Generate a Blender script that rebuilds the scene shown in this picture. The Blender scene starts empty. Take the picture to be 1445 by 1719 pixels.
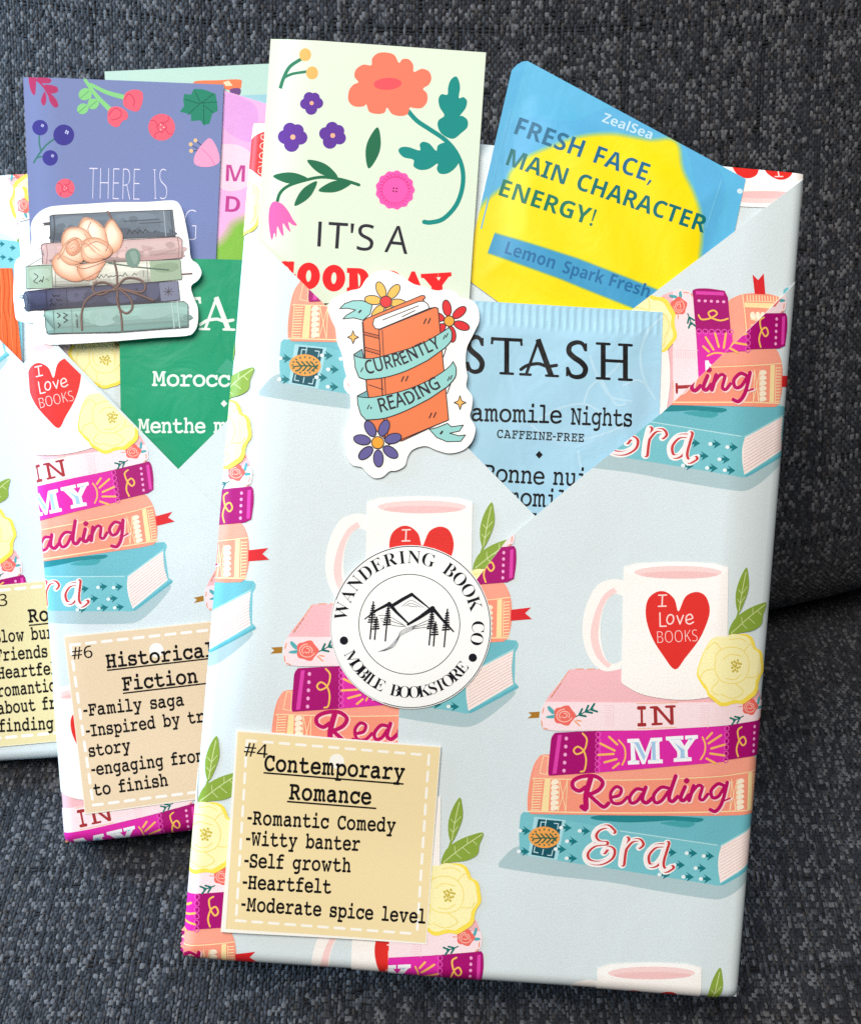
import bpy, math, random, bisect
import numpy as np
from mathutils import Vector, geometry

# ------------------------------------------------------------------ camera, world, lamps, exposure
scene = bpy.context.scene
col = scene.collection
W, H = 1445.0, 1719.0                 # the photograph's own pixel frame
FOV = math.radians(45.0)
PITCH = math.radians(40.0)
CAM_Z = 34.6                          # cm above the seat
cam_data = bpy.data.cameras.new("camera")
cam_data.sensor_fit = 'VERTICAL'
cam_data.angle = FOV
cam_data.clip_start = 0.01
cam_data.clip_end = 50.0
cam_data.dof.use_dof = True
cam_data.dof.focus_distance = 0.35
cam_data.dof.aperture_fstop = 32.0
cam = bpy.data.objects.new("camera", cam_data)
cam.location = (0, 0, CAM_Z * .01)
cam.rotation_euler = (math.pi / 2 - PITCH, 0, 0)
col.objects.link(cam)
scene.camera = cam

world = bpy.data.worlds.new("World")
scene.world = world
world.use_nodes = True
bg = world.node_tree.nodes["Background"]
bg.inputs[0].default_value = (0.80, 0.88, 1.0, 1)
bg.inputs[1].default_value = 0.05

def area(name, loc, target, size, size_y, watts, color):
    l = bpy.data.lights.new(name, 'AREA')
    l.shape = 'RECTANGLE'; l.size = size; l.size_y = size_y
    l.energy = watts; l.color = color
    o = bpy.data.objects.new(name, l)
    o.location = loc
    d = Vector(target) - Vector(loc)
    o.rotation_euler = d.to_track_quat('-Z', 'Y').to_euler()
    col.objects.link(o)
    return o
area("window_light", (-0.88, 0.51, 0.46), (-0.05, 0.40, 0.08), 0.35, 0.5, 21.0, (0.46, 0.73, 1.0))
area("room_light", (-0.30, -0.20, 1.28), (0.04, 0.26, 0.08), 0.9, 0.7, 25.5, (1.0, 0.97, 0.92))

vs = scene.view_settings
vs.view_transform = 'Standard'; vs.look = 'None'; vs.gamma = 1.0; vs.exposure = 0.0
vs.use_curve_mapping = False
scene.render.engine = 'CYCLES'
scene.cycles.use_denoising = False
scene.cycles.max_bounces = 5
random.seed(7)
rng = np.random.default_rng(11)

# ------------------------------------------------------------------ materials
ALB = 0.86
def lin(c):
    out = []
    for x in c[:3]:
        x = max(0., min(255., x)) / 255.0
        out.append((x / 12.92 if x <= .04045 else ((x + .055) / 1.055) ** 2.4) * ALB)
    return tuple(out) + (1.0,)

def print_material(name, rough, bump, scale, coat=0.0, grain=0.05, spec=0.5, wrinkle=0.0, wscale=70, crease=0.0):
    m = bpy.data.materials.new(name); m.use_nodes = True
    nt = m.node_tree; n = nt.nodes; L = nt.links
    b = n["Principled BSDF"]
    at = n.new("ShaderNodeAttribute"); at.attribute_name = "ink"
    tc = n.new("ShaderNodeTexCoord")
    nz = n.new("ShaderNodeTexNoise"); nz.inputs["Scale"].default_value = scale; nz.inputs["Detail"].default_value = 3
    L.new(tc.outputs["Object"], nz.inputs["Vector"])
    mr = n.new("ShaderNodeMapRange")
    mr.inputs["From Min"].default_value = .25; mr.inputs["From Max"].default_value = .75
    mr.inputs["To Min"].default_value = 1 - grain; mr.inputs["To Max"].default_value = 1 + grain
    L.new(nz.outputs["Fac"], mr.inputs["Value"])
    vm = n.new("ShaderNodeVectorMath"); vm.operation = 'SCALE'
    L.new(at.outputs["Color"], vm.inputs[0]); L.new(mr.outputs["Result"], vm.inputs["Scale"])
    L.new(vm.outputs["Vector"], b.inputs["Base Color"])
    b.inputs["Roughness"].default_value = rough
    b.inputs["Specular IOR Level"].default_value = spec
    b.inputs["Coat Weight"].default_value = coat
    b.inputs["Coat Roughness"].default_value = .18
    bp = n.new("ShaderNodeBump"); bp.inputs["Strength"].default_value = bump; bp.inputs["Distance"].default_value = .00012
    L.new(nz.outputs["Fac"], bp.inputs["Height"])
    last = bp
    if wrinkle:
        w = n.new("ShaderNodeTexNoise"); w.inputs["Scale"].default_value = wscale; w.inputs["Detail"].default_value = 2
        w.inputs["Distortion"].default_value = 1.5
        L.new(tc.outputs["Object"], w.inputs["Vector"])
        b2 = n.new("ShaderNodeBump"); b2.inputs["Strength"].default_value = wrinkle; b2.inputs["Distance"].default_value = .0012
        L.new(w.outputs["Fac"], b2.inputs["Height"]); L.new(bp.outputs["Normal"], b2.inputs["Normal"])
        last = b2
    if crease:
        r = n.new("ShaderNodeTexNoise"); r.noise_type = 'RIDGED_MULTIFRACTAL'
        r.inputs["Scale"].default_value = 11; r.inputs["Detail"].default_value = 1.5; r.inputs["Distortion"].default_value = .6
        L.new(tc.outputs["Object"], r.inputs["Vector"])
        pw = n.new("ShaderNodeMath"); pw.operation = 'POWER'; pw.inputs[1].default_value = 3.0
        L.new(r.outputs["Fac"], pw.inputs[0])
        b3 = n.new("ShaderNodeBump"); b3.inputs["Strength"].default_value = crease; b3.inputs["Distance"].default_value = .0005
        L.new(pw.outputs["Value"], b3.inputs["Height"]); L.new(last.outputs["Normal"], b3.inputs["Normal"])
        last = b3
    L.new(last.outputs["Normal"], b.inputs["Normal"])
    return m
M_WRAP = print_material("wrapping_paper", .5, .4, 2400, grain=.06, spec=.2, wrinkle=.30, wscale=20, crease=.22)
M_CARD = print_material("card_stock", .55, .10, 3000, grain=.02, spec=.12)
M_VINYL = print_material("sticker_vinyl", .38, .05, 1500, grain=.015, spec=.2)
M_LABEL = print_material("label_paper", .6, .15, 2500, grain=.03, spec=.12)
M_FOIL = print_material("foil_pouch", .38, .06, 900, grain=.02, spec=.2, wrinkle=.14)
M_SACHET = print_material("sachet_paper", .42, .06, 1500, grain=.02, spec=.2, wrinkle=.26)

# ------------------------------------------------------------------ camera frame and planes (all in cm)
C0 = np.array([0., 0., CAM_Z])
RIGHT = np.array([1., 0., 0.])
FWD = np.array([0., math.cos(PITCH), -math.sin(PITCH)])
UP = np.array([0., math.sin(PITCH), math.cos(PITCH)])
FPX = H / 2 / math.tan(FOV / 2)
def ray(px, py):
    return FWD + RIGHT * ((px - W / 2) / FPX) + UP * (-(py - H / 2) / FPX)
def c2w(v):                            # camera axes (x right, y up, z back) to the world's
    return RIGHT * v[0] + UP * v[1] - FWD * v[2]

class Face:
    """a real plane in the room: corner O, axes U (along the lower edge), V (up the left edge), normal N, size w x h"""
    def __init__(s, O, U, V, w, h):
        s.O = np.array(O, float); s.U = U / np.linalg.norm(U)
        V = V - s.U * np.dot(V, s.U); s.V = V / np.linalg.norm(V)
        s.N = np.cross(s.U, s.V); s.w = w; s.h = h
    def uv(s, px, py, h=0.0):
        r = ray(px, py)
        t = (np.dot(s.O - C0, s.N) + h) / np.dot(r, s.N)
        d = C0 + r * t - s.O
        return (float(np.dot(d, s.U)), float(np.dot(d, s.V)))
    def P(s, u, v, h=0.0):
        return s.O + s.U * u + s.V * v + s.N * h

def fit_quad(q, w):
    rays = [ray(*p) for p in q]
    def res(x):
        tl, tr, br, bl = [rays[i] * x[i] for i in range(4)]
        return np.array(list(((tr - tl) - (br - bl)) * 10) + [np.linalg.norm(br - bl) - w])
    x = np.full(4, 35.)
    for _ in range(40):
        r = res(x)
        J = np.array([(res(x + np.eye(4)[i] * 1e-4) - r) / 1e-4 for i in range(4)]).T
        x = x - np.linalg.lstsq(J, r, rcond=None)[0]
    return [C0 + rays[i] * x[i] for i in range(4)]

tl, tr, br, bl = fit_quad([(440, 203), (1369, 289), (1240, 1680), (304, 1611)], 15.5)
F_FRONT = Face(bl, br - bl, tl - bl, 15.5, float(np.linalg.norm(tl - bl)))

def posed(bl_px, depth, n, roll, w, top_px):
    N = np.array(n, float); N /= np.linalg.norm(N)
    U0 = np.array([1., 0, 0]) - N * N[0]; U0 /= np.linalg.norm(U0); V0 = np.cross(N, U0)
    a = math.radians(roll)
    U = U0 * math.cos(a) + V0 * math.sin(a); V = V0 * math.cos(a) - U0 * math.sin(a)
    f = Face(C0 + ray(*bl_px) * depth, c2w(U), c2w(V), w, 20)
    f.h = f.uv(*top_px)[1]
    return f
F_MID = posed((108, 1418), 39.2, (0.11, 0, 1), 4.3, 14.2, (25, 310))
F_LEFT = posed((-330, 1300), 41.6, (0.06, 0, 1), 3.0, 14.0, (40, 291))

# ------------------------------------------------------------------ flat art: polygons, strokes and lettering with a colour each
def sm(pts, closed=True, n=5):
    """a smooth curve through the points"""
    P = [np.array(p, float) for p in pts]; k = len(P); out = []
    for i in range(k if closed else k - 1):
        a = P[(i - 1) % k] if closed or i > 0 else P[i]
        b = P[i]; c = P[(i + 1) % k]
        d = P[(i + 2) % k] if closed or i + 2 < k else c
        for j in range(n):
            t = j / n
            q = .5 * ((2 * b) + (c - a) * t + (2 * a - 5 * b + 4 * c - d) * t * t + (3 * b - a - 3 * c + d) * t ** 3)
            out.append((q[0], q[1]))
    if not closed: out.append(tuple(P[-1]))
    return out
def ell(cx, cy, rx, ry=None, rot=0, n=28, a0=0, a1=360):
    ry = rx if ry is None else ry
    c, s = math.cos(math.radians(rot)), math.sin(math.radians(rot)); out = []
    full = (a1 - a0) >= 360
    for i in range(n if full else n + 1):
        a = math.radians(a0 + (a1 - a0) * i / n)
        x, y = rx * math.cos(a), ry * math.sin(a)
        out.append((cx + x * c - y * s, cy + x * s + y * c))
    return out
def area2(l):
    return sum(l[i][0] * l[(i + 1) % len(l)][1] - l[(i + 1) % len(l)][0] * l[i][1] for i in range(len(l)))

class Art:
    def __init__(s): s.items = []; s.z = (0., 0., 1.)
    def zoom(s, ox, oy, k): s.z = (ox, oy, k); return s
    def m(s, p): return (s.z[0] + p[0] / s.z[2], s.z[1] + p[1] / s.z[2])
    def put(s, tris, color, fine=None):
        if tris: s.items.append(([[s.m(p) for p in t] for t in tris], color, fine, s.z))
    def poly(s, pts, color, holes=(), fine=None):
        loops = [[Vector((p[0], p[1], 0)) for p in l] for l in [pts] + list(holes)]
        flat = [p for l in loops for p in l]
        tr = geometry.tessellate_polygon(loops)
        s.put([[(flat[i].x, flat[i].y) for i in t] for t in tr], color, fine)
    def blob(s, pts, color, n=5, fine=None): s.poly(sm(pts, True, n), color, fine=fine)
    def stroke(s, pts, w, color, smooth=True, closed=False, taper=None, cap=True):
        P = sm(pts, closed, 4) if smooth and len(pts) > 2 else list(pts)
        if closed: P = P + [P[0]]
        k = len(P); faces = []; V = []
        ws = [w * (taper(i / max(1, k - 1)) if taper else 1.0) / 2 for i in range(k)]
        def add(f):
            if area2(f) < 0: f = f[::-1]
            faces.append(list(range(len(V), len(V) + len(f)))); V.extend([Vector(p) for p in f])
        Q = [P[0]]; wq = [ws[0]]
        for p, w_ in zip(P[1:], ws[1:]):
            if math.hypot(p[0] - Q[-1][0], p[1] - Q[-1][1]) > 1e-6: Q.append(p); wq.append(w_)
        P, ws = Q, wq; k = len(P)
        if k < 2: return
        D = [((P[i + 1][0] - P[i][0]), (P[i + 1][1] - P[i][1])) for i in range(k - 1)]
        D = [(x / math.hypot(x, y), y / math.hypot(x, y)) for x, y in D]
        def off(i, d0, d1, sharp):
            n0 = (-d0[1], d0[0]); n1 = (-d1[1], d1[0])
            mx, my = n0[0] + n1[0], n0[1] + n1[1]; q = mx * n0[0] + my * n0[1]
            return (mx / q, my / q)
        joints = []
        for i in range(k - 1):
            d = D[i]; e = []
            for i_, o in ((i, i - 1), (i + 1, i + 1)):
                if o < 0 or o > k - 2:
                    if closed: o = k - 2 if o < 0 else 0
                    else: e.append((-d[1], d[0])); continue
                c = d[0] * D[o][0] + d[1] * D[o][1]
                if c < .55:
                    e.append((-d[1], d[0])); joints.append(i_)
                else: e.append(off(i_, D[o], d, False))
            (ax, ay), (bx, by) = e
            x0, y0 = P[i]; x1, y1 = P[i + 1]; a, b = ws[i], ws[i + 1]
            add([(x0 + ax * a, y0 + ay * a), (x1 + bx * b, y1 + by * b), (x1 - bx * b, y1 - by * b), (x0 - ax * a, y0 - ay * a)])
        if cap and not closed: joints += [0, k - 1]
        for i in set(joints):
            add(ell(P[i][0], P[i][1], max(ws[i], 1e-3), n=12 if w > 12 else 8, rot=7 * i))
        r = geometry.delaunay_2d_cdt(V, [], faces, 1, 1e-4)
        s.put([[(r[0][i].x, r[0][i].y) for i in f] for f, o in zip(r[2], r[5]) if o], color)
    def line(s, x0, y0, x1, y1, w, color, cap=True): s.stroke([(x0, y0), (x1, y1)], w, color, smooth=False, cap=cap)
    def outlined(s, pts, color, w, lc, smooth=True, n=5):
        q = sm(pts, True, n) if smooth else list(pts)
        s.poly(q, color); s.stroke(q, w, lc, smooth=False, closed=True)
    def glyphs(s, f, txt, gap=None):
        x = 0.; out = []
        for ch in txt:
            if ch == ' ': x += 330 if gap is not None else {'m': 525, 's': 270, 'd': 250}.get(f, 260); continue
            adv, loops = GLY[f + ch]
            if gap is not None:
                x0 = min(p[0] for l in loops for p in l); x1 = max(p[0] for l in loops for p in l)
                out.append([[(p[0] - x0 + x, p[1]) for p in l] for l in loops]); x += x1 - x0 + gap
            else:
                out.append([[(p[0] + x, p[1]) for p in l] for l in loops]); x += adv
        return out
    def text(s, f, txt, p0, p1, cap, color, bold=0.0, gap=None, shear=0.0):
        """lettering whose ink runs from p0 to p1 along its baseline, capitals `cap` high"""
        G = s.glyphs(f, txt, gap)
        xs = [p[0] for g in G for l in g for p in l]; x0, x1 = min(xs), max(xs)
        dx, dy = p1[0] - p0[0], p1[1] - p0[1]; D = math.hypot(dx, dy); ex, ey = dx / D, dy / D
        kx = D / (x1 - x0); ky = cap / CAPH[f]
        tris = []
        for g in G:
            L = []
            for l in g:
                if bold: l = embolden(l, bold)
                q = []
                for p in l:
                    a = (p[0] - x0) * kx + shear * p[1] * ky; b = p[1] * ky
                    q.append((p0[0] + ex * a + ey * b, p0[1] + ey * a - ex * b))
                L.append(q)
            tris += tess(L)
        s.put(tris, color)
    def arctext(s, f, txt, c, r, a0, a1, cap, color, bold=0., inside=False, gap=120):
        """lettering round a circle; angles in degrees on the page (0 = right, 90 = down)"""
        G = s.glyphs(f, txt, gap)
        xs = [p[0] for g in G for l in g for p in l]; x0, x1 = min(xs), max(xs); ky = cap / CAPH[f]
        tris = []
        for g in G:
            gx = [p[0] for l in g for p in l]; mid = (min(gx) + max(gx)) / 2
            a = math.radians(a0 + (a1 - a0) * (mid - x0) / (x1 - x0)); L = []
            for l in g:
                if bold: l = embolden(l, bold)
                q = []
                for p in l:
                    X = (p[0] - mid) * ky; Y = p[1] * ky
                    rr = r + Y if not inside else r - Y
                    tx, ty = (-math.sin(a), math.cos(a)) if not inside else (math.sin(a), -math.cos(a))
                    q.append((c[0] + rr * math.cos(a) + X * tx, c[1] + rr * math.sin(a) + X * ty))
                L.append(q)
            tris += tess(L)
        s.put(tris, color)

def inside(p, l):
    r = False; k = len(l)
    for i in range(k):
        a, b = l[i], l[(i + 1) % k]
        if (a[1] > p[1]) != (b[1] > p[1]) and p[0] < (b[0] - a[0]) * (p[1] - a[1]) / (b[1] - a[1]) + a[0]: r = not r
    return r
def tess(L):
    """outlines with their holes; separate outlines (the dot of an i) stay separate"""
    depth = [sum(1 for o in L if o is not l and inside(l[0], o)) for l in L]
    out = []
    for l, d in zip(L, depth):
        if d % 2: continue
        grp = [l] + [h for h, e in zip(L, depth) if e == d + 1 and inside(h[0], l)]
        loops = [[Vector((p[0], p[1], 0)) for p in q] for q in grp]
        flat = [p for q in loops for p in q]
        out += [[(flat[i].x, flat[i].y) for i in t] for t in geometry.tessellate_polygon(loops)]
    return out
def embolden(l, d):
    k = len(l); out = []
    for i in range(k):
        a, b, c = l[i - 1], l[i], l[(i + 1) % k]
        e1 = (b[0] - a[0], b[1] - a[1]); e2 = (c[0] - b[0], c[1] - b[1])
        n1 = math.hypot(*e1) or 1; n2 = math.hypot(*e2) or 1
        m = (e1[1] / n1 + e2[1] / n2, -e1[0] / n1 - e2[0] / n2); q = math.hypot(*m)
        if q < .3: out.append(b); continue
        k2 = min(1.8, 2 / q) / q * d * SGN
        out.append((b[0] + m[0] * k2, b[1] + m[1] * k2))
    return out
AL = "#$%&()*+,-./0123456789:;<=>?@ABCDEFGHIJKLMNOPQRSTUVWXYZ[]^_abcdefghijklmnopqrstuvwxyz{|}~"
GLY = {}
def load_glyphs(s):
    ix = {c: i for i, c in enumerate(AL)}; B = len(AL)
    for ln in s.strip("\n").split("\n"):
        key, d = ln[:2], ln[2:]
        num = lambda t: ix[t[0]] * B + ix[t[1]] - 1000
        loops = []
        for part in d[2:].split(" "):
            loops.append([(num(part[i:i + 2]), num(part[i + 2:i + 4])) for i in range(0, len(part), 4)])
        GLY[key] = (num(d[:2]), loops)
CAPH = {}
SGN = 1
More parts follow.
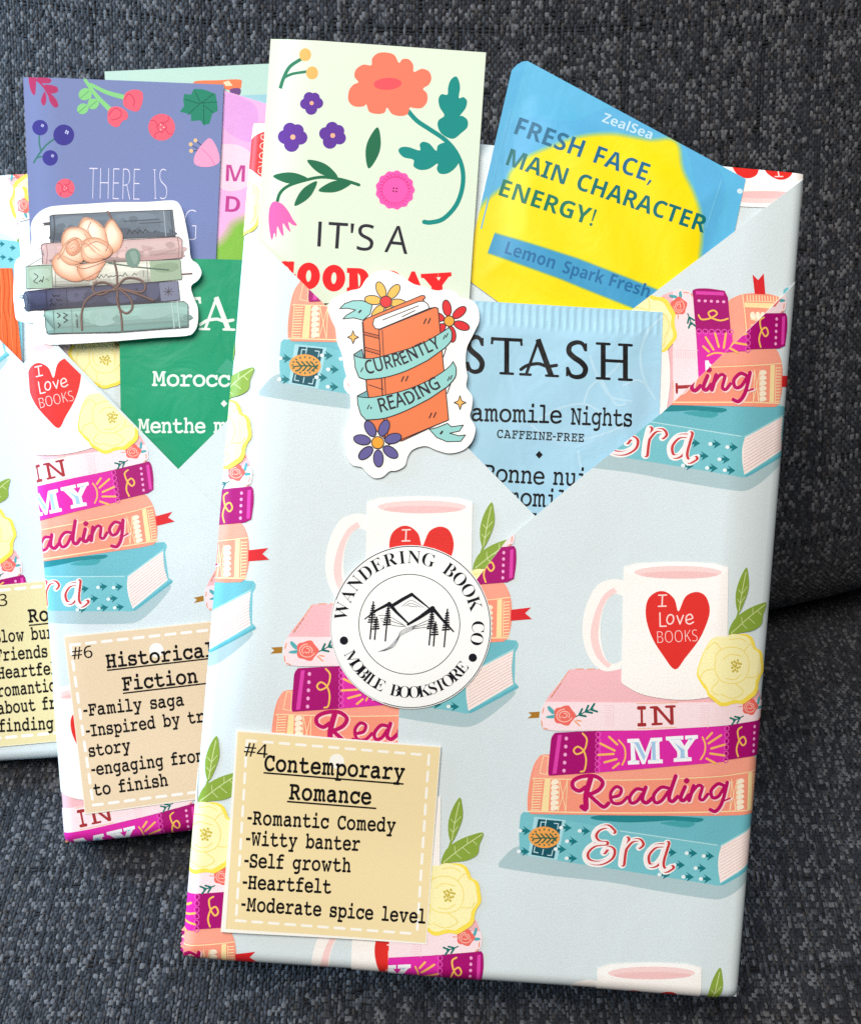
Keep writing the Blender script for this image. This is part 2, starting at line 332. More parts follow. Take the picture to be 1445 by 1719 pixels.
load_glyphs("""
mA3k/]/9/L/:/A/=/</D/:/Q/;/]/A/e/J/h/Y/i/c/i0y3+0G3+073,0,300$37/~3B0$3O0,3V093Y0Q3Z1U3Z1n3V1u3P1{3D3H/i3M/i3]/h3g/e3l/]3n/Q3l/E3h/>3^/:3N/92N/92=/:21/=2*/D2&/Q2)/]20/e2;/h2L/i2l/i2K0]0V0]0:/i0Z/i0l/h0x/e1#/]1%/Q1#/D0x/=0l/:0Y/9 0h1/2;1/1L3+
mB3k/n/9/[/?/U/Q/W/^/^/e/k/h0$/i01/i013+0%3+/n3,/b3//Y36/W3B/^3T/p3Z1U3Z2:3S2i3>3)2x322I3%1w2_1U3:113K0P3G033</s3)/Z2j/H2B/=1g/9 0f1f1P1f1z1j2<1t2M2,2R2G2>2w1^3+0f3+ 0f/i1T/i21/m2S/y2g032m0Q2f0u2P1.2.181W1<0f1<
mC3k1]//1*/50V/I00/j/n08/Y0k/S1I/Y2(/n2Z003*0W3J1+3_1^3g2/3a2b3O2k3[2z3a3/3]363R3732382F34223-2-2|2,2i212c2<2]2Q2R2m2?3%2$341^381(3.0Y2h0I2O0?23081o061I0:0y0F0R0Z030v/w1;/i1a/d2;/n2p013(093:033@/}3=/r33/f3#/W2k/K2R/@28/71y/1
mD3k11/81&/80t/80h/90^/9/t/9/b/?/Z/Q/]/]/c/e/l/h/{/i0)/i0)3+/{3+/m3,/c30/]37/Z3B/]3P/f3V0(3Z1K3Z2$3T2Q3B2w3$362W3F2&3L1I3F0l33082q/k2K/N1u/= 1,/g1Q/j1t/p24/{2I002Y0D2g0_2n1#2p1I2g242H2d232s1r2~1O3*1)3,0q3,0]3+0]/i
mE3k/i/9/U/?/O/Q/Q/^/X/f/f/h/y/i03/i033+/y3+/f3,/X3//Q36/O3B/R3P/Y3V/y3Z2|3Z333S383@382K34253-2/2|2-2q2/2j242f2=2e2J2e3+0h3+0h1p1e1p1e2%1i2?1p2D1z2F2*2D202=2321241z241;231(200x2*0r1z0p1p0r1i0x1f1*1e1=1e1F0h1F0h/i2e/i2e0C2f0V2i0d2p0k2|0m3-0k340e380K38/Q33/?2|/9
mF3k/q/9/_/?/X/Q/Y/]/_/e/v/i0;/i0;3+/t3+/_31/X3B/_3T/q3Z3-3Z3>3S3D3@3D2D3>233-2-2}2/2u242r2=2p2J2p3+0p3+0p1p1n1p1n1y1o211r2=1x2D2(2F272@2<2,2<12280v220q2(0p1x0r1r0x1o1*1n1=1n1F0p1F0p/i1[/i1q/d1w/Q1r/?1a/9
mG3k1d//1+/50T/H0-/i/j06/V0j/P1I/V2(/j2Z0,3*0R3J1%3_1Z3g2.3b2]3P2h3^2v3c3)3_313V343F353-352Z342L302C3(2>2w2=2q2=2k2>2d2E2Z2X2N2o2:3&1{341Z381%3.0V2j0F2Q0;25051p031I070x0D0O0Z0/0x/r1@/d1i/^26/d2b/s2b0h1i0h1Y0n1U0~1Y141k183E183R133V0~3P0m3=0h390h39/]34/L3&/F2f/;2P/52;/2
mH3k/t/9/b/?/Z/Q/]/]/c/e/l/h/{/i0)/i0)3+/{3+/m3,/c30/]37/Z3B/]3P/f3V0(3Z0n3Z123V193P1<3B1936123/1#3,0l3+0[3+0[1m2G1m2G3+213+1{3,1q301k371i3B1k3O1r3V2#3Y293Z303Z3B3T3H3B3G373A30373,3)3+2|3+2|/i3)/i38/h3B/e3G/]3H/Q3F/C3?/<2z/927/91s/<1k/C1i/Q1k/]1r/e2#/h27/i2G/i2G1>0[1>0[/i0t/i1)/h14/e1:/]1</Q19/D13/=1(/:0r/9
mI3k07/90$/?/z/Q/|/^0(/f04/h0G/i17/i173+0G3+043,0(3//|36/z3B/}3P0)3V0G3Z2m3Z3#3T3*3B3(362}3/2q3,2]3+1m3+1m/i2]/i2p/h2|/f3(/^3*/Q3(/D2}/=2q/:2]/9
mM3k/U/9/C/?/>/Q/@/]/E/e/O/h/_/i/k/i/t3./o3./_3//T32/O39/M3D/S3T/e3Z0?3Z0V3T0e3D1R1(2?3D2L3T2d3Z3@3Z3P3T3U3D3S393N323D3/363.303.3:/i3D/i3S/h3^/e3e/]3g/Q3a/?3N/92K/92</:22/=2,/D2*/Q2,/]23/e2?/h2Q/i2b/i2X2x1s0n1g0Y1]0U1O0T1:0Y1.0n0E2x0?/i0V/i0h/h0r/e0x/]0z/Q0y/D0s/=0i/:0X/9
mR3k/f/9/S/?/M/Q/O/]/T/e/k/i0./i0.3./j3./T33/M3D/S3T/f3Z1<3Z1k3X213T2J3M2^3C2m362y3$3*2d3.2C3)1{2s1[2U1D20162@1*2L0u35/i3@/i3O/h3X/e3^/]3a/Q3Z/?3H/93#/92t/;2l/@2_/Q2H/r200<1u0]1e0u1U1&1F1-13100c100c/i0y/i1./h19/e1?/]1A/Q1?/D19/=1//:0{/9 0c1[1L1[281n2O2D282x1N3.0c3.
mS3k00/,/w/4/o/N/m/m/k0//k0A/k0G/l0T/p0^/x0d0)0f0<0]0F0F0Q0+0i/p1-/b1T/[1}/b2A/r2T0.2Z0I2J0u1u1.1C150e1B0:1W/}1x/u2H/y2i0,3+0B3B0b3U1*3c1R3g1{3b2L3R2Q3a2c3e2u3a2|3V3#3<3&2_3&2[2|2I2j2C2W2I2M2]2C2t203*1q351O381+330i3$0U2i0O2K0d1~1A1k1w1d2O1V2u1@300{370O3-/z2j/Q28/71R//0}/50J/F0H/90C/10;/-
mT3k0N/90=/?07/Q09/]0>/e0T/i17/i173+023+0/2/0.1v0+1k/~1e/q1c/^1j/X1}/]3C/d3T/w3Z3.3Z3@3T3F3C3J1{3E1i341c3%1e2z1k2u2/2r3+1m3+1m/i2Q/i2f/d2m/Q2g/?2T/9
mW3k0?/904/=01/J/X3./T3./A33/:3D/@3T/L3Z0_3Z0w3U0}3O1#3D0x330b3.023.0V04152F1<2S1I2V1X2V1h2S1o2G2S042v3.2@3.2*331~3D2$3O2+3U2C3Z3T3Z3c3T3h3D3b333L3.3H3.2v/J2r/<2i/92O/92D/=2=/G1O1y0k/G0f/<0X/9
mN3k2l/42Y/62M/F0Q2j0Q/i0{/i1//h1:/e1@/]1B/Q1?/D19/=1-/:0v/9/n/9/Z/?/U/Q/V/]/]/e/h/h/w/i/}/i/}3+/e3,/R3//H36/D3B/G3O/P3V/b3Y0#3Z0A3Z0W3V0g3E2X032X3+243+1v311m3B1o3O1v3V2%3Y263Z3;3Z3M3T3R3B3Q373K303A3,323+3-3+3-/D3&/62p/4
mY3k0Z/90J/:0?/=09/D07/Q09/^0@/f0L/h0a/i16/i160}/|3+/w3+/g3,/Z30/T37/S3B/U3P/]3V/|3Z0n3Z1-3V123O143B12371+300{3,0j3+0^3+1S1N2M3+2?3+203,2%301|371z3B1|3O2%3V213Y2C3Z3&3Z3:3Y3E3V3L3O3N3B3L373F303<3,3,3+3&3+1k0x1k/i2@/i2S/h2a/f2g/^2j/Q2h/D2b/=2V/:2D/9
ma3k0|/10M/80+/L/o/m/h0:/r0j05110f1G1L1N1t1K2A1D2A1F2.2#1P2715230q2)0U1z0F1v071}022*0025092G0T2W0}2c1Q2g2/2_2U2I2n2$2u1J2u/i3+/i3=/h3I/e3P/^3R/Q3K/?38/92^/92N/>2F/N2C/e2%/M1c/=1B/4 1)/e1D/h1a/o1x/{200.2=0>2A0M2A0s1y0|1U0~1%0z0^0m0H0W0A0=0F0*0S/t0j/i
mb3k1i/31,/?0Z/f0Z/J0W/=0M/9/l/9/V/?/P/Q/R/]/Y/e/g/h/x/i0#/i0#3S/g3T/Y3Y/S3b/P3m/V3~/l4)0C4)0Q4%0V3w0V2.1*2Q1k2^2:2X2a2H3$203<1k3K1D3P0v3K0K3<0%2~/b2^/G28/8 1e/i23/p2T0+2l0L2s0x2p1:2f1S2T1j2?1z2%2*1e2-1F2*1-1z0s1j0c1S0W1:0T0x0W0Z0c0A0r0,1,/v1E/l
mc3k1M/10{/60Q/F0//a/q0&/a0M/Y0y/a1J/q1r0/280Q2P0{2b1L2g2#2_2[2I2[2K2c2Z2v2b3(2^3/2V322J3327331S3-1A2u1;2f1@2Y1N2N1b2A1q231}1|2+1j201S22132.0r2#0Y1n0H1V0=1<090z0A0J0X0&0~/l1P/d2,/o2_052k0<2x0?3.08340(31/v3&/i2s/Y2^/L2F/A2,/91k/3
md3k16/10j/60E/E0&/^/l/~/[0I/W0v/]1E/m1m0+210K2I0r2Y1@2_2#2R2R2/2R3S2A3S2,3T1y3W1q3_1o3m1u3~2.4)2s4)3%4%3+3w3+/i3:/i3P/d3X/Q3R/?3@/92[/92Q/=2N/J2N/g28/N1y/>1Y/4 1D/g1b/k1{/u250*2E0@2O0Y2S0x2P1:2F1S271j1}1z1d2*1D2-0u2%0R1j0=1F060u0=0J0S0)0v/o
me3k1N/10z/60P/E0//^/q/~/b0K/[0z/c1L/s1t02290T2Q1$2b1U2g2(2b2N2R2q2;3.1y3>1U3C1.3@0w370n3(0k2p0j0;0j0E0>0]/z1$/h1R/a1m/c2*/i2B/r2]/}2u0,3+0/3;0)3B/u3>/i32/[2{/P2e/F2H/=2-/71k/2 0=1:2b1:2V1_2@1{1|221U281-220f1|0K1a
mf3k0:/90$/?/y/Q0$/d09/j0r/j0r2$0:2$0%2+/z2=0%2O092U0p2U0o2b0n2n0w3F163k1d3~2J4*3&3|393c373X313P2y3J2Z3N2I3Q243R1o3N1X3B1L3.1H2j1H2a1H2U2d2U2y2O3$2=2y2+2f2$1J2$1J/j2^/j2t/d2z/Q2t/?2_/9
mg3k1@-j0e-r0Q.-0T.70Z.?0e.E0p.G0~.F11.D1L.B1w.H27.Y2G.y2L/L2L/u1{/R1A/F0u/K0Q/Y04/r/y04/l0X/g1%/l1M/z1r06240S2J0x2Y1D2_1v2T2K282K2O2P2Z2_2^372^3K2W3Q2F3O2;3H243<203*2/3#2/3#/C2~.{2y._2q.I2f.92T.,2@-|1t-n 1H/{1q0%250:2I0Y2P1%2I1L251m1q2%1H2-0}2%0]1m0F1M0?1%0F0Y0[0;0|0&
mh3k/w/9/c/?/[/Q/^/]/f/e/q/h0(/i0//i0/3S/r3U/e3Y/^3b/[3m/c3~/w4)0M4)0]4%0b3w0b29172Z1i2g292^2]2G2t1}2|1I2|/i3//i3F/d3N/Q3G/?34/925/91|/>1w/E1v/Q1x/]1}/e2,/h2;/i2H/i2H1=2C1b261z1{2.1]231F20122)0|1w0n1h0e1S0b1=0b/i0p/i1#/h1-/e13/]14/Q13/E1//>0u/9
mi3k1U3B1C3D193H143R123e154-1?4<1U4?1i4=1r471w4)1x3n1w3V1s3J1i3D 01/9/y/?/r/Q/y/d03/i1>/i1>2/0W2/0B240;2F0B2W0V2^1^2^1m2Z1q2O1q/i3&/i39/d3@/Q3>/E3:/>32/:3$/9
mj3k2%3B1p3D1f3H1a3R1^3e1b4-1l4<2%4?284=2B472F4)2G3n2F3V2B3J293D 0z-k0C-s01./03.909.A0B.G0M.I0g.G0v.E1+.D1T.J1q.[2%.{2+/N2+2/0L2/05240-2F042W0G2^2J2^2X2Z2^2O2^/h2]/B2[/%2X.i2S.U2L.G2B.:26.02%.$1V-q
mk3k/y/9/e/?/^/Q/a/^/h/f/u/h0-/i0=/i0=3S0/3S/v3T/h3W/a3_/]3m/d3~/x4)0]4)0l4%0p3w0p1<1v221f2<1a2I1h2X1}2^2}2^352W3<2G36273$212k2.2W2)2D1z2/1i1W1<2{/i3=/i3Q/e3V/]3W/Q3Q/?3=/92=/92)/>1}/N2(/^2;/i130z0p0_0p/V0o/I0k/@0[/9
ml3k08/90#/?/y/Q0$/d09/i1;/i1;3S0]3S0C3T053Y0/3b0-3m033~0G4)1Z4)1j4%1o3w1o/i2|/i33/d3:/Q38/E34/>3,/:2z/9
mm3k/S/9/@/?/:/Q/</]/B/e/N/h/b/i/i/i/i2//X2//A24/:2F/@2W/S2^0-2^0;2Y0?2I0]2_1$2g1K2[1c2=2(2[2Q2g2z2_382G3E1~3I1I3I/i3O/i3b/h3l/e3r/]3s/Q3m/?3Z/932/92y/A2r/Z2r1=2p1h2j2#2^2/2L23272.2%1z1v1b1r1=1r/i1x/i2./h28/e2=/]2?/Q2:/?2)/91X/91K/;1E/@1B/K1A/^1A1W1>1o152$1&2/0q230S2*0?1l0?/i0M/i0]/h0g/e0m/]0n/Q0m/E0i/>0a/:0Q/9
mn3k/y/9/e/?/]/Q/_/]/g/e/s/h0)/i00/i002//|2//e24/]2F/_2R/g2Y/u2]012^0O2^0^2Z0d2O0d29182Z1k2g2:2^2^2G2u1}2|1I2|/i30/i3G/d3O/Q3M/E3F/>3;/:3,/92=/92-/:1~/=1y/D1w/Q1y/]1~/e2./h2=/i2G/i2G1=271z1^231H20142(0}1w0o1g0f1S0c1>0c/i0q/i1$/h1//e14/]16/Q14/C1//=1#/:0n/9
mo3k1Q/10}/60Q/E0./^/o0#/^0K/W0y/^1J/o1s0.280P2P0|2b1Q2g2(2b2Q2P2v28351s3E1J3J0y3E0K350#2v/^2Q/E2(/6 1Q/a1s/d24/o2K0$2^0<2i0X2m0y2i1=2^1Y2K1r242)1s241Q2812240q2)0X1r0F1Y0;1=070y0;0X0F0=0X0%0q/o12/d
mp3k/k-j/V-p/O.&/Q.2/X.9/f.=/y.>0#.>0#2//p2//W24/O2F/V2W/k2^0C2^0Q2Z0V2O0V201.2R1j2_292X2a2I3$213<1l3K1D3P0u3L0J3=0%3%/c2c/K2=/=1o/81K/;1,/D0m/S0U/j0U.>1K.>1_.81f.&1d-w1_-o1V-k1H-j 1d/k23/r2T0-2l0N2s0x2p192f1R2T1i2@1y2%2(1d2+1E2(1,1x0r1h0c1Q0W190T0x0W0[0c0B0r0.1,/x1E/n
mq3k1[-j1O-k1F-o1A-w1@.&1F.81Y.>2O.>2O/j29/S1z/D1Y/;16/80i/=0C/K0$/c/i0%/X0J/S0u/X1E/i1l0%210F2I0m2X1<2_1y2R2O202O2O2S2Z2d2^3:2^3N2W3T2F3R2;3L243@203.2/3&2/3&.>36.>3M.83T.&3N-p3:-j 1B/k1a/n1z/x230.2C0C2M0[2P0x2M192C1R231i1z1y1a2(1B2+1$2(0g1y0Q1i0A1S071:030x0:0N0P0-0s/r
mr3k/y/9/e/?/^/Q/e/d/z/i0Y/i0Y2/022//v24/n2F/u2W0-2^0z2^1,2Z112O111s1P2:1t2R2<2b2d2g3#2d392Y3E2K3J2;3G2/3A2$371y3-1w2~1y2o2%2^2-2M20232+1q1x1Q1_111=11/i2E/i2W/d2_/Q2]/E2X/>2P/:2C/9
ms3k03/1/{/9/u/Q/u02/{0F020M0@0H0I080V0#0o/n15/b1[/]1~/b2;/l2J/}2O062K0K2=0X2%0a1a0c1L0c0l0i0?0z0$1</w1e0#2/0<2L0f2a1A2h1h2e212Z262X2;2W2B2Y2P2c2^2f2p2[2u2C2u1w2p1^2^1U2Q1Z2A1l1q211:2<0x280b2.0S1y0N1g0S1S0c1G0}1@1K1>1z1;2D152c1)2x0r3)0Y3-0:3$/n2g/M2</81a/210/50T/@0@/5
mt3k1l/31*/?0[/f0R0(0O0W0O1w/s1w/^1}/W23/Y2@/c2G/q2J0+2K0O2K0O3F0U3[0j3d0y3a1$3X1(3I1*341*2K2Q2K2k2E2r232k1}2U1w1)1w1)0c1*0B1/0+17/v1C/l1S/f1i/e2//i2T/v2w0(300-3@0%3F/p3C/e37/X3%/N2l/E2S/=2;/82#/4
mu3k18/20d/:0@/O0,/u0$0M0$2//q2//Y24/Q2F/X2W/m2^0D2^0T2Y0W2G0W0Y0[060k/x1&/j1H/e1_/g1u/o2,/{2:002B0C2E0Y2E2/1s2/1a241Y2F1b2W1u2^2b2^2o2[2v2V2y2=2y/i3-/i3D/d3K/Q3E/?31/92X/92J/<2E/F2E/^2,/K1o/=1T/5
mv3k1L/.1>//15/41%/J/o2//[20/P23/I2:/G2F/N2W/c2^0f2^0~2Y1(2R1*2F1(2:0|230p200^2/0Q2/1M/g2S2/2@2/2,201y231r2:1o2F1q2R1v2Y232^3@2^3S2W3Z2F3X2:3Q233E20342/3.2/1v/J1o/<1g/41[//
mw3k0d/.0V//0M/40B/J/P2//C20/:24/52;/32F/92W/L2^0K2^0d2Y0i2R0j2F0h2:0b230S200@2/0+2/0e/w141R1?1d1P1j1]1h1g1c1r1K2@/w2y2/2b2/2N202C232<2:2:2F2<2Q2@2X2I2]2W2^3V2^3g2W3l2F3j2;3f243[203N2/2^/D2S/32A/.25//2,/41|/J1N1.1$/D0v/3
mx3k/m/9/Z/?/U/R/_/d/{/i0&/i180}0)2/0$2//p20/e23/_2:/]2E/_2Q/g2X/s2]0+2^0p2^1/2W172E1.240l2/1X1B2B2/2;2/1{241r2E1z2W292^352^3E2W3L2F3C243*2/2{2/1v1$35/i38/i3K/c3R/P3P/D3I/=3=/:3*/92@/92&/?1y/P2%/c2</i2N/i1U0a0d/i0o/i1-/c16/P1-/?0n/9
my3k/r-j/e-k/[-o/V-w/U.&/[.8/o.>0].>18/N/t2//b20/U24/O2;/L2F/S2W/i2^0k2^1(2Y1-2R1/2F1-2;1%240u200d2/0V2/1U0,2W2/2J2/28202,242$2;1}2F2#2R2*2Y2A2^3:2^3M2W3T2F3R2;3L243B20332/18.>1F.>1Y.=1h.:1o.31q.&1k-p1U-j
mz3k0G/90+/@/}/W/~/d0)/m090$2C2/0X2/0X1y0W1d0T1T0M1L0A1J0/1P0)1f0)2C052V0W2^2S2^2y2U3)2<2}2%2g1g0e/i2T/i2T/z2U032X0A2a0I2n0L3#0F3)023)/U3&/G2{/>2o/:2]/9
m.1;09/00*/2/w/:/n/H/k/^/n/t/w0&0*0/09010J0/0W0&0c/t0f/^0c/H0W/:0J/2
m-1a/T0|/T1U1D1U1D0|
sA4)/9/91B4_1{4_4(/93C/92d0v0V0v/x/9 0l1Q2P1Q1u301o3D1f3c1^3z1R3O1H30
sB41/|/9/|4]1Q4]1}4Z2G4U2h4M3&4A3J3x3U3>3O2r3>2P2|2:2S2-2S2)2r1}311s3F1c3W1L3d113g0j3Z0/39/^2{/M2^/B2</;1s/9 0_2A1^2A282F2Y2U2l2p2r372k3Y2T3r204#1T4(0_4( 0_/n1g/n2B/t2g0,2z0I3$0o2y162f1Q2@1d1c1j0_1j
sC4#23/21k/41I/:1,/C0m/Q0@/w/|0M/r0m/j11/e1S/d1y/f2B/k2e/s3)/~3E0D3y0t4C144Q1R4Z1u4b2=4d2d4b3+4[3K4R3k4F3P3n393x2z4$2]4+2=4-1s4*1Q3{143k0w3R0d360T2p0L2H0I1y0K1L0S1&0b0a0t0B100,1M/v1p/m2</i2[/k2z/o3;/u3V/|3V/F3;/=2y/72X/3
sD4h/|/9/|4]1]4]2%4Z2G4U2g4L3&4A3V3z3{3K4-3/462k4;2H4=1}491B4-0l3s0@3T/x30/]2_/H2-/=1N/9 0_/o1F/o2B/{3%0C3J1%3V1{3T2M3K2v3<3;3&3T2h3j2G3x1~4$1S4(0_4(
sE3J/|/9/|4]2}4]2}4%0_4%0_2C2q2C2q1i0_1i0_/p2}/p2}/9
sF32/|/9/|4]2}4]2}4%0_4%0_2/2p2/2p1R0_1R0_/9
sG4g2=/21t/41Q/:13/C0s/P0D/v/~0L/s0k/k10/f1R/d1y/f2B/k2f/u3*0&3G073c0K3z0c430}4D1@4Q1b4[2*4b2O4d2y4b3C4[3g4R4-4F3q3m3T3w354$2p4+2L4-1~4*1Y3{193k0z3R0e360T2p0K2H0H1y0M1A0[0m0t0D1<0%1k/o2K/i2j/j3&/l3P/t3P1N2?1N2?2+432+43/K3g/@3>/82n/4
sH4p/|/9/|4]0_4]0_2C3H2C3H4]4,4]4,/93H/93H1i0_1i0_/9
sI1m/T/9/T/]03/k034+/T49/T4]1O4]1O490r4+0r/k1O/]1O/9
sJ1>/6-m.u-p._-v._.N.v.I/5.G/E.I/U.N/e.W/o.h/v.|/y/</y4]0Z4]0Z/@0R.^08.3/k-v
sK3w/|/9/|4]0_4]0_1|1.2O1W2~3&4]3o4]1c2=3w/93./9161n0_1A0_/9
sL35/|/9/|4]0_4]0_/q3#/q3#/9
sM6+/|/9/|4]0|4]2]072a074C4]5C4]5C/94b/94b2U4d3A4g3{4d3{2v/92C/90W3{0T3{0X3A0Y2Q0Y/9
sN4|/|/9/|4]0i4]3]033a033^0S3[1)3Z1X3Z4]494]49/93L/90V3e0T3e0W3)0Y2:0Y/9
sO5025/21l/41I/:1,/D0m/Q0@/x/|0O/r0n/j12/e1T/d1z/e2C/j2f/r3*/|3G0@3z0m4D1,4R1J4[1l4c254e2X4c2y4[3;4R3U4D4&3{4F3G4Q3*4Y2f4_2C4b1y4_1S4Y124Q0m4F0N4&/x3U/Q3;/D2y/:2W/4 25/i2[/l2}/v3>0+3S0B3f0_3q1%3x1M3{1y3x2I3q2q3f373S3S3>3l2~3|2[4+254.1j4+1H3|1,3l0q3S0_370R2q0K2I0I1y0K1M0R1%0_0_0q0B1,0+1G/v1j/l
sP3m/|/9/|4]1G4]1u4Y2?4R2_4G2y473>3e3I3&3E2Z37262z1r2T1W1~1G1<1B0_1B0_/9 0_1w151w1s1}2B232[2P2f3$2]3M2F3l1{3}1B4(0_4(
sQ503I-{2E/32</225/21l/41I/:1,/D0m/Q0@/x/|0O/r0n/j12/e1T/d1z/e2C/j2f/r3*/|3G0@3z0m4D1,4R1J4[1l4c254e2X4c2y4[3;4R3U4D4&3{4F3G4Q3*4Y2f4_2C4b1y4^1M4W1%4L0[4<0;4)/y3l/a3M/M3-/>4G-{ 25/i2[/l2}/v3>0+3S0B3f0_3q1%3x1M3{1y3x2I3q2q3f373S3S3>3l2~3|2[4+254.1j4+1H3|1,3l0q3S0_370R2q0K2I0I1y0K1M0R1%0_0_0q0B1,0+1G/v1j/l
sR3y/|/9/|4]1L4]1x4Y2A4S2a4H2y4:3>3j3I3,3F2d3;2E3+2.2r1x2Z1j2B1_3o/93%/91f1M0_1M0_/9 0_2&1L2&2%2-2I2>2^2[2f3)2^3R2G3n1~3}1I4&0_4&
sS3F1-/20a/40;/8/w/@/[/I/[0*/x/{0>/q0e/k10/i1a/n2&/}2<0;2C0[2@0s291*2+191q1G1R1V1+1g0N2#0(2B/k2j/c3A/h3g/w4)034B0R4S0y4a1H4d1p4b284[2W4R2v4G2c3o2G3y2+4%1h4+1G4-0{4(0]3u0K3^0E3@0H3*0O2s0^2d0r2T122G1U291~2)2D1r2^1^2r1F2}1*3%0b2v0(2Q/V28/F1u/;1R/5
sT3J0~/90~4%/@4%/@4]3C4]3C4%1b4%1b/9
sU4i1|/21P/51+/>0g/N0K/e070#0(0B/z0g/w12/w4]0Y4]0Y100c0U0z0.1F/q2#/i2^/q3*003@0X3G103G4]4*4]4*104$0Z3q003U/g31/I2[/8
sV3j12/9/94]/z4]12131D0U1P/~1^0U1q143(4]3j4]1q/9
sW6;0i/9/A4]0&4]0t1B1&0a100)1:0d1I1E2E4]3*4]4)1C421#490a4C0)4M0a4[1B5L4]624]4f/94&/92~2j2s362j3Y2f3p2^3I2M2h1K/9
sX3a/</91)2(/F4]004]1L2Q2l4]3P4]1p2)3]/92r/91J1W/}/9
sY3Q1&/91&1>/94]/}4]1E1}2k4]3Q4]1e1A1e/9
sZ3U/S/9/S/i2D4%/[4%/[4]344]344.0C/q3;/q3;/9
sa3N0r/20D/9/z/L/b/o/X0D/d0v0)1>0A1K0a1U1)1[1R1_271b271w222C1~2[1g2j1E2n1*2l0j2f0P2[092Q0&3#0@300_3:1%3A1H3C2)3<2Q3%2j2Z2r1~2r/92E/92:/n27/n1z/R1a/@1@/6 1$/d1O/j1s/}2.0B260r26171Z150|1.0V0z0B0d0<0C0A0)0N/r0f/g
sb3t1m/21D/61$/B0h/S0T/i0O/i0C/9/t/9/t4|0T4|0T3W0S3-0Q2h0T2h0h2}1$341D3?1m3C2N373#2o362S3C233K1h3M1;3K0k3C0C36/~3#/c2N/> 1d/e23/n2Q0.2e0Y2k1<2e1y2Q2I222d1c2m102e0l2J0Z1{0T1=0T1:0Z0Y0l0.10/n
sc2r1P/20~/70U/F03/a/u0)/e0X/_19/e1w/v2L052r0W301&3?1U3D1r3B213>2H382Z302H2X1}2f1i2j1S2k1$2b0^2G0I1w0B1:0I0Y0]0/0~/p1P/g1n/i2+/m2@/t2T/|2T/F2A/=2,/71o/4
sd3t1@/20]/>0-/c/w/}/j0B/b0j/_1:/b1h/j23/w2S0.2o0^381@3D1h3@2,342D2~2W2j2[2j2Y3(2W3D2W4|394|39/92d/92Z/k2W/k2D/T2,/B1h/6 1I/e1|/m2@0*2R0Q2X1/2X1:2R1w2A2H1}2e1H2n0z2d0Z2F0H1t0B190H0Y0Z0.0z/n
se3P1Y/21)/70X/G05/c/v0,/e0Z/_18/e1q/t2E012l0P3-0y3>1K3D1x3?2B302a2r2w2P3)2(3.1S3.100B100K0S0c0,1,/o1]/g1~/h2@/m2[/u2x0$2x/J2[/?2@/81~/4 0C1a2I1a2C2/242P1s2g1J2n1$2h0c2Q0M21
sf1p0)/90)2j/C2j/C3+0)3?0)3T01470H4a0o4x1E5$1Z5#1n4|224t1}4C1e4J1F4M1,4H0u4:0j3{0f3T0f3=1h3=1h2j0f2j0f/9
sg3t1J-J1#-K0[-P0<-W/|-c/|.>0=.20^.)1&.#1M-}1y.)2=.=2Q.^2X/.2X/<2X/T2Z/k2W/k2B/Q2)/@1f/61@/20[/?0,/e/v0$/j0E/b0l/_1:/b1e/j2./v2N0,2l0[371@3D1d3@2&362A3$2X2h2[2h2e3=393=39/336.j3/.H2~..2m-s2T-b29-T1r-L 1I/e1z/l2?0&2R0M2X1,2X1:2R1|2?2K1y2e1H2m0{2d0[2G0H1v0B1:0H0X0[0-0{/m
sh3v/t/9/t4|0T4|0T3>0S3#0Q2f0U2f0k2~1+351J3?1n3C2M3;2x3#352T3>1s3>/92]/92]1o2H2U1g2m122e0m2I0Z1{0T1A0T/9
si14073{0*3}/y4)/r45/o4E/r4V/y4d0*4k074m0D4k0O4d0W4V0Z4E0W450O4)0D3} /t/9/t3=0T3=0T/9
sj14073{0*3}/y4)/r45/o4E/r4V/y4d0*4k074m0D4k0O4d0W4V0Z4E0W450O4)0D3} /H-J/*-L.o-R.o.)/).#/@-}/T.$/f../q.?/t.Z/t3=0T3=0T.]0N./0<-h/x-Q
sk3</t/9/t4|0T4|0T1}0S1a0Q1@0T1@0b1P0r1f1$1w2?3=3,3=1L1U36/92G/90~1/0T0f0T/9
sl14/t/9/t4|0T4|0T/9
sm6>/t/9/t3=0I3=0Q2g0U2g0k3$1)361G3@1h3D243@2S352m2}2}2b3$2b3;2}3W353y3@4@3D4w3<5B3#5Y2U5c1s5c/95%/95%1q4o2V462m3d2e3D2M332(3.1N3./92L/92L1q2:2V1[2m1-2e0k2I0Y1{0T1B0T/9
sn3v/t/9/t3=0I3=0Q2g0U2g0l3$1,361L3@1o3D2M3<2x3#352U3>1s3>/92]/92]1o2H2U1g2m122e0m2I0Z1{0T1B0T/9
so3m1Q/21#/80U/H04/e/u0//e0^/_1</c1h/k22/y2R022n0J3(0i381/3A1S3D2(3>2P3.2t2n322H3B1u3G1<3D0m3<0E3.0$2u/e2Z/N2=/?1x/5 1R/e2)/o2I002^0[2e1<2^1w2I2G2)2d1R2m0}2d0[2G0H1w0B1<0H0[0[000~/o
sp3t/t-J/t3=0I3=0Q2g0T2g0i2}1$341D3@1m3D2N383#2p362T3C243K1i3M1<3K0k3C0D360#3#/d2N/>1m/21E/61%/B0i/S0T/i0P/i0S/J0T/,0T-J 1d/e2&/j2?/w2Q022a0N2h0q2k1<2e1v2Q2F232d1c2m122e0n2L0[2$0T1G0T1<0Z0Z0l0.10/n
sr2C/t/9/t3=0I3=0P2T0S2T0i2r1&3.1E3>1j3D2$3C293@222d1z2h1f2i1I2e102X0u2F0e2.0X1k0T1G0T/9
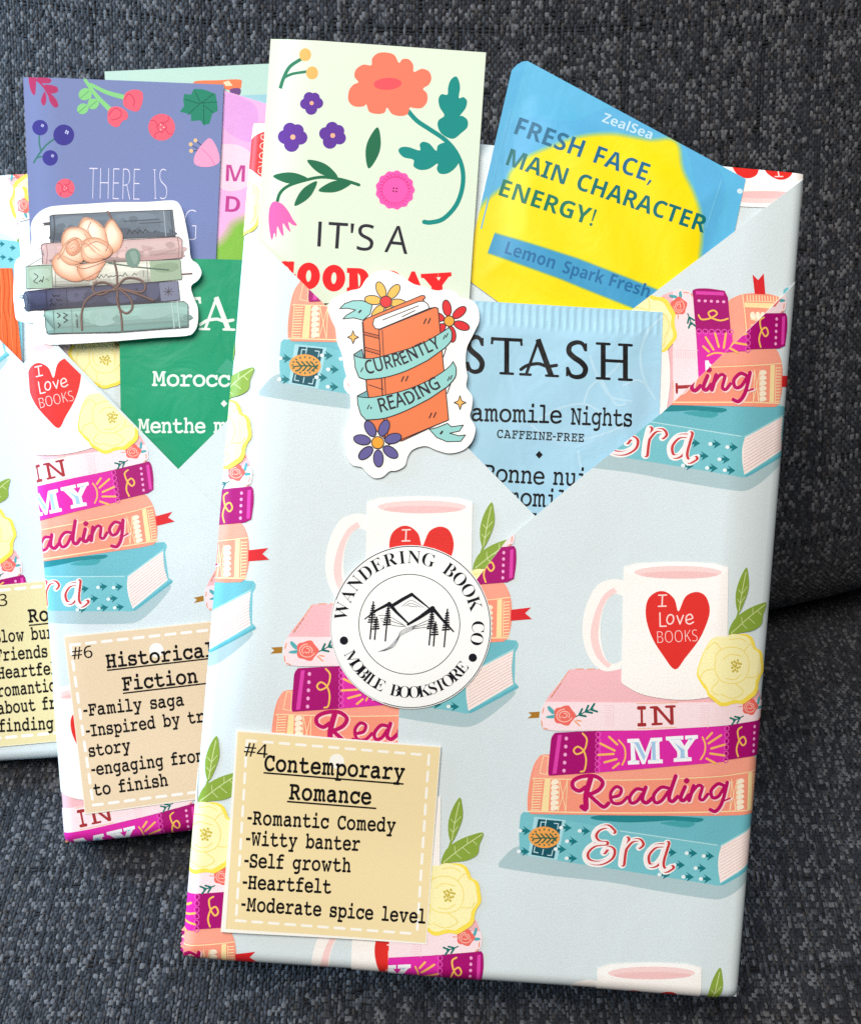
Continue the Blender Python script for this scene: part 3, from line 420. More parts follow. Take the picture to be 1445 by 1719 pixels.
ss2r0v/20Q/403/8/t/@/]/I/]0%/v/w07/m0V/f0w/d1C/h1^/r1n0(1s0>1r0K1l0V1b0c1O0n180y0t1+0Q18061F/{1U/k1h/a1}/[2=/g2h0(3+0S3=103D1P3B1p3=20362J3,262V1z2_1a2h1F2m1,2n0g2k0N2c0?2S0;2A0=230C2&0O1x0c1n0z1d1>1U1_1H1{1;251,2E0u2N0_2Q0C2H/p2+/M1V/9
st1{1./20n/50S/<0>/I0-/_/|/}/y0I/y2j/D2j/D3,/y3C06470Y470Y3=1j3=1j2j0Y2j0Y0J0^0-0k/t0}/i18/e1T/g1m/l1m/=1P/5
su3v1?/20a/:06/R/x/|/p0]/p3=0Q3=0Q0b0g/{1H/e1|/n2B0,2S0U2Y142Y3=3;3=3;/92f/92[/k2X/k2C/P2(/?1c/6
sv3*0j/9/93=/z3=0n0v0y0S1)0010/o12/o1:011E0T1P0v2D3=3*3=1S/9
sw530J/:/@3>0$3>0V100f0N0p/x0r/x0y091%0^101$1q3>2W3>3<1$3J0L3T/y3V/y3b0L3q104H3>5+3>3{/:34/:2O1R2@20272Y242Y2+202#1p1w1R14/:
sx38/E/90p1?/K3=053=191i2<3=3$3=1[1?3,/92B/9190r0//9
sy3,/s-J/U-K/@-O/@.$/R-~/j-|0+.%0A.30R.G0a.c0t/8/:3=/{3=0p0}1&0H1.0013/t16/t1B0E1U0~2E3=3,3=1B.b1-.20m-j0G-Q
sz2l/S/9/S/b1e2j/a2j/a3=2K3=2K2l0>/i2O/i2O/9
s03U1F/20{/60Y/C0=/W0(/v/r0?/f0k/]1A/Z1y/[2D/_2i/e3-/l3J0$3}0C4F0n4]1F4e1n4a244S2O4>2h3}2y3W3*3-322V341y331R30103+0k3#0L2j/v2J/P1|/: 1F/g1v/s2:0<2D0X2L0|2P1I2Q1y2P2L2L2v2D3=2:3Y1v4#1F410s4#0S3Y0I3=0B2v0=2L0<1y0=1I0B0|0I0X0S0=0s/s
s13U1</91<3#1<3R1>3y1+3g0p3R0;3(/w3P1D4]1w4]1w/9
s23U/Y/9/Y/l1$171F1Y1d1y1z2:2/2V282t2;38253[2#3v1d4+1@400z4-0[4#0@3p0$3[/a4*0#4@0F4R0o4_1@4d1~4Z2Q4@2p3s2z3<2v2r2j2N2V2.2=1i1z1E1V0}0K/s0K/q32/q32/9
s33U1)/20_/40</8/w/@/W/L/W0+/y/x0?/n0d/h1*/f1c/l2.0#2C0B2J0l2A172&1Q1U1b0x1g0G1g0G2?0x2?1Q2E1y2X252v2=3@273a2$3x1d4,1>410u4.0U4$093s/y3c/Z41/y4C0@4S0k4a1>4d2%4Z2T4A2r3v2{3D2t2t2_2P2?291q2+1q2(2H1v2n1^3(1:3/0j3*0A2v/y2]/Z28/D1e/7
s43U1}/91}0M/G0M/G1%1y4_2[4_2[1)3H1)3H0M2[0M2[/9 0(1)1}1)1}2i1~3I2$3z1}3z1p3^1a3D
s53U1./20e/40A/9/~/A/e/L/e0+0$/y0E/o0i/i1./g1_/m2+0$2C0E2K0u2D1D2/1d1d1w1,1}0Z1z031s/q2+0(4]2h4]2h4%0Z4%0O2M0p2Q1@2T1e2R2)2K2E2?2]2/3#1]3/0{3,0V2~072o/v2Y/^2?/J1{/=1V/5
s63U1O/21#/80V/I04/h/v06/l0O/e0m/a11/_1T/b2./i2c/v370/3d0L4.0t4J1J4]2/4d2N4c2l4]2l4*2N4020421_4.1<3}0{3k0f3Q0U340J2n0D2H0@1}0D1}0W280q2J152V1^2Z2<2Q2j243,1a360|330W3+072y/w2g/^25/= 1N/f1w/m2:0%2N0I2T0|2N1J2=1l1{2$1P2,132)0t1z0_1k0N1W0D1B0A1-0D0k0L0L0Z020p/x1//k
s73U0;/92N4%/W4%/W4]344]344.0~/9
s83U1H/21#/40^/;0B/E0+/T/f0#/Z0Z/^0{/j1:/z1Q031f0K1v0f2)0D2?0)2Y/q2|/k3I/p3m/~4.094D0V4U0{4a1F4d2&4[2U4E2u3|3#3H2|3-2s2q2d2[2O2I2:2:1}2,2>1x2X1g2o1R3$1<300}340]3)0%2d/V20/; 1I2C1k2S2+2h2=3%2C3F2=3f2+3|1k4.1F431#4.0d3|0P3f0J3F0M300V2x0f2h0x2Y 1G/c1t/i29/z2L0:2S0]2L0~271=1r1R1G1g1<1k0p1U0R1>0@0}0;0Z0A0:0T/z0u/i
s93U0c/20B/40$/90$/m0@/g0b/e12/i1T/t1r0+2,0C2;0b2F1(2L1L2O1t2K1t291^1|1K1Z1>121:0S1D0(1b/f25/[2t/a3H/p3r0,470J4O0q4^1B4d1o4]2;4K2]4.2x3_3%3E3-3)312e322A301h3)142w0^2c022E/i1y/J1F/8 1?1k1^1n1y1x232,2B2>2L2R2O2j2M3+2D3H263d1}3y1c4,1B410w4*0W3p0C3K0<2u0B2J0S2*0q1q
s#4.0,/90E0n/J0n/J1@0N1@0f2S/e2S/e3%0n3%1.4]1_4]1C3%2K3%2h4]3;4]2{3%3w3%3w2S2r2S2]1@3a1@3a0n2S0n27/91c/91~0n0w0n0[/9 1$1@2,1@2A2S1:2S
s!1<0&0i/q4]0_4]0M0i 0:/00*/2/w/:/n/H/k/^/n/t/w0&0*0/0:010J0/0W0&0c/t0f/^0c/H0W/:0J/2
s,1;/U.;/j/6/r/c/x0.0]0.0c0&0V/Z0H/107.c0&.;
s.1;09/00*/2/w/:/n/H/k/^/n/t/w0&0*0/09010J0/0W0&0c/t0f/^0c/H0W/:0J/2
s'0y/t2b/g4]0K4]0>2b
bA41/0/9/0/K/B/N/Q/W/^/j/l0+1U4N1i4M3U073f/r3r/[4$/O47/K47/91n/91n/K2</R2I/i2G/v2?012+0f0G0f0/0&0,/v0+/k07/S0]/K0b/K0b/9 0Q1(1{1(182o
bB47/I/9/I/J/h/O/y/Y0(/n0+020+3F0)3a0$3s/y4$/n4-/^41/H43/H4C1e4C2W4=354)3V3c3c343Z2i3F2I3#232M2$3-1p3V1U3q143y0f3n0,3H/]3./L2j/B2D/;1w/9 1=2*1C2*1s2/252>2E2[2K3.2G3V2;3s2%4(1a4.1M4,1C4$1>3s1=3] 1g/Q21/W2I/l2V012[0b2U172C1W1~1j1L1p1=1p1=/|1?/i1E/Z1Q/S
bC4P2//.1i/01H/61+/?0k/M0;/s/s0H/f0f/[1)/U1I/S1m/U24/[2T/f2s/s340<3f0m4/1-4<1J4F1k4L214M2e4G3D443Y4/3o473z4M414M412d3{2d3^3A393n2i4.27471[4*153Z0y2q0r1k0z0l180*1d/^2D/Q2n/V3;/h3b0&4(0J4;093p/h3B/G2j/4
bD4n/M/9/M/J/j/N/z/W0&/i0*0+0*3K0&3n/x4%/f4//H43/H4C1g4C2D4@2x453G3}3l3c4-3A4@2u4L2E4P1m4A0b3o/t2}/G1m/9 1g/Q2E/_2o0+2}0H3,0m321<341n3,2n2o3S2E3{1h4-1Q4+1E3~1?3p1=3V1=0(1?/k1E/[1Q/T
bE46/G/9/G/J/g/M/y/W0(/k0+0.0+3F0(3l/y4$/g4//I43/I4C3f4C3f2p3T2p3F3J3)3m2U4#1q4*1O4(1F4#1A3x1>3Y1>2#1H2#1q2*212;2C2Z2N3.2_3.2_0V2M0V2H0|2?1<211P1z1]1a1e1@1g1>1g1>/~1@/j1G/]1U/V1o/U2B/W2i/b3./p3H0+3_0I3r0q4*0q3i/9
bF3k/H/9/H/J/h/P/y/[0(/p0+040+3L0&3l/x3~/f4-/G43/G4C3a4C3a2p3N2p3F3:383V3$3m2f3{2A4(1o4+1O4)1A3|1=3e1=2$1E2$1n2+2.2<2@2[2J302]302]0V2K0V2@1/2/1O1n1c1D1i1=1i1=011>/v1C/f1K/X1Y/Q1n/L2//J2//9
bG4z2://1r/11O/611/@0o/L0=/r/t0G/g0e/]1(/V1I/U1n/V25/]2U/g2t/t350=3f0m4/1-4<1J4F1j4L2/4M2g4G3F453Y403e423m473z4M414M412d3{2d3j3/3S3P3:3m2y4%2Y4329471^4*173Z0{2r0t1m0v190|0i1,0B1;/~1f/S2A/F2d/I2x/T3(/h3,0&3,0b3(0|2y112e1:2A1=2A1M4r1M4r1=4U1:4E124=0}4:0b4:/V3i/E3:/92i/1
bH5./H/9/H/J/h/O/y/Y0(/m0+010+3P0&3m/y4#/g4./I43/I4C1{4C1{431e401S4,1H4$1B3v1>3g1=3P1=2)3+2)3+3P3*3g3%3v2{4$2p4,2_402H432H4C4y4C4y434Z4.4I4#4@3n4=3P4=014@/o4I/Z4Z/O4y/J4y/92H/92H/J2g/N2y/X3(/l3+013+1f1=1f1=011@/m1I/Y1[/O1{/J1{/9
bI23/F/9/F/J/e/P/x/Y0(/l0+0+0+3X0(3s/z4&/h4//F43/F4C1}4C1}431^4/1K4&1A3s1>3X1>0-1?/v1B/g1I/[1U/S1h/N2#/J2#/9
bJ2z0M.Q0..T/n.]/V.l/D.~/9/8/6/P/9/g/D/x/S0&/g0+/{0&0//y09/j0=/U0;/F05/80-/%04.q0I.l0_.p0m.{0s/30v/N0v3D0t3]0p3p0i3}0Z4*0H4/0/430/4C2j4C2j432R402C4+283~223r2.3^2-3D2-092#/N1d.y14.Z
bK4|/I/9/I/J/h/O/z/Y0(/m0+010+3P0(3m/z4#/h4./J43/J4C1{4C1{431f401T4,1I4$1B3v1?3g1>3P1>1s2q3J3+3e323y2~4.2Q432Q4C4d4C4d434Y434;4.3v3z3R3b3.3>2=2K4K/i4W/[4e/R4s/M5*/J5*/92G/92G/J2b/K2r/N2{/T2~/[2y/j2l/}1N1^1>1M1>011A/m1J/Y1]/O1{/J1{/9
bL4%/H/9/H/J/h/O/y/Y0(/m0+010+3P0&3n/y4$/g4./I43/I4C2(4C2(431k411W4.1K4&1C3w1>3h1=3P1=031>/y1@/j1F/_1O/X1^/U1s/U2D/X2k/c3./s3G003]0P3p0|4&0|3i/9
bM6D/G/9/G/J/f/O/x/Y0(/m0+0/0+3S0*3i0&3w/{4%/p4,/_40/H43/H4C1@4C2m0p4=4C634C63435s4-5b3~5V3l5S3O5S055T/x5X/f5_/X5k/P5y/L63/J63/93c/93c/J3x/M4-/R47/Y4>/g4A/x4C034C3f2N/92</90I3Z0I000M/k0X/W0m/M10/J10/9
bN4l3j/.0K330K0/0N/l0W/X0j/N1./J1./9/K/9/K/J/b/L/q/P/|/W0&/d0+/t0,0/0,3Y/l3|/^4-/K43/K4C0~4C3]103]3N3[3f3W3u3P4$3F4+36402{432{4C4]4C4]434>4.4-4$4$3n3}3N3}/.
bO5023/.1]/310/@0c/V0>/u/}0=/h0h/Y1:/U1m/Y2B/h2q/}3?0?3d0d4%114<1a4J274N2i4J3:4<3d4&4+3f4G3A4^2s4l2C4p1m4l1:4^0h4G0=4*/u3b/V38/@2f/3 27/E2k/S34/}3I0g3P1m3N2D3H2q3?3;313Z2f4*22471Y4*153Z0z2r0s1m0u190{0i1*0B18/~1_/S
bP3y/H/9/H/J/h/O/y/Y0(/m0+010+3P0&3m/y4#/g4./I43/I4C1^4C2+4B2M4@2k4;3$443C3}3[3e3k3D3p2|3e2F3D1y3,1j2j1^2G1W1{1U1=1U1=011@/m1I/Y1[/O1{/J1{/9 1=1o1P1o1}1t2>2+2M2I2R2y2N3L2A3m2*4$1a4+1N4)1D4#1?3u1=3e
bQ503O-y2k.%24.;1d.a1B/80o/N0E/m0%06/j0c/Y17/U1m/Y2B/h2q/}3?0?3d0d4%114<1a4J274N2i4J3:4<3d4&4+3f4G3A4^2s4l2C4p1m4n1C4e0z4U0U4B064*/t3h/[3E/H2z/935.q3O.V3p.F49.A4O.C4j.I4m.64/.# 27/E2l/S34/}3J0g3Q1m3O2D3I2q3?3;313Z2f4*22471Y4*153Z0z2r0s1m0u190{0i1*0B19/~1a/S
bR4U/H/9/H/J/h/O/y/Y0(/m0+010+3P0&3m/y4#/g4./I43/I4C1b4C264A2a4<3(433D4%3l3Y3x2~3r2V3^273=1z2k1i4,/m4@/S4K/L4Z/J4]/J4]/93&/91P1[1=1[1=011@/m1I/Y1[/O1{/J1{/9 1=1s1R1s2&1y2F202X2P2_3$2Y3O2J3n214$1i4+1Q4)1E3}1?3p1=3V
bS3[/f/./f1$/y1$030>0O/m0w/Q1L/H1p/M2//^2?/w2E09270c1j1&1*1F0P1f0-2+/s2O/m2|/q3G/~3j084)0S4=0v4J1@4N1U4M1n4I2-4D2H4<2Q4:2Z492i4>2p4N3(4N3(2o2r2o2f372S3V2>3q2%4)1g451I491*440n4%0^3m0X3Q0]390k3$1%2o1D2^2+2?2P2+2m1r3%1Z331C3:1)3<0g370=3(/u2j/V2G/A1y/31G//1$/10_/:0B/B05/E0$/@/x/.
bT3~0</90</J0[/N0p/X0z/m0~010~4-0w4-0F4%/|3j/d3D/V2n/D2n/D4C3q4C3q2m3a2m3R3E3:3k2o4%2;4-254-250129/l2B/W2V/N2x/J2x/9
bU4j2%/,1T//1//70l/C0R/V0@/o03010,0S0)0}0)3P0%3m/x4#/f4./H43/H4C1y4C1y431d401Q4,1G4$1@3v1=3g1<3P1<0n1A081R/n1q/V2A/O2v/X3@/s3V0C3^1%3^3O3Z3m3P3~3=4-2x432x4C4V4C4V434<4,4-3|4$3k3}3O3}1<3{0g3s0<3e/u3Q/Y39/F2u/72P//
bV4(1[/,/g3R/Z3j/O3{/A4,/+43/+4C1Z4C1Z431?411-4,0~3~0z3q0}3d1(3O210q313N363a383p343~3+4,2t412Y432Y4C464C46433~403o4&3b3r3S3T1o/,
bW6-12/./Y3_/Q3t/H4&/<4//*43/*4C1<4C1<431)410x4,0q3~0n3q0p3a0v3J1h0{2[362L3f2D3y294)2*4/1n431n4C434C43433k4,3_3s3f3W4V1-5@3F5F3]5H3m5E3|5=4*5/404u434u4C6:4C6:436)4-5w3|5m3k5d3P4:/.4(/.2l2e1E/.
bX4S/D/9/D/J/p/W0:/}1H1W0.3W/y3p/j4$/Z4//I43/G43/G4C1}4C1}431n431O4-1E3v1H3k1P3Y272O2r3J3#3c3(3u2x4,2S432S4C4F4C4F434C434&4/3j3~3Q3j3:3J2G273t/t40/U4</M4I/J4L/J4L/91w/91w/J1|/J2D/P2P/d2L/t2A0/1Y1>0l010b/y0]/h0k/Q15/J15/9
bY4%0E/90E/J0e/O0v/Y1#/m1(011(1:/i3X/V3u/G4)/:4//,42/,4C1V4C1V421J421:401.4,1$4$0~3w1$3l1+3^2%1k2}3C3.3Z323o3$4*2X422U422U4C434C43423~4.3p4#3c3r3T3^2:1R2:012=/m2F/Y2X/O2x/J2x/9
bZ46/M/9/M/D2B4*1^4*154&0o3{0S3n0>3W0,39/x2l/g2l/t4C3m4C3m470{/V1x/V2]/_32/x3U0G3n1+4#1+3n/9
b'0y/t2b/g4]0K4]0>2b
dA4K/9/9104_2S4_4K/937/92o0R0r0R0M/9 111N2U1N212g2)3)1y3L1q3n1h3K1[3$1S2g
dB4?/w/9/w4]1Y4]2-4Z2T4U2w4L384A3]3w3k3;3f2p3U2O3>282z2-2z2)361~3J1s3]1e3k1N3t143w0m3k013F/_3,/N2i/B2E/;1y/9 1)2O1f2O202S2H2_2U2q2Z3.2T3E2E3U2+3_1a3c1)3c 1)041m0429082R0F2b0Z2f0w2b142R1G281T1j1X1)1X
dC4(2-/21d/41B/:1$/C0g/Q0;/x/y0N/o0m/h11/c1R/b1x/d2@/i2c/q3&/|3D0A3x0o4C1/4P1L4Z1n4b264d2Z4b3#4Y3H4O3k4A3H3G3-3S2m3^2P3f263i1[3]163;1(2~0y2b0t2@0r1w0t1Q0y121&0q130X1X08260.2S002s05360=3W0G3W/K38/@2t/82Q/4
dD4o/w/9/w4]1Z4]2$4Z2G4U2i4L3+4A3]3z4&3K453/4>2k4D2H4F1}4B1B450l3z0@3Z/x34/]2b/H2-/=1K/9 1)041U042<0>2l0[3,14361{332E3-2g2}3&2n3<2A3X1a3c1)3c
dE3M/w/9/w4]3$4]3$3c1)3c1)2Q2t2Q2t1W1)1W1)043$043$/9
dF3F/w/9/w4]3#4]3#3c1(3c1(2?2s2?2s1D1(1D1(/9
dG4d24/21Z/61./B0c/V0A/s0&0</p0h/f1?/b1y/d2C/i2g/r3+0#3H043d0H3{0a430{4D1>4Q1_4[2)4b2O4d2w4b3B4Z3g4Q4,4E3e3L3L3W313a2o3g2O3i2$3d1[3R1>3:1)2u0v2K0r1w0u1I0~0}140[1L0B1n032;0.2a002}052}1@1{1@1{2;4-2;4-/N3a/B37/:2g/4
dH5$/w/9/w4]1)4]1)2Q352Q354]4A4]4A/935/9351V1)1V1)/9
dI23/N/9/N/u0005003b/N3}/N4]1y4]1y3}1<3b1<051y/u1y/9
dJ1g/C-_.|-b.b-g.b.c.y.]/7.Z/H.]/W.c/f.m/o.|/u/8/w/W/w4]1)4]1)/X1#.{0q.M0X.,09-q/o-d
dK4:/w/9/w4]1)4]1)221<2N1Q2l2|4]494]2C294:/92z/91T1Q1)121)/9
dL3P/w/9/w4]1)4]1)043:043:/9
dM6C/w/9/w4]1N4]2h0Q2j0Q4/4]5b4]5b/94Z/94Z1l4[2E4^3#4a3L4]3L3:/925/90v3M0s3M0v3$0x2D0y1h0y/9
dN5E/w/9/w4]1D4]3d0X3f0X3c1B3a2+3a4]4d4]4d/93:/90v3@0s3@0w2T0y1k0y/9
dO5:29/21o/41K/:1-/D0m/Q0?/x/z0O/p0n/h12/c1T/b1z/c2C/h2g/p3+/z3H0?3{0m4D1-4R1K4[1o4c2:4e2a4c3(4[3F4R3c4D443{4S3G4_3*4h2f4l2C4n1y4l1S4h124_0m4S0N44/x3c/Q3F/D3(/:2a/4 290/2s093>0Z3J0t3S143X1T3Z1y3X2B3S2d3J3$3>3<2s3^2:3i1[3^163<1)3$0{2d0v2B0t1y0v1T0{141)0t160Z1[09
dP3}/w/9/w4]1^4]2/4Y2T4R2t4E32443R3^3^2z3X2O3K2*341d2l1H2:171U121)121)/9 1)2,1J2,1s20262=2H2S2O2v2;3P1W3c1)3c
dQ5:3@-{2A/229/21o/41K/:1-/D0m/Q0?/x/z0O/p0n/h12/c1T/b1z/c2C/h2g/p3+/z3H0?3{0m4D1-4R1K4[1o4c2:4e2a4c3(4[3F4R3c4D443{4S3G4_3*4h2f4l2C4n1y4l1P4f1,4[0f4O0E4>0*4*/m3m/W3N/H4k-{ 290/2s093>0Z3J0t3S143X1T3Z1y3X2B3S2d3J3$3>3<2s3^2:3i1[3^163<1)3$0{2d0v2B0t1y0v1T0{141)0t160Z1[09
dR47/w/9/w4]1O4]2#4Y2K4S2n4G3.483Q3f3^3$3Y2a3P2D3B2.3/1v2u1f2]1X47/92z/91a1?1)1?1)/9 1)291J291w2=292I2I2_2O2}2I3?283S1u3_1H3c1)3c
dS3G1./20d/40?/:/y/C/X/O/X0U/}0G0F0:0l00160-1V011m0<1y0L1}0b1v0{1b131B1D0x1V0R1j0?1w0-2+/x2>/k2S/b2o/^33/j3n004>0H4N0e4Y1*4b1N4d1t4b2<4Z2a4O3*4A2d3J2C3V2&3a1h3g1J3i113e0y3Y0n3J0j360o2z1$2i1B2V1k2C22212O1z2h1e2y1K3)1/3,0g2|0,2W/X2>/H1{/<1U/5
dT3Z0r/90r3b/F3b/F4]3L4]3L3b1~3b1~/9
dU4z2*/21V/51//>0h/N0K/e050#0%0B/w0g/t12/t4]1$4]1$1A1,0j1>0G1]052-0/2W052w0I3-0l321B324]4?4]4?10490Z4)003h/g3@/I2i/8
dV411*/9/94]0G4]1H1I1O1.1Z0^1c091j0^1u1.1|1I2~4]414]2?/9
dW6S0Z/9/94]0D4]1(1c111:1:0f1@0<1F0f1N181V1Z2C4]3J4]471Z4>184G0f4M0<4S0f4]1:4f1c5H4]6S4]52/93s/9302*3+2@3#2b2x3(2t3A2q3(2j2c2d2@2]2)1w/9
dX4</9/91%2$/C4]0Z4]1k2c2w4]414]2L1{4</92|/91e1<0M/9
dY3z1%/91%1>/94]0N4]1Y2H2f4]3z4]221B22/9
dZ3Z/I/9/I/}2#3c/O3c/O4]3D4]3D3u0k043J043J/9
de3d1c/21-/70Y/G03/c/q0,/^0[/W1</^1y/o2N0.2u0Q350}3E1R3J1x3H2=3@2Z322t2z3,2b3:2D3B1~3E1V3E1$0f1$0m0Y1#0<1@0*1h0#2/0%2M0+2m04300A30/L2p/A2P/92//4 0h1j2@1j2;2.2/2F1t2W1S2]192X0~2I0o21
dm6_/o/9/o3D0c3D0p2p0v2p1/3-1I3>1i3G2-3J2R3G2s3=313-3C2p3L2p3b3-3|3>4@3G4a3J5=3B5f3+5~2Z6+1x6+/94{/94{1^4m2@4B2S3{2L3e273V1p3R1?3R/92G/92G1^292@1k2S1E2L1/240~1i0z140z/9
do3w1V/21%/80T/H00/f/p00/^0b/W1?/Z1l/e27/t2W0.2t0H3/0h3>103G1X3J203E2Z343$2t3@2M3Q1y3V1?3S0o3J0G3;0%3%/f2g/N2G/?2#/5 1W0*1{01280F2E0j2I1?2E1q28281{2L1W2S142L0x280k1q0f1?0k0j0x0F1501
dn45/o/9/o3D0c3D0p2p0v2p1/3-1K3>1l3G233J2j3B383+3S2Z3]1x3]/92Q/92Q1^2M2&2C2@202O1q2S1H2L10241#1i0z140z/9
dp4$/o-J/o3D0h3D0v2o0z2o113)1G3:1f3F2/3J2h3>3:2u3J2Y3V283_1m3b1?3^0n3V0F3J0$38/e2f/>2,/21c/61F/A10/P0z/c0u/c0y/F0z/,0z-J 1k0+2-022B0G2O0l2S1@2O1r2B282,2M1i2S1F2M112;1#1x0z1J0z1@0~0l1/0G1E02
da3m0p/20A/9/w/O/^/u/U0M/a1&0$1K0<1W0X1b0|1h1G1k2.1m2.1}2*2;1z2M1h2W1N2Z132X0t2R0Y2J0?2?/y3*0>380b3B1,3I1R3K2:3C2l3+3.2]381}38/92K/928/m25/m1x/Q1^/@1>/6 1:/}1X0&1s062(0M2.0n2.111b10171+0x0y0j0f0e0M0h090r0,1&0$
dr2a/o/9/o3D0b3D0q2a0v2a1.2{1G361g3E2/3J2A3J2Q3H2I2C2<2E2,2F1n2D1T2=1?211.1{0~1c0z1B0z/9
dk3w/o/9/o4|0z4|0z2H0y1z0u1N0v1N101m1G2-2U3D3o3D241W3w/92[/91J0v0z0R0z/9
ds2~0z/20T/406/7/u/>/X/H/X0A/y050?0+0a0$0}/}1;0$1L0+1U051Y0B1S0S1L0[1>0f0d0~0C120*1@/r1P/d1e/Z1|/W2=/c2l0%310T3D163J1X3I1y3D2>3;2_3.2@2?1h2R1N2X152Z0o2S0d2A0i221#1}1U1h1u1Y231K2G1<2V1)2a0m2d0M2X/w2;/P2$/C1e/:1C/4
dh45/o/9/o4|0z4|0z3m0y380v2p0{2p143-1M3>1l3G213J2i3B383+3S2Z3]1x3]/92Q/92Q1^2B2@1q2S1I2L11241#1i0z140z/9
dl1T/o/9/o4|0z4|0z/9
d!1<0&0i/q4]0_4]0M0i 0:/00*/2/w/:/n/H/k/^/n/t/w0&0*0/0:010J0/0W0&0c/t0f/^0c/H0W/:0J/2
d,1;/U.;/j/6/r/c/x0.0]0.0c0&0V/Z0H/107.c0&.;
iR4).r/9.r/H/*/J/9/M/E/U/O/d/X/v/b050S3F0W3X0X3h0V3w0M4%0?4+0)4/0)4?2+4?2R4=2v4937413M4%3l3b3v333n2f3S2B3+2&2L1p3,/x35/c3A/U3Q/N3g/J3g/928/91I1g141g0j020d/j0f/Z0o/Q0}/K18/H18/9 1L1~2#2+2H2D2a2l2i3A2X3t2+4)1y4(1q4#1k3v1f3f1:2#1C1~
ie2;07/0/j/7/I/L/5/p/.0B/20i/?13/R1V/l1y0.2:0M2P0q2a172f1V2a1o2S1}2?2&2%1w1X1V151>1$0{0r0W0g0/0]0+080./}07/m0F/b0Z/^1%/n1J0?1^031C/f1$/G0^/5 040t0R0~0n121*1E1:1[1E1u1H221G2>1B2F122M0w2D0_2*0G1V
ia3$/p/0/Q/6/:/G/+/c/%0)/*0M/40u/D1?/Y1e/t2)042B0_2[1,2f1M2Y1^271j2^2W2^1z0L1q0*1m/s1p/g1w/c21/o2K072Z0.2@/c2%/F1h/61L/01-/;0}/[1#/o1)0+0k/a0O/E04/5 0=/d0L/h0]/s0m0)0z0?1,0X170u1A161G1Q1L1l1M2%1G2>132G1#2B0o260^1}0M1d0?1E031%0%0S/|010(/n
id2~/r/0/S/5/</G/./f/*02/,0R/50v/C1=/V1_/o1~0.2>0Y2Z1+2f1E2b1]2T1w3R1{3f1|3s1z3}1s4(1g4+1T4-1T4?2=4G3,4R1v031q/w1o/k1w/d2#/g2-/o2G092W0.2</c2#/F1h/51M/01./;1#/]1%/r1+0,0l/a0Q/E06/5 0@/e0O/i0a/u0p0,0~0C1/0_1;0{1D1<1K1W1O1p1P2&1J2A182I1+2F0w2;0h2*0X1p0J1V0=1<020{0*0_0#0E/}0/0$/z0+/n04/g
ii1I0f3H0R3L0D3U0:3e073w0:4-0D4;0R4E0f4H0w4E1*4;144-173w143e1*3U0w3L /l/1/V/4/F/>/=/N/:/d/=/{/C07/g1Z/n1v/p2,/i2:/S2?/L2?/L2O092Y0x2f090504/r07/i0?/e0S/q0p0:0}010c/e0G/G0,/6
in3:1]/01:/<1//d11/v16041?0S1L0{1e1g1k2#1g2/1]23171|0j1E0T0z0A0K00/t/}/9/+/9/e1Z/m1y/o2,/h2:/Q2?/K2?/J2O/j2S002X0R2_0y2f0T1H0{1~1B2G1e2^2.2f2T2W2b212[1k2U1P2K1120072%/t2)/j22/f2;/i2E/r2_0:2o002Q/d28/F1y/5
ig2X0--b/P-g/&-v.i.3.a.P.f.h.u.{/5/0/Z/>/?/U/6/n/:0#/E03/W0B/t0R/^0d/M0u/E1-/B1D/G1e/U2%/m2?0/2S0Q2a0w2f1O2[1}2C2]2C2Y2%232%251v261j211G1}1+1f0m1F0X1#0L0V0H030J0%0?/}040)0(0=/z0i/m1=/Y1P/N1a/B1n/-1r.p1m.Q1].81D.#1$-o0X-e 0T0^0g0c0w0p1+1)161C1=1a1@2#182C0~2M0l2I0Z2;0K2$0@1g081H061+0>0i 05-x0U-|0o.,1#.=1).P0~.e0l.t0K/%/w/5/N.u/@.T/F.?/W.-/q-|
iE45.r/9.r/H/*/J/9/M/E/U/O/d/X/v/b050S3F0W3X0X3h0V3w0M4%0?4+0)4/0)4?4,4?3n2t3Y2t3Y2z3R3M3=3n2s4#2;4)1{4&1n3y1e3e1<2)1O2)1q2*2/2/2C282S2F2c2X2p2r3$2r2O0j2@0j2A0w2A1*2<1H2.1]1p1i1I1m1@1m161l0h0)0d/s0b/g0d/[0k/U0x/Q14/P1c/R2./Z2O/j2o0$3/0B3I0j3Z0j33/9
ir23/+/9/e1Z/m1y/o2,/h2:/Q2?/K2?/J2O/j2S002X0R2_0y2f0R1D0d1c0r1|1$26122F1?2S1L2]1Y2d1g2f2(2X21272/1~2&1o1u1f1e1c1Q1h1A1w1;1z1#1j0a160N0m0?0A00/n/}/9
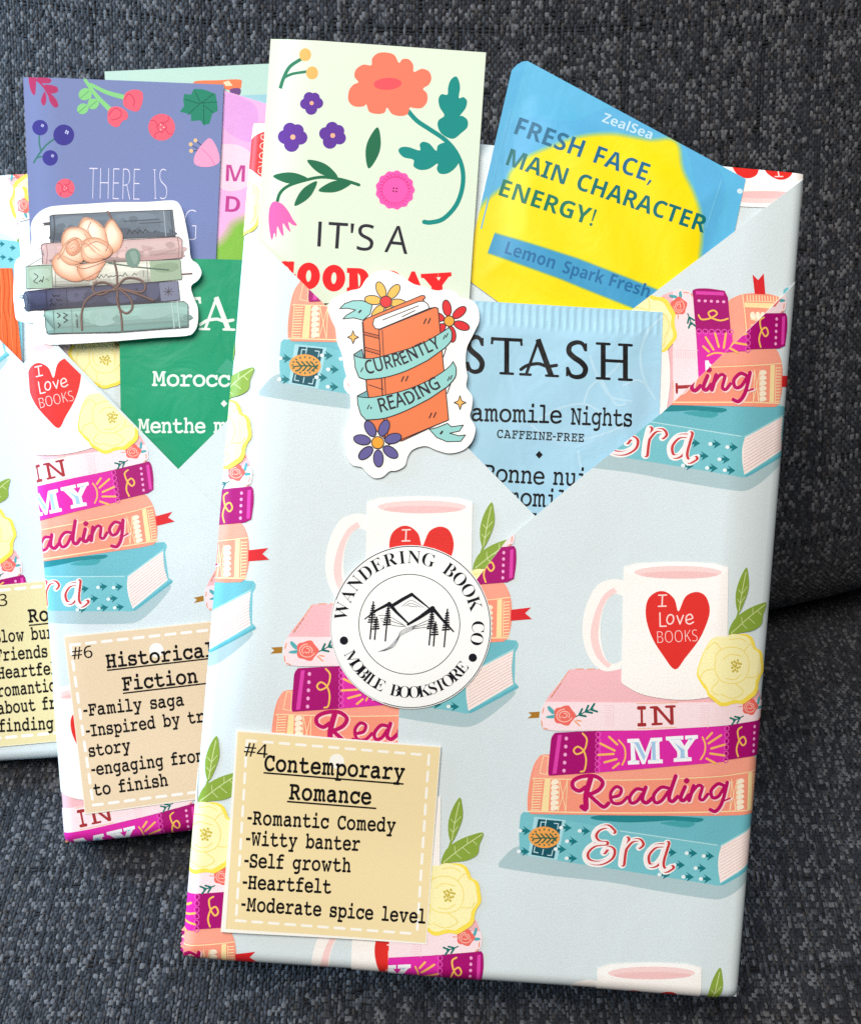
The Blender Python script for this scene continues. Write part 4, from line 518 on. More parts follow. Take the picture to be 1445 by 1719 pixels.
cR5k13/40Z/:05/J/x/e/q0)/v0B0*0V0?0e0X0j0m0g0|0_1,0R1/0D1,061$0+0u/~0i/{0N/x0H/s0F/i0K/]0X/Q0n/I1*/F1D/K1^/W1v/m210+2F0H2X0k3,1j3A223Z2T3y2v4=374^3O5$3c4e3h4=3i3i3g363^2a3P213?1c3)1?2j0x2=0l1o0p1[0y1N1-1E1?1B1W1F1o1S2*1g2=1~2M2<2Z2V2d2p2g3*2k372s3<2|393%303(2{3)2d3$2;2q1s2Y1T2<1>1t101L1+1*1/0l1<0Z1Q0T1n0Z200l2O1+2o1N301z3I2O3_2w3l3D3t3n3y4=3{4u3x5D3o5b3u5w3w6(3u6,3o6&3j5q3e5f3c6*3U6A3B6O3,6T2n6K2I6/2)5Z1i4v1R5.1;540w530f5/0N5&064x/t4u/j4t/a4z/U5*/]5?/r5v0N680l6Q1(6h186x1=7,1:6l1%6G0a6&0>5o0)5X/k5B/S5-/C4t/84^/54E/940/D3}/U3y/n3|0(4+0@490X4I0q4T1-4W1B4U1M4L1L4D1L481O451X4:1c4K1g4Z1d4f1a4t1d5&1k561w5C2+5O2<5Y2N5a2d5c2w5Y3@5A3V5#3C4g3(4O2[4:2(4/1f3~1H3r1-3d0n3E0>3%/u2]/Y24/E1c/8
ce2B0E/4/|/:/_/I/K/c/D/}/I0:/U0R/j0l0&1&0B1:0_1I0}1S1=1V1T1S1i1I1u1;1y1)1u0p1g0[1N0I120:0j0.0A0$08/j05/W0:/L0J/H0i/L1,/W1K/k1m0+1y/y1U/Z11/E0h/8 0H060_0;0u0D1,0R1<0e1F0v1I1,1F1<1=1A131>1%140s1#0e0j0U0P
ca381Y/41I/71;/@11/N1./c0a/@03/5/s/9/]/E/N/Y/I/u/M03/Y0M/m0i0)1$0C190b1H1$1R1B1V1d1N1s182$1S2r1V220/2#/m1z/_2$/W26/_2N/r2g0+2t/y2R/Z24/E1s/9 0A/E0X/L0t/c130&1K0M1^0q1e1+1]1<1L1C1@1@12170~1*0o0s0_0_0P0H0D030:/y04/f02/T07/J
cd3m07/5/w/9/_/F/N/Z/I/x/M07/Z0Q/n0l0+1&0F1:0f1I1(1S1D1V1i1O1{1:383W423a2<0;2$/l1x/W1z/P2%/N2@/[2p0+2~/y2^/[2C/F2+/91n/51U/81D/A19/O15/a15/f0f/A 0I/F0V/J0h/T0z/e11/y1C051R0M1e0q1k1/1f1?1W1D1J1A1<181-1*0y0t0Z0N0E0.09/p05/Y0:/K
ci1p1?1|111~1%2)0z220x2?0{2M1*2Y172c1H2f1T2d1a2]1h2R1k2G1h281]2,1O2# 1I/y15/e0~/S0c/@0L/705/4/k/@/]/d/a/t/j0//y0M040v0#0e/l0Q/^0a/r0r02130K1P1P1V0g030P/h0I/T0M/N0W/Q0h/Z0}/m1<0+
cn3Y/8/4/h/y0.0M0A0m0G0{0C1$050u/n0Q/a0a0$1$0A1>0Z1O0u1U1/1I161&120f1S1,1s1C221Q2J1V2^1R2o1G2x152|0x2y0i2r0W2Z052C/r27/b23/U28/N2N/[2e/n3#0+32/y2i/V2O/D2:/92$/51m/91]/D1Q/V1N/o1O0#1T031a0G1x0f2C162F1:2F1<2C1@2)151[0o1C0T1(040f/h0C/9
cg372j/y2P/e26/S1v/D1Y/81@.g1&.>0i-w0N-Y/w-2/B-$/#-(.i-3.Y-C.T-Y.b.%/+.J/h.o0b/40q/O0O/<0//5/o/9/X/F/J/Z/E/u/I05/U0O/j0j0%1%0A190_1I0}1S1?1V1a1O1o1:1}1R2w1Y1k/U24/i2G/v2[0+ 0;/E0K/I0^/S0p/f1&/{18081G0S1X0x1^121Y1?1M1C1C1@16151%1%0q0m0O0?0A0)06/p0./^0,/Q00/H /=-8/S-A/m-[0/.00U.v/w.^/J.?//-x/%-T/+-?
cE3J1U/41,/80b/C0B/U0,/n/y0./t0M0#1#0D1M0]1_0|1o1C1z1m2(1S2E1J2j1P3*1a3C1z3Y2>3l2d3x303{3_3v4(3e4>3I4E3(4C2n4:2Z4.2J3y2>3f263P243<273+2A2{2P2w2d2y2s3$3$30303<3:3I3@3T3B3a3@3e3;3_343I2|3B2b3F2K3T2E3k2I3|2V4.2k423&4-3?3y3R3b3b3F3g3+3c2o3U2Y3B2I3*2@2h2=2F2?2/2T212s2/3*2&351x381n3/1a3#1Z2r1Y2M1_2+1q1i1c1M1L17121$0o0u0N0r0-1&/V1Y/F2#/J2F/V2e/i2|/~300<350U320g3*0t2x0|2h1#2O0z2;0j2+0Q2#031z/v1o/n1i/q1e/z1b011h0Y1|0y2>122c19381)3H0T3E0>3;0(3+/n2r/Z2W/J2;/>1w/7 2j1j2t1l2z1o2r1y2Z1|2O1{2D1y2S1n
cr2A1v/y1K/Q13/?0|/70j/50L/806/C0&/S/}/i0$/{0-04090J0I0a0^0u0v1,0X1*0E1*0-0l/m0Q/^0a/w0v011/091P0?1a0J1g0S1e0T1Y0T1U0T1P0Z1H0q1D191?1G1:1S141[1*1^0x1W0e1F0G120+0~/q0u/c0r/W0u/P0|/N18/Z1M/m1j0,
""")
for _k, _c in (('m', 'H'), ('s', 'H'), ('b', 'H'), ('d', 'H'), ('i', 'R'), ('c', 'R')):
    CAPH[_k] = max(p[1] for l in GLY[_k + _c][1] for p in l)
SGN = -1 if area2(GLY['bI'][1][0]) < 0 else 1      # which way the outlines turn

# ------------------------------------------------------------------ sheets: art laid on real surfaces
STEP = 0.0006                          # cm between one printed layer and the next
def halfplane(poly, a, b):
    """keep the part of a convex polygon on the inner side of a->b"""
    out = []; k = len(poly)
    ex, ey = b[0] - a[0], b[1] - a[1]
    d = [ex * (p[1] - a[1]) - ey * (p[0] - a[0]) for p in poly]
    for i in range(k):
        p, q = poly[i], poly[(i + 1) % k]; dp, dq = d[i], d[(i + 1) % k]
        if dp >= 0: out.append(p)
        if (dp > 0 > dq) or (dp < 0 < dq):
            t = dp / (dp - dq); out.append((p[0] + (q[0] - p[0]) * t, p[1] + (q[1] - p[1]) * t))
    return out if len(out) > 2 else None
def clip(poly, conv):
    k = len(conv)
    for i in range(k):
        poly = halfplane(poly, conv[i], conv[(i + 1) % k])
        if not poly: return None
    return poly
def slice_polys(polys, us, vs):
    for ax, lines in ((0, us), (1, vs)):
        out = []
        for p in polys:
            lo = min(q[ax] for q in p); hi = max(q[ax] for q in p)
            cur = p
            for c in lines[np.searchsorted(lines, lo + 1e-5):np.searchsorted(lines, hi - 1e-5)]:
                a = []; b = []; k = len(cur)
                for i in range(k):
                    s, t = cur[i], cur[(i + 1) % k]
                    if s[ax] <= c: a.append(s)
                    if s[ax] >= c: b.append(s)
                    if (s[ax] < c < t[ax]) or (t[ax] < c < s[ax]):
                        f = (c - s[ax]) / (t[ax] - s[ax])
                        m = [0, 0]; m[ax] = c; m[1 - ax] = s[1 - ax] + (t[1 - ax] - s[1 - ax]) * f
                        m = tuple(m); a.append(m); b.append(m)
                if len(a) > 2: out.append(a)
                cur = b
                if len(cur) < 3: break
            if len(cur) > 2: out.append(cur)
        polys = out
    return polys

class Mesher:
    def __init__(s): s.v = []; s.n = []; s.f = []; s.c = []; s.smooth = []
    def build(s, name, mat, parent=None, base=None):
        base = np.array(base if base is not None else [0, 0, 0], float)
        me = bpy.data.meshes.new(name)
        me.from_pydata([tuple((np.array(p) - base) * .01) for p in s.v], [], s.f)
        at = me.color_attributes.new("ink", 'FLOAT_COLOR', 'CORNER')
        buf = np.array([c for fc in s.c for c in fc], dtype=np.float32).reshape(-1)
        at.data.foreach_set("color", buf)
        me.polygons.foreach_set("use_smooth", s.smooth)
        me.materials.append(mat)
        me.update()
        if len(s.n) == len(s.v): me.normals_split_custom_set_from_vertices([tuple(x) for x in s.n])
        o = bpy.data.objects.new(name, me); col.objects.link(o)
        if parent is not None: o.parent = parent
        else: o.location = base * .01
        return o

def layers(items):
    """each item one step above whatever it overlaps"""
    done = []; out = []
    for tris, color, fine, z in items:
        xs = [p[0] for t in tris for p in t]; ys = [p[1] for t in tris for p in t]
        bb = (min(xs), min(ys), max(xs), max(ys)); k = 1
        for b, kk in done:
            if kk >= k and b[0] < bb[2] and bb[0] < b[2] and b[1] < bb[3] and bb[1] < b[3]: k = kk + 1
        done.append((bb, k)); out.append(k)
    return out

def ccw(p): return p if area2(p) > 0 else p[::-1]

def grids(face, step=.6, fine=None):
    e = np.array([.004, .02, .05, .09, .14, .2, .27, .35, .45])
    us = np.concatenate([e, face.w - e[::-1], np.arange(step, face.w - .5, step), np.array([-1., face.w + 1])])
    vs_ = np.concatenate([e, np.arange(step, face.h + 8, step)])
    return np.unique(us), np.unique(vs_)

def sheet(mesh, face, outline, hf, base_color, thick=.03, clips=None, art=(), grid=None, puff_edge=True):
    """outline in uv (cm) -> a sheet with thickness following height hf(u,v); art = list of (items, fn px->uv, clip polygons or None)"""
    g = grid or grids(face)
    U_, V_ = [float(x) for x in g[0]], [float(x) for x in g[1]]
    nodes = {}; cache = {}
    def node(i, j):
        """surface point and normal at a grid crossing"""
        k = (i, j)
        if k not in nodes:
            u, v = U_[i], V_[j]; e = .01
            uu = u; vv = v
            du = (hf(uu + e, vv) - hf(uu - e, vv)) / (2 * e); dv = (hf(uu, vv + e) - hf(uu, vv - e)) / (2 * e)
            n = face.N - face.U * du - face.V * dv
            nodes[k] = (face.P(u, v, hf(u, v)), n / np.linalg.norm(n))
        return nodes[k]
    def find(L, x): return max(0, min(len(L) - 2, bisect.bisect_right(L, x) - 1))
    def at(u, v):
        """every layer follows the same triangulated surface, so layers never cross"""
        key = (round(u, 5), round(v, 5))
        r = cache.get(key)
        if r is None:
            i, j = find(U_, u), find(V_, v)
            a = (u - U_[i]) / (U_[i + 1] - U_[i]); b = (v - V_[j]) / (V_[j + 1] - V_[j])
            p00, n00 = node(i, j); p11, n11 = node(i + 1, j + 1)
            if a >= b: q, m = node(i + 1, j); w = (1 - a, a - b, b)
            else: q, m = node(i, j + 1); w = (1 - b, b - a, a)
            n = n00 * w[0] + m * w[1] + n11 * w[2]
            r = (p00 * w[0] + q * w[1] + p11 * w[2], n / math.sqrt(n.dot(n)))
            cache[key] = r
        return r
    def pt(u, v, lift):
        p, n = at(u, v)
        return p + n * lift
    def diag(polys):
        """cut at the diagonal of each grid cell"""
        out = []
        for p in polys:
            cu = sum(q[0] for q in p) / len(p); cv = sum(q[1] for q in p) / len(p)
            i, j = find(U_, cu), find(V_, cv)
            A0 = (U_[i], V_[j]); B0 = (U_[i + 1], V_[j + 1]); ex, ey = B0[0] - A0[0], B0[1] - A0[1]
            d = [ex * (q[1] - A0[1]) - ey * (q[0] - A0[0]) for q in p]
            if min(d) > -1e-9 or max(d) < 1e-9: out.append(p); continue
            for f in (halfplane(p, A0, B0), halfplane(p, B0, A0)):
                if f and len(f) > 2: out.append(f)
        return out
    def emit(polys, color, lift, flip=False):
        ids = {}
        lc = None if callable(color) else lin(color)
        for p in polys:
            p = ccw(p); idx = []; cc = []
            for q in p:
                key = (round(q[0], 5), round(q[1], 5))
                k = ids.get(key)
                if k is None:
                    k = ids[key] = len(mesh.v); P_, n_ = at(q[0], q[1]); mesh.v.append(P_ + n_ * lift); mesh.n.append(-n_ if flip else n_)
                if not idx or (k != idx[-1] and k != idx[0]):
                    idx.append(k); cc.append(lc or lin(color(q[0], q[1])))
            if len(idx) > 2:
                if flip: idx = idx[::-1]; cc = cc[::-1]
                mesh.f.append(idx); mesh.c.append(cc); mesh.smooth.append(True)
    outline = ccw(outline)
    base = tess([outline])
    base = diag(slice_polys([ccw(t) for t in base], *g))
    emit(base, base_color, 0.0)
    if thick:
        emit(base, base_color, -thick, True)
        # rim
        cnt = {}
        for p in base:
            p = ccw(p); k = len(p)
            for i in range(k):
                a = (round(p[i][0], 4), round(p[i][1], 4)); b = (round(p[(i + 1) % k][0], 4), round(p[(i + 1) % k][1], 4))
                if a == b: continue
                if (b, a) in cnt: del cnt[(b, a)]
                else: cnt[(a, b)] = 1
        for a, b in cnt:
            i = len(mesh.v)
            mesh.v += [pt(*a, 0), pt(*a, -thick), pt(*b, -thick), pt(*b, 0)]
            wn = np.cross(mesh.v[-3] - mesh.v[-4], mesh.v[-1] - mesh.v[-4]); mesh.n += [wn / (np.linalg.norm(wn) + 1e-12)] * 4
            mesh.f.append([i, i + 1, i + 2, i + 3])
            c = lin((246, 246, 244)); mesh.c.append([c] * 4); mesh.smooth.append(False)
    for items, fn, clips_ in art:
        ks = layers(items)
        cbox = [(min(p[0] for p in c), max(p[0] for p in c), min(p[1] for p in c), max(p[1] for p in c)) for c in clips_ or []]
        for (tris, color, fine, z), k in zip(items, ks):
            memo = {}
            def uvp(p):
                if p not in memo: memo[p] = fn(p)
                return memo[p]
            polys = []
            if clips_ is not None and len(tris) > 3:
                xs = [p[0] for t in tris for p in t]; ys = [p[1] for t in tris for p in t]
                cn = [fn(p) for p in ((min(xs), min(ys)), (max(xs), min(ys)), (max(xs), max(ys)), (min(xs), max(ys)))]
                if all(max(p[0] for p in cn) < bb[0] or min(p[0] for p in cn) > bb[1] or max(p[1] for p in cn) < bb[2] or min(p[1] for p in cn) > bb[3] for bb in cbox): continue
            for t in tris:
                q = ccw([uvp(p) for p in t])
                if clips_ is None: polys.append(q)
                else:
                    lo0 = min(p[0] for p in q); hi0 = max(p[0] for p in q); lo1 = min(p[1] for p in q); hi1 = max(p[1] for p in q)
                    for c, bb in zip(clips_, cbox):
                        if hi0 < bb[0] or lo0 > bb[1] or hi1 < bb[2] or lo1 > bb[3]: continue
                        r = clip(q, c)
                        if r and abs(area2(r)) > 1e-7: polys.append(r)
            if not polys: continue
            polys = diag(slice_polys(polys, *g))
            emit(polys, color, k * STEP)

def lift_fn(face, hf):
    """photograph pixel -> uv on the face at its own height"""
    def fn(p):
        u, v = face.uv(p[0], p[1], 0.2)
        for _ in range(2): u, v = face.uv(p[0], p[1], hf(u, v))
        return (u, v)
    return fn
def S(x):
    x = max(0., min(1., x)); return x * x * (3 - 2 * x)

def thing(name, label, cat, loc, group=None):
    o = bpy.data.objects.new(name, None); col.objects.link(o)
    o.empty_display_size = .02
    o.location = tuple(np.array(loc) * .01); o['label'] = label; o['category'] = cat
    if group: o['group'] = group
    return o
def tag(o, label, cat, group=None):
    o['label'] = label; o['category'] = cat
    if group: o['group'] = group
    return o
# ------------------------------------------------------------------ the print repeated over the wrapping paper: mug, flower and four books
PAPER = (219, 229, 231)
WHITE = (253, 251, 246)
def make_motif():
    A = Art()
    Z4 = lambda: A.zoom(800, 900, 2.4914)
    Z5 = lambda: A.zoom(800, 1240, 2.2403)
    # painted ground under the books
    Z5(); A.blob([(84, 482), (95, 458), (158, 408), (260, 430), (600, 500), (900, 545), (1000, 500), (1080, 470), (1088, 490), (1010, 560), (935, 605), (860, 605), (650, 572), (500, 545), (300, 522), (110, 493)], (176, 200, 204))
    # ---- teal book
    T = (121, 195, 204); TD = (22, 118, 126)
    A.poly(sm([(165, 290), (160, 360), (164, 438)], False) + [(300, 462), (600, 508), (880, 552)] + sm([(905, 558), (935, 554), (1000, 520), (1104, 462)], False) + [(1102, 452), (1090, 440)] + sm([(1092, 330), (1104, 302), (1095, 284)], False) + [(900, 270), (440, 285), (175, 278)], T)
    A.poly([(540, 345), (912, 402), (930, 396), (1088, 310), (1095, 288), (900, 272), (440, 287), (180, 281)], (112, 187, 199))
    pg = sm([(922, 408), (912, 450), (912, 500), (920, 548)], False) + sm([(1085, 448), (1078, 390), (1085, 322)], False)
    A.poly(pg, (251, 236, 230))
    for k in range(1, 11):
        t = k / 11
        A.line(916 + 4 * (1 - t), 408 + 140 * t, 1083, 322 + 126 * t, 2.2, (238, 196, 190))
    A.line(1086, 318, 922, 406, 4, (176, 222, 228)); A.line(1100, 456, 925, 552, 8, (96, 182, 196))
    A.line(540, 349, 908, 404, 3.5, (190, 228, 232))
    A.blob([(440, 292), (560, 284), (700, 290), (845, 300), (830, 316), (740, 309), (660, 313), (560, 316), (445, 306)], (38, 136, 144))
    A.blob([(690, 318), (760, 310), (820, 318), (800, 335), (750, 332)], (70, 165, 172))
    # ornament
    A.poly([(217, 296), (335, 308), (304, 462), (194, 444)], (172, 220, 228))
    A.poly([(232, 304), (322, 312), (292, 455), (206, 440)], (18, 84, 98))
    for a, b in (((243, 315), (240, 335)), ((243, 315), (262, 317)), ((308, 322), (304, 342)), ((308, 322), (292, 320)), ((216, 430), (220, 410)), ((216, 430), (232, 433)), ((283, 444), (287, 424)), ((283, 444), (268, 442)), ((262, 306), (258, 330)), ((248, 440), (252, 420))):
        A.line(*a, *b, 3.5, (190, 225, 230))
    A.poly(ell(255, 374, 59, 41, 3), (240, 166, 82))
    A.stroke([(212, 380), (255, 376), (300, 380)], 5, (36, 96, 74))
    for x, d in ((232, -1), (250, -1), (268, -1), (284, -1), (236, 1), (254, 1), (272, 1), (288, 1)):
        A.stroke([(x + 8, 378), (x, 378 + 10 * d), (x - 8, 378 + 17 * d)], 5.5, (36, 96, 74))
    for i in range(16):
        a = i * 22.5
        A.poly(ell(255 + 46 * math.cos(math.radians(a)), 374 + 30 * math.sin(math.radians(a)), 4.5, 3, a, 8), (36, 96, 74))
    def arrow(x, y, dot=True):
        A.poly([(x - 14, y - 18), (x + 16, y + 2), (x - 12, y + 19), (x - 6, y + 6), (x - 18, y + 6), (x - 18, y - 5), (x - 5, y - 5)], TD)
        if dot: A.poly(ell(x - 24, y + 1, 8, 7, 0, 12), (235, 244, 245))
    for x, y in ((342, 336), (412, 348), (365, 388), (322, 418), (364, 453), (188, 348), (184, 427), (738, 430), (816, 433), (880, 444), (770, 478), (850, 490), (714, 515), (804, 523), (870, 531)):
        arrow(x, y)
    # Era
    ERA = [([(512, 352), (488, 332), (455, 342), (440, 368), (455, 392), (484, 396)], 15), ([(484, 396), (440, 402), (410, 432), (418, 464), (462, 472), (502, 452), (510, 424), (490, 414), (476, 430)], 16),
           ([(562, 380), (550, 430), (545, 476)], 19), ([(554, 420), (580, 388), (608, 384), (620, 400), (608, 412)], 12),
           ([(704, 404), (668, 408), (640, 442), (646, 480), (676, 476), (704, 436)], 15), ([(714, 396), (694, 470), (706, 500), (732, 488)], 17)]
    for p, w in ERA: A.stroke([(x + 4, y + 1) for x, y in p], w + 13, (250, 246, 243))
    for p, w in ERA: A.stroke([(x + 7, y) for x, y in p], w + 2, (205, 60, 62))
    for p, w in ERA: A.stroke(p, w - 5, (252, 240, 238))
    # ---- coral book
    Z4(); CR = (250, 153, 126); CL = (253, 226, 176)
    A.poly(sm([(262, 916), (240, 950), (224, 1005), (213, 1090), (213, 1150)], False) + [(228, 1164), (600, 1168), (1100, 1172), (1165, 1168)] + sm([(1183, 1155), (1198, 1090), (1197, 1000), (1180, 945), (1160, 920)], False) + [(700, 900), (280, 910)], CR)
    A.poly([(262, 914), (240, 960), (232, 1012), (700, 1016), (1190, 985), (1182, 950), (1160, 922), (700, 902)], (252, 164, 140))
    A.stroke([(295, 918), (278, 916), (262, 990), (292, 996)], 3, CL, smooth=False); A.line(298, 918, 294, 996, 3, CL)
    A.stroke([(232, 1012), (600, 1018), (1000, 1004), (1192, 985)], 4, CL)
    A.stroke([(218, 1152), (600, 1158), (1190, 1152)], 5, CL)
    for k in range(12):
        t = k / 11
        A.line(243 - 12 * t, 1024 + 122 * t, 275 - 12 * t, 1022 + 124 * t, 4, CL)
        A.line(1168 - 4 * t, 1005 + 140 * t, 1190 - 4 * t, 1003 + 140 * t, 4, CL)
    A.stroke([(240, 1014), (234, 1080), (230, 1152)], 3, CL); A.stroke([(1166, 1000), (1164, 1150)], 3, CL, smooth=False)
    A.poly([(284, 1012), (308, 1013), (300, 1153), (270, 1152)], (253, 226, 166)); A.poly([(1140, 995), (1160, 992), (1158, 1150), (1136, 1150)], (253, 226, 166))
    for x0, x1 in ((314, 342), (1094, 1122)):
        for k in range(6):
            y = 1020 + k * 22
            A.poly(sm([(x0 - 3 * k / 6, y), (x1 - 8, y - 3), (x1, y + 8), (x1 - 7, y + 15), (x0 - 3, y + 19)], True, 3), (253, 238, 212))
    for x0, x1 in ((346, 378), (1066, 1090)):
        A.line(x0, 1017, x0 - 6, 1154, 3, CL); A.line(x1, 1017, x1 - 6, 1154, 3, CL)
        A.line(x0, 1020, x1 - 6, 1152, 3, CL); A.line(x1, 1020, x0 - 6, 1152, 3, CL)
    A.poly([(1196, 1036), (1278, 1026), (1254, 1050), (1282, 1074), (1195, 1082)], (221, 38, 44))
    R = [([(452, 1048), (428, 1064), (402, 1050), (402, 1022), (438, 1003), (492, 1001), (524, 1026), (512, 1056), (482, 1074), (460, 1078)], 17), ([(474, 1010), (456, 1080), (456, 1138), (440, 1132)], 23), ([(468, 1080), (500, 1110), (530, 1132), (550, 1116)], 17),
         ([(566, 1090), (594, 1082), (602, 1056), (580, 1046), (558, 1074), (566, 1112), (600, 1116), (628, 1090)], 14),
         ([(692, 1058), (664, 1056), (638, 1088), (644, 1114), (668, 1108), (690, 1076)], 15), ([(704, 1048), (690, 1098), (708, 1114), (732, 1094)], 17),
         ([(800, 1052), (768, 1048), (738, 1080), (744, 1112), (770, 1106), (798, 1066)], 15), ([(828, 1000), (802, 1088), (816, 1108), (838, 1088)], 17),
         ([(868, 1046), (850, 1094), (864, 1104), (884, 1082)], 17), ([(904, 1042), (886, 1104)], 17), ([(894, 1076), (920, 1042), (940, 1048), (930, 1092), (944, 1102), (964, 1078)], 14),
         ([(1034, 1044), (1006, 1034), (978, 1062), (984, 1092), (1008, 1088), (1032, 1052)], 15), ([(1046, 1030), (1026, 1112), (1000, 1150), (976, 1144)], 16), ([(1026, 1110), (1060, 1098)], 7)]
    for p, w in R: A.stroke([(x + 4, y + 3) for x, y in p], w + 6, (255, 214, 208))
    for p, w in R: A.stroke(p, w, (190, 10, 98))
    A.poly(ell(874, 1020, 12, 12, 0, 14), (190, 10, 98))
    # ---- magenta book
    A.poly(sm([(324, 818), (309, 840), (304, 890), (297, 980), (302, 1000)], False) + [(500, 985), (700, 964), (1000, 938), (1180, 922)] + sm([(1208, 908), (1217, 840), (1216, 790), (1208, 772)], False) + [(1185, 772), (800, 800), (420, 812)], (170, 8, 110))
    A.poly([(505, 812), (1035, 790), (1032, 940), (500, 985)], (224, 42, 166))
    for x, y0, y1, n in ((503, 824, 974, 7), (1038, 800, 934, 6)):
        for k in range(n):
            y = y0 + (y1 - y0) * k / (n - 1)
            A.stroke(ell(x - 2 * k / n, y, 10, 11, 0, 12), 3.5, (236, 90, 190), smooth=False, closed=True)
    A.poly([(336, 828), (352, 826), (332, 990), (315, 992)], (226, 66, 170)); A.poly([(1192, 788), (1206, 786), (1202, 904), (1188, 906)], (226, 66, 170))
    for k in range(5):
        A.poly(ell(371 - 2 * k, 842 + 34 * k, 7, 8, 0, 12), (247, 170, 214)); A.poly(ell(1166 - k, 800 + 26 * k, 6, 7, 0, 12), (247, 170, 214))
    A.stroke([(438, 820), (456, 845), (446, 890), (416, 908), (402, 892), (418, 876), (442, 892), (454, 930), (448, 975), (432, 982)], 7, (250, 196, 88))
    A.stroke([(1106, 798), (1088, 812), (1094, 850), (1112, 876), (1126, 862), (1116, 840), (1096, 852), (1084, 890), (1092, 922)], 7, (250, 196, 88))
    for p in ([(588, 848), (612, 878), (616, 920), (604, 952)], [(936, 836), (948, 866), (946, 902), (930, 930)]): A.stroke(p, 7, (252, 190, 92))
    for a in ((548, 834, 582, 866), (512, 862, 572, 892), (504, 910, 568, 906), (530, 942, 580, 928), (566, 966, 590, 946), (954, 842, 976, 818), (962, 862, 1014, 828), (974, 884, 1030, 868), (970, 905, 1030, 914), (955, 926, 992, 946)):
        A.line(*a, 9, (252, 190, 92))
    A.text('b', 'M', (634, 945), (766, 939), 96, (250, 250, 252), 30); A.text('b', 'Y', (796, 935), (914, 929), 96, (250, 250, 252), 30)
    A.text('b', 'M', (643, 939), (757, 934), 84, (168, 204, 234), -16); A.text('b', 'Y', (804, 929), (906, 924), 84, (168, 204, 234), -16)
    # ---- pink book
    A.poly([(382, 553), (345, 605), (300, 660), (280, 692), (700, 700), (1205, 690), (1190, 650), (1165, 618), (900, 552)], (245, 188, 193))
    A.poly(sm([(285, 688), (270, 712), (264, 770), (274, 804)], False) + [(330, 810), (700, 806), (1000, 790), (1188, 774)] + sm([(1206, 760), (1212, 720), (1205, 690)], False) + [(900, 690), (600, 690)], (252, 226, 229))
    for k in range(7):
        a, b = k / 7, k / 7 + .1
        A.line(380 - 78 * a, 560 + 112 * a, 380 - 78 * b, 560 + 112 * b, 4, (240, 160, 120))
    for k in range(4):
        A.line(408 + 48 * k, 552, 440 + 48 * k, 551, 4, (240, 160, 120))
    for a in ((276, 715, 271, 735), (268, 768, 270, 790), (276, 798, 292, 803), (1168, 628, 1180, 654), (1200, 735, 1198, 755), (1196, 765, 1184, 772)): A.line(*a, 4.5, (240, 150, 110))
    A.poly([(260, 730), (212, 733), (226, 745), (209, 759), (258, 756)], (172, 120, 38))
    A.line(660, 695, 832, 691, 3, (240, 180, 130)); A.line(664, 800, 826, 794, 3, (240, 180, 130))
    for x in (545, 940):
        for k in range(9): A.line(x - 14, 704 + k * 10, x + 12, 703 + k * 10, 3, (246, 205, 210))
        A.line(x + 20, 700, x + 18, 796, 2.5, (246, 205, 210))
    def rose(x, y, r):
        A.blob([(x + r * (1 + .10 * math.cos(5 * a)) * math.cos(a), y + r * .93 * (1 + .10 * math.cos(5 * a)) * math.sin(a)) for a in [i * math.pi / 8 for i in range(16)]], (240, 108, 96), 3)
        for rr, a0 in ((.72, 20), (.48, 140), (.25, 260)):
            A.stroke(ell(x, y, r * rr, r * rr * .85, 0, 14, a0, a0 + 250), r * .09, (252, 196, 180), smooth=False)
    def leafy(pts, w, side, color):
        A.stroke(pts, w, color)
        for i in range(1, len(pts)):
            x, y = pts[i]; dx, dy = x - pts[i - 1][0], y - pts[i - 1][1]; d = math.hypot(dx, dy); dx /= d; dy /= d
            for q in (-1, 1):
                A.stroke([(x - dx * 10, y - dy * 10), (x + dx * side * .7 - q * dy * side, y + dy * side * .7 + q * dx * side)], side * .5, color)
    leafy([(404, 752), (432, 738), (458, 724), (480, 716)], 5, 17, (14, 112, 104))
    A.stroke([(404, 768), (426, 788)], 5, (240, 150, 90)); A.stroke([(412, 765), (432, 768)], 5, (240, 150, 90))
    A.blob([(330, 738), (300, 706), (292, 716), (310, 738)], (84, 172, 178)); A.blob([(328, 742), (290, 748), (290, 756), (322, 756)], (84, 172, 178))
    rose(362, 745, 44)
    leafy([(1112, 752), (1088, 762), (1066, 768)], 5, 15, (14, 112, 104))
    A.blob([(1172, 712), (1182, 678), (1190, 676), (1186, 704)], (84, 172, 178)); A.blob([(1172, 716), (1200, 716), (1204, 724), (1182, 728)], (84, 172, 178))
    for a in ((1112, 702, 1092, 690), (1118, 696, 1106, 678), (1108, 712, 1090, 712)): A.line(*a, 4, (240, 150, 110))
    rose(1143, 715, 36)
    A.text('m', 'I', (666, 788), (700, 787), 80, (166, 46, 48), 14); A.text('m', 'N', (718, 786), (826, 781), 80, (166, 46, 48), 2)
    # ---- mug
    MG = (253, 247, 241)
    A.poly(sm([(612, 186), (565, 178), (500, 202), (456, 278), (436, 372), (446, 460), (482, 530), (530, 560), (592, 552)], False) + [(604, 500)], MG, holes=[sm([(606, 250), (568, 240), (532, 280), (512, 352), (514, 440), (536, 512), (566, 530), (600, 516)], False)])
    A.poly(sm([(566, 212), (522, 248), (484, 330), (470, 420), (494, 500), (542, 548)], False) + sm([(556, 532), (524, 500), (502, 420), (514, 320), (540, 262), (580, 232)], False), (251, 212, 208))
    A.poly([(607, 128), (604, 300), (596, 600)] + sm([(600, 612), (680, 655), (800, 677), (900, 677), (1000, 658), (1034, 622)], False) + [(1040, 128)] + sm([(980, 112), (825, 106), (660, 112)], False), MG)
    A.poly(ell(824, 142, 214, 35), (255, 252, 248)); A.poly(ell(832, 150, 182, 27), (250, 214, 210)); A.poly(ell(836, 160, 160, 15), (244, 196, 194))
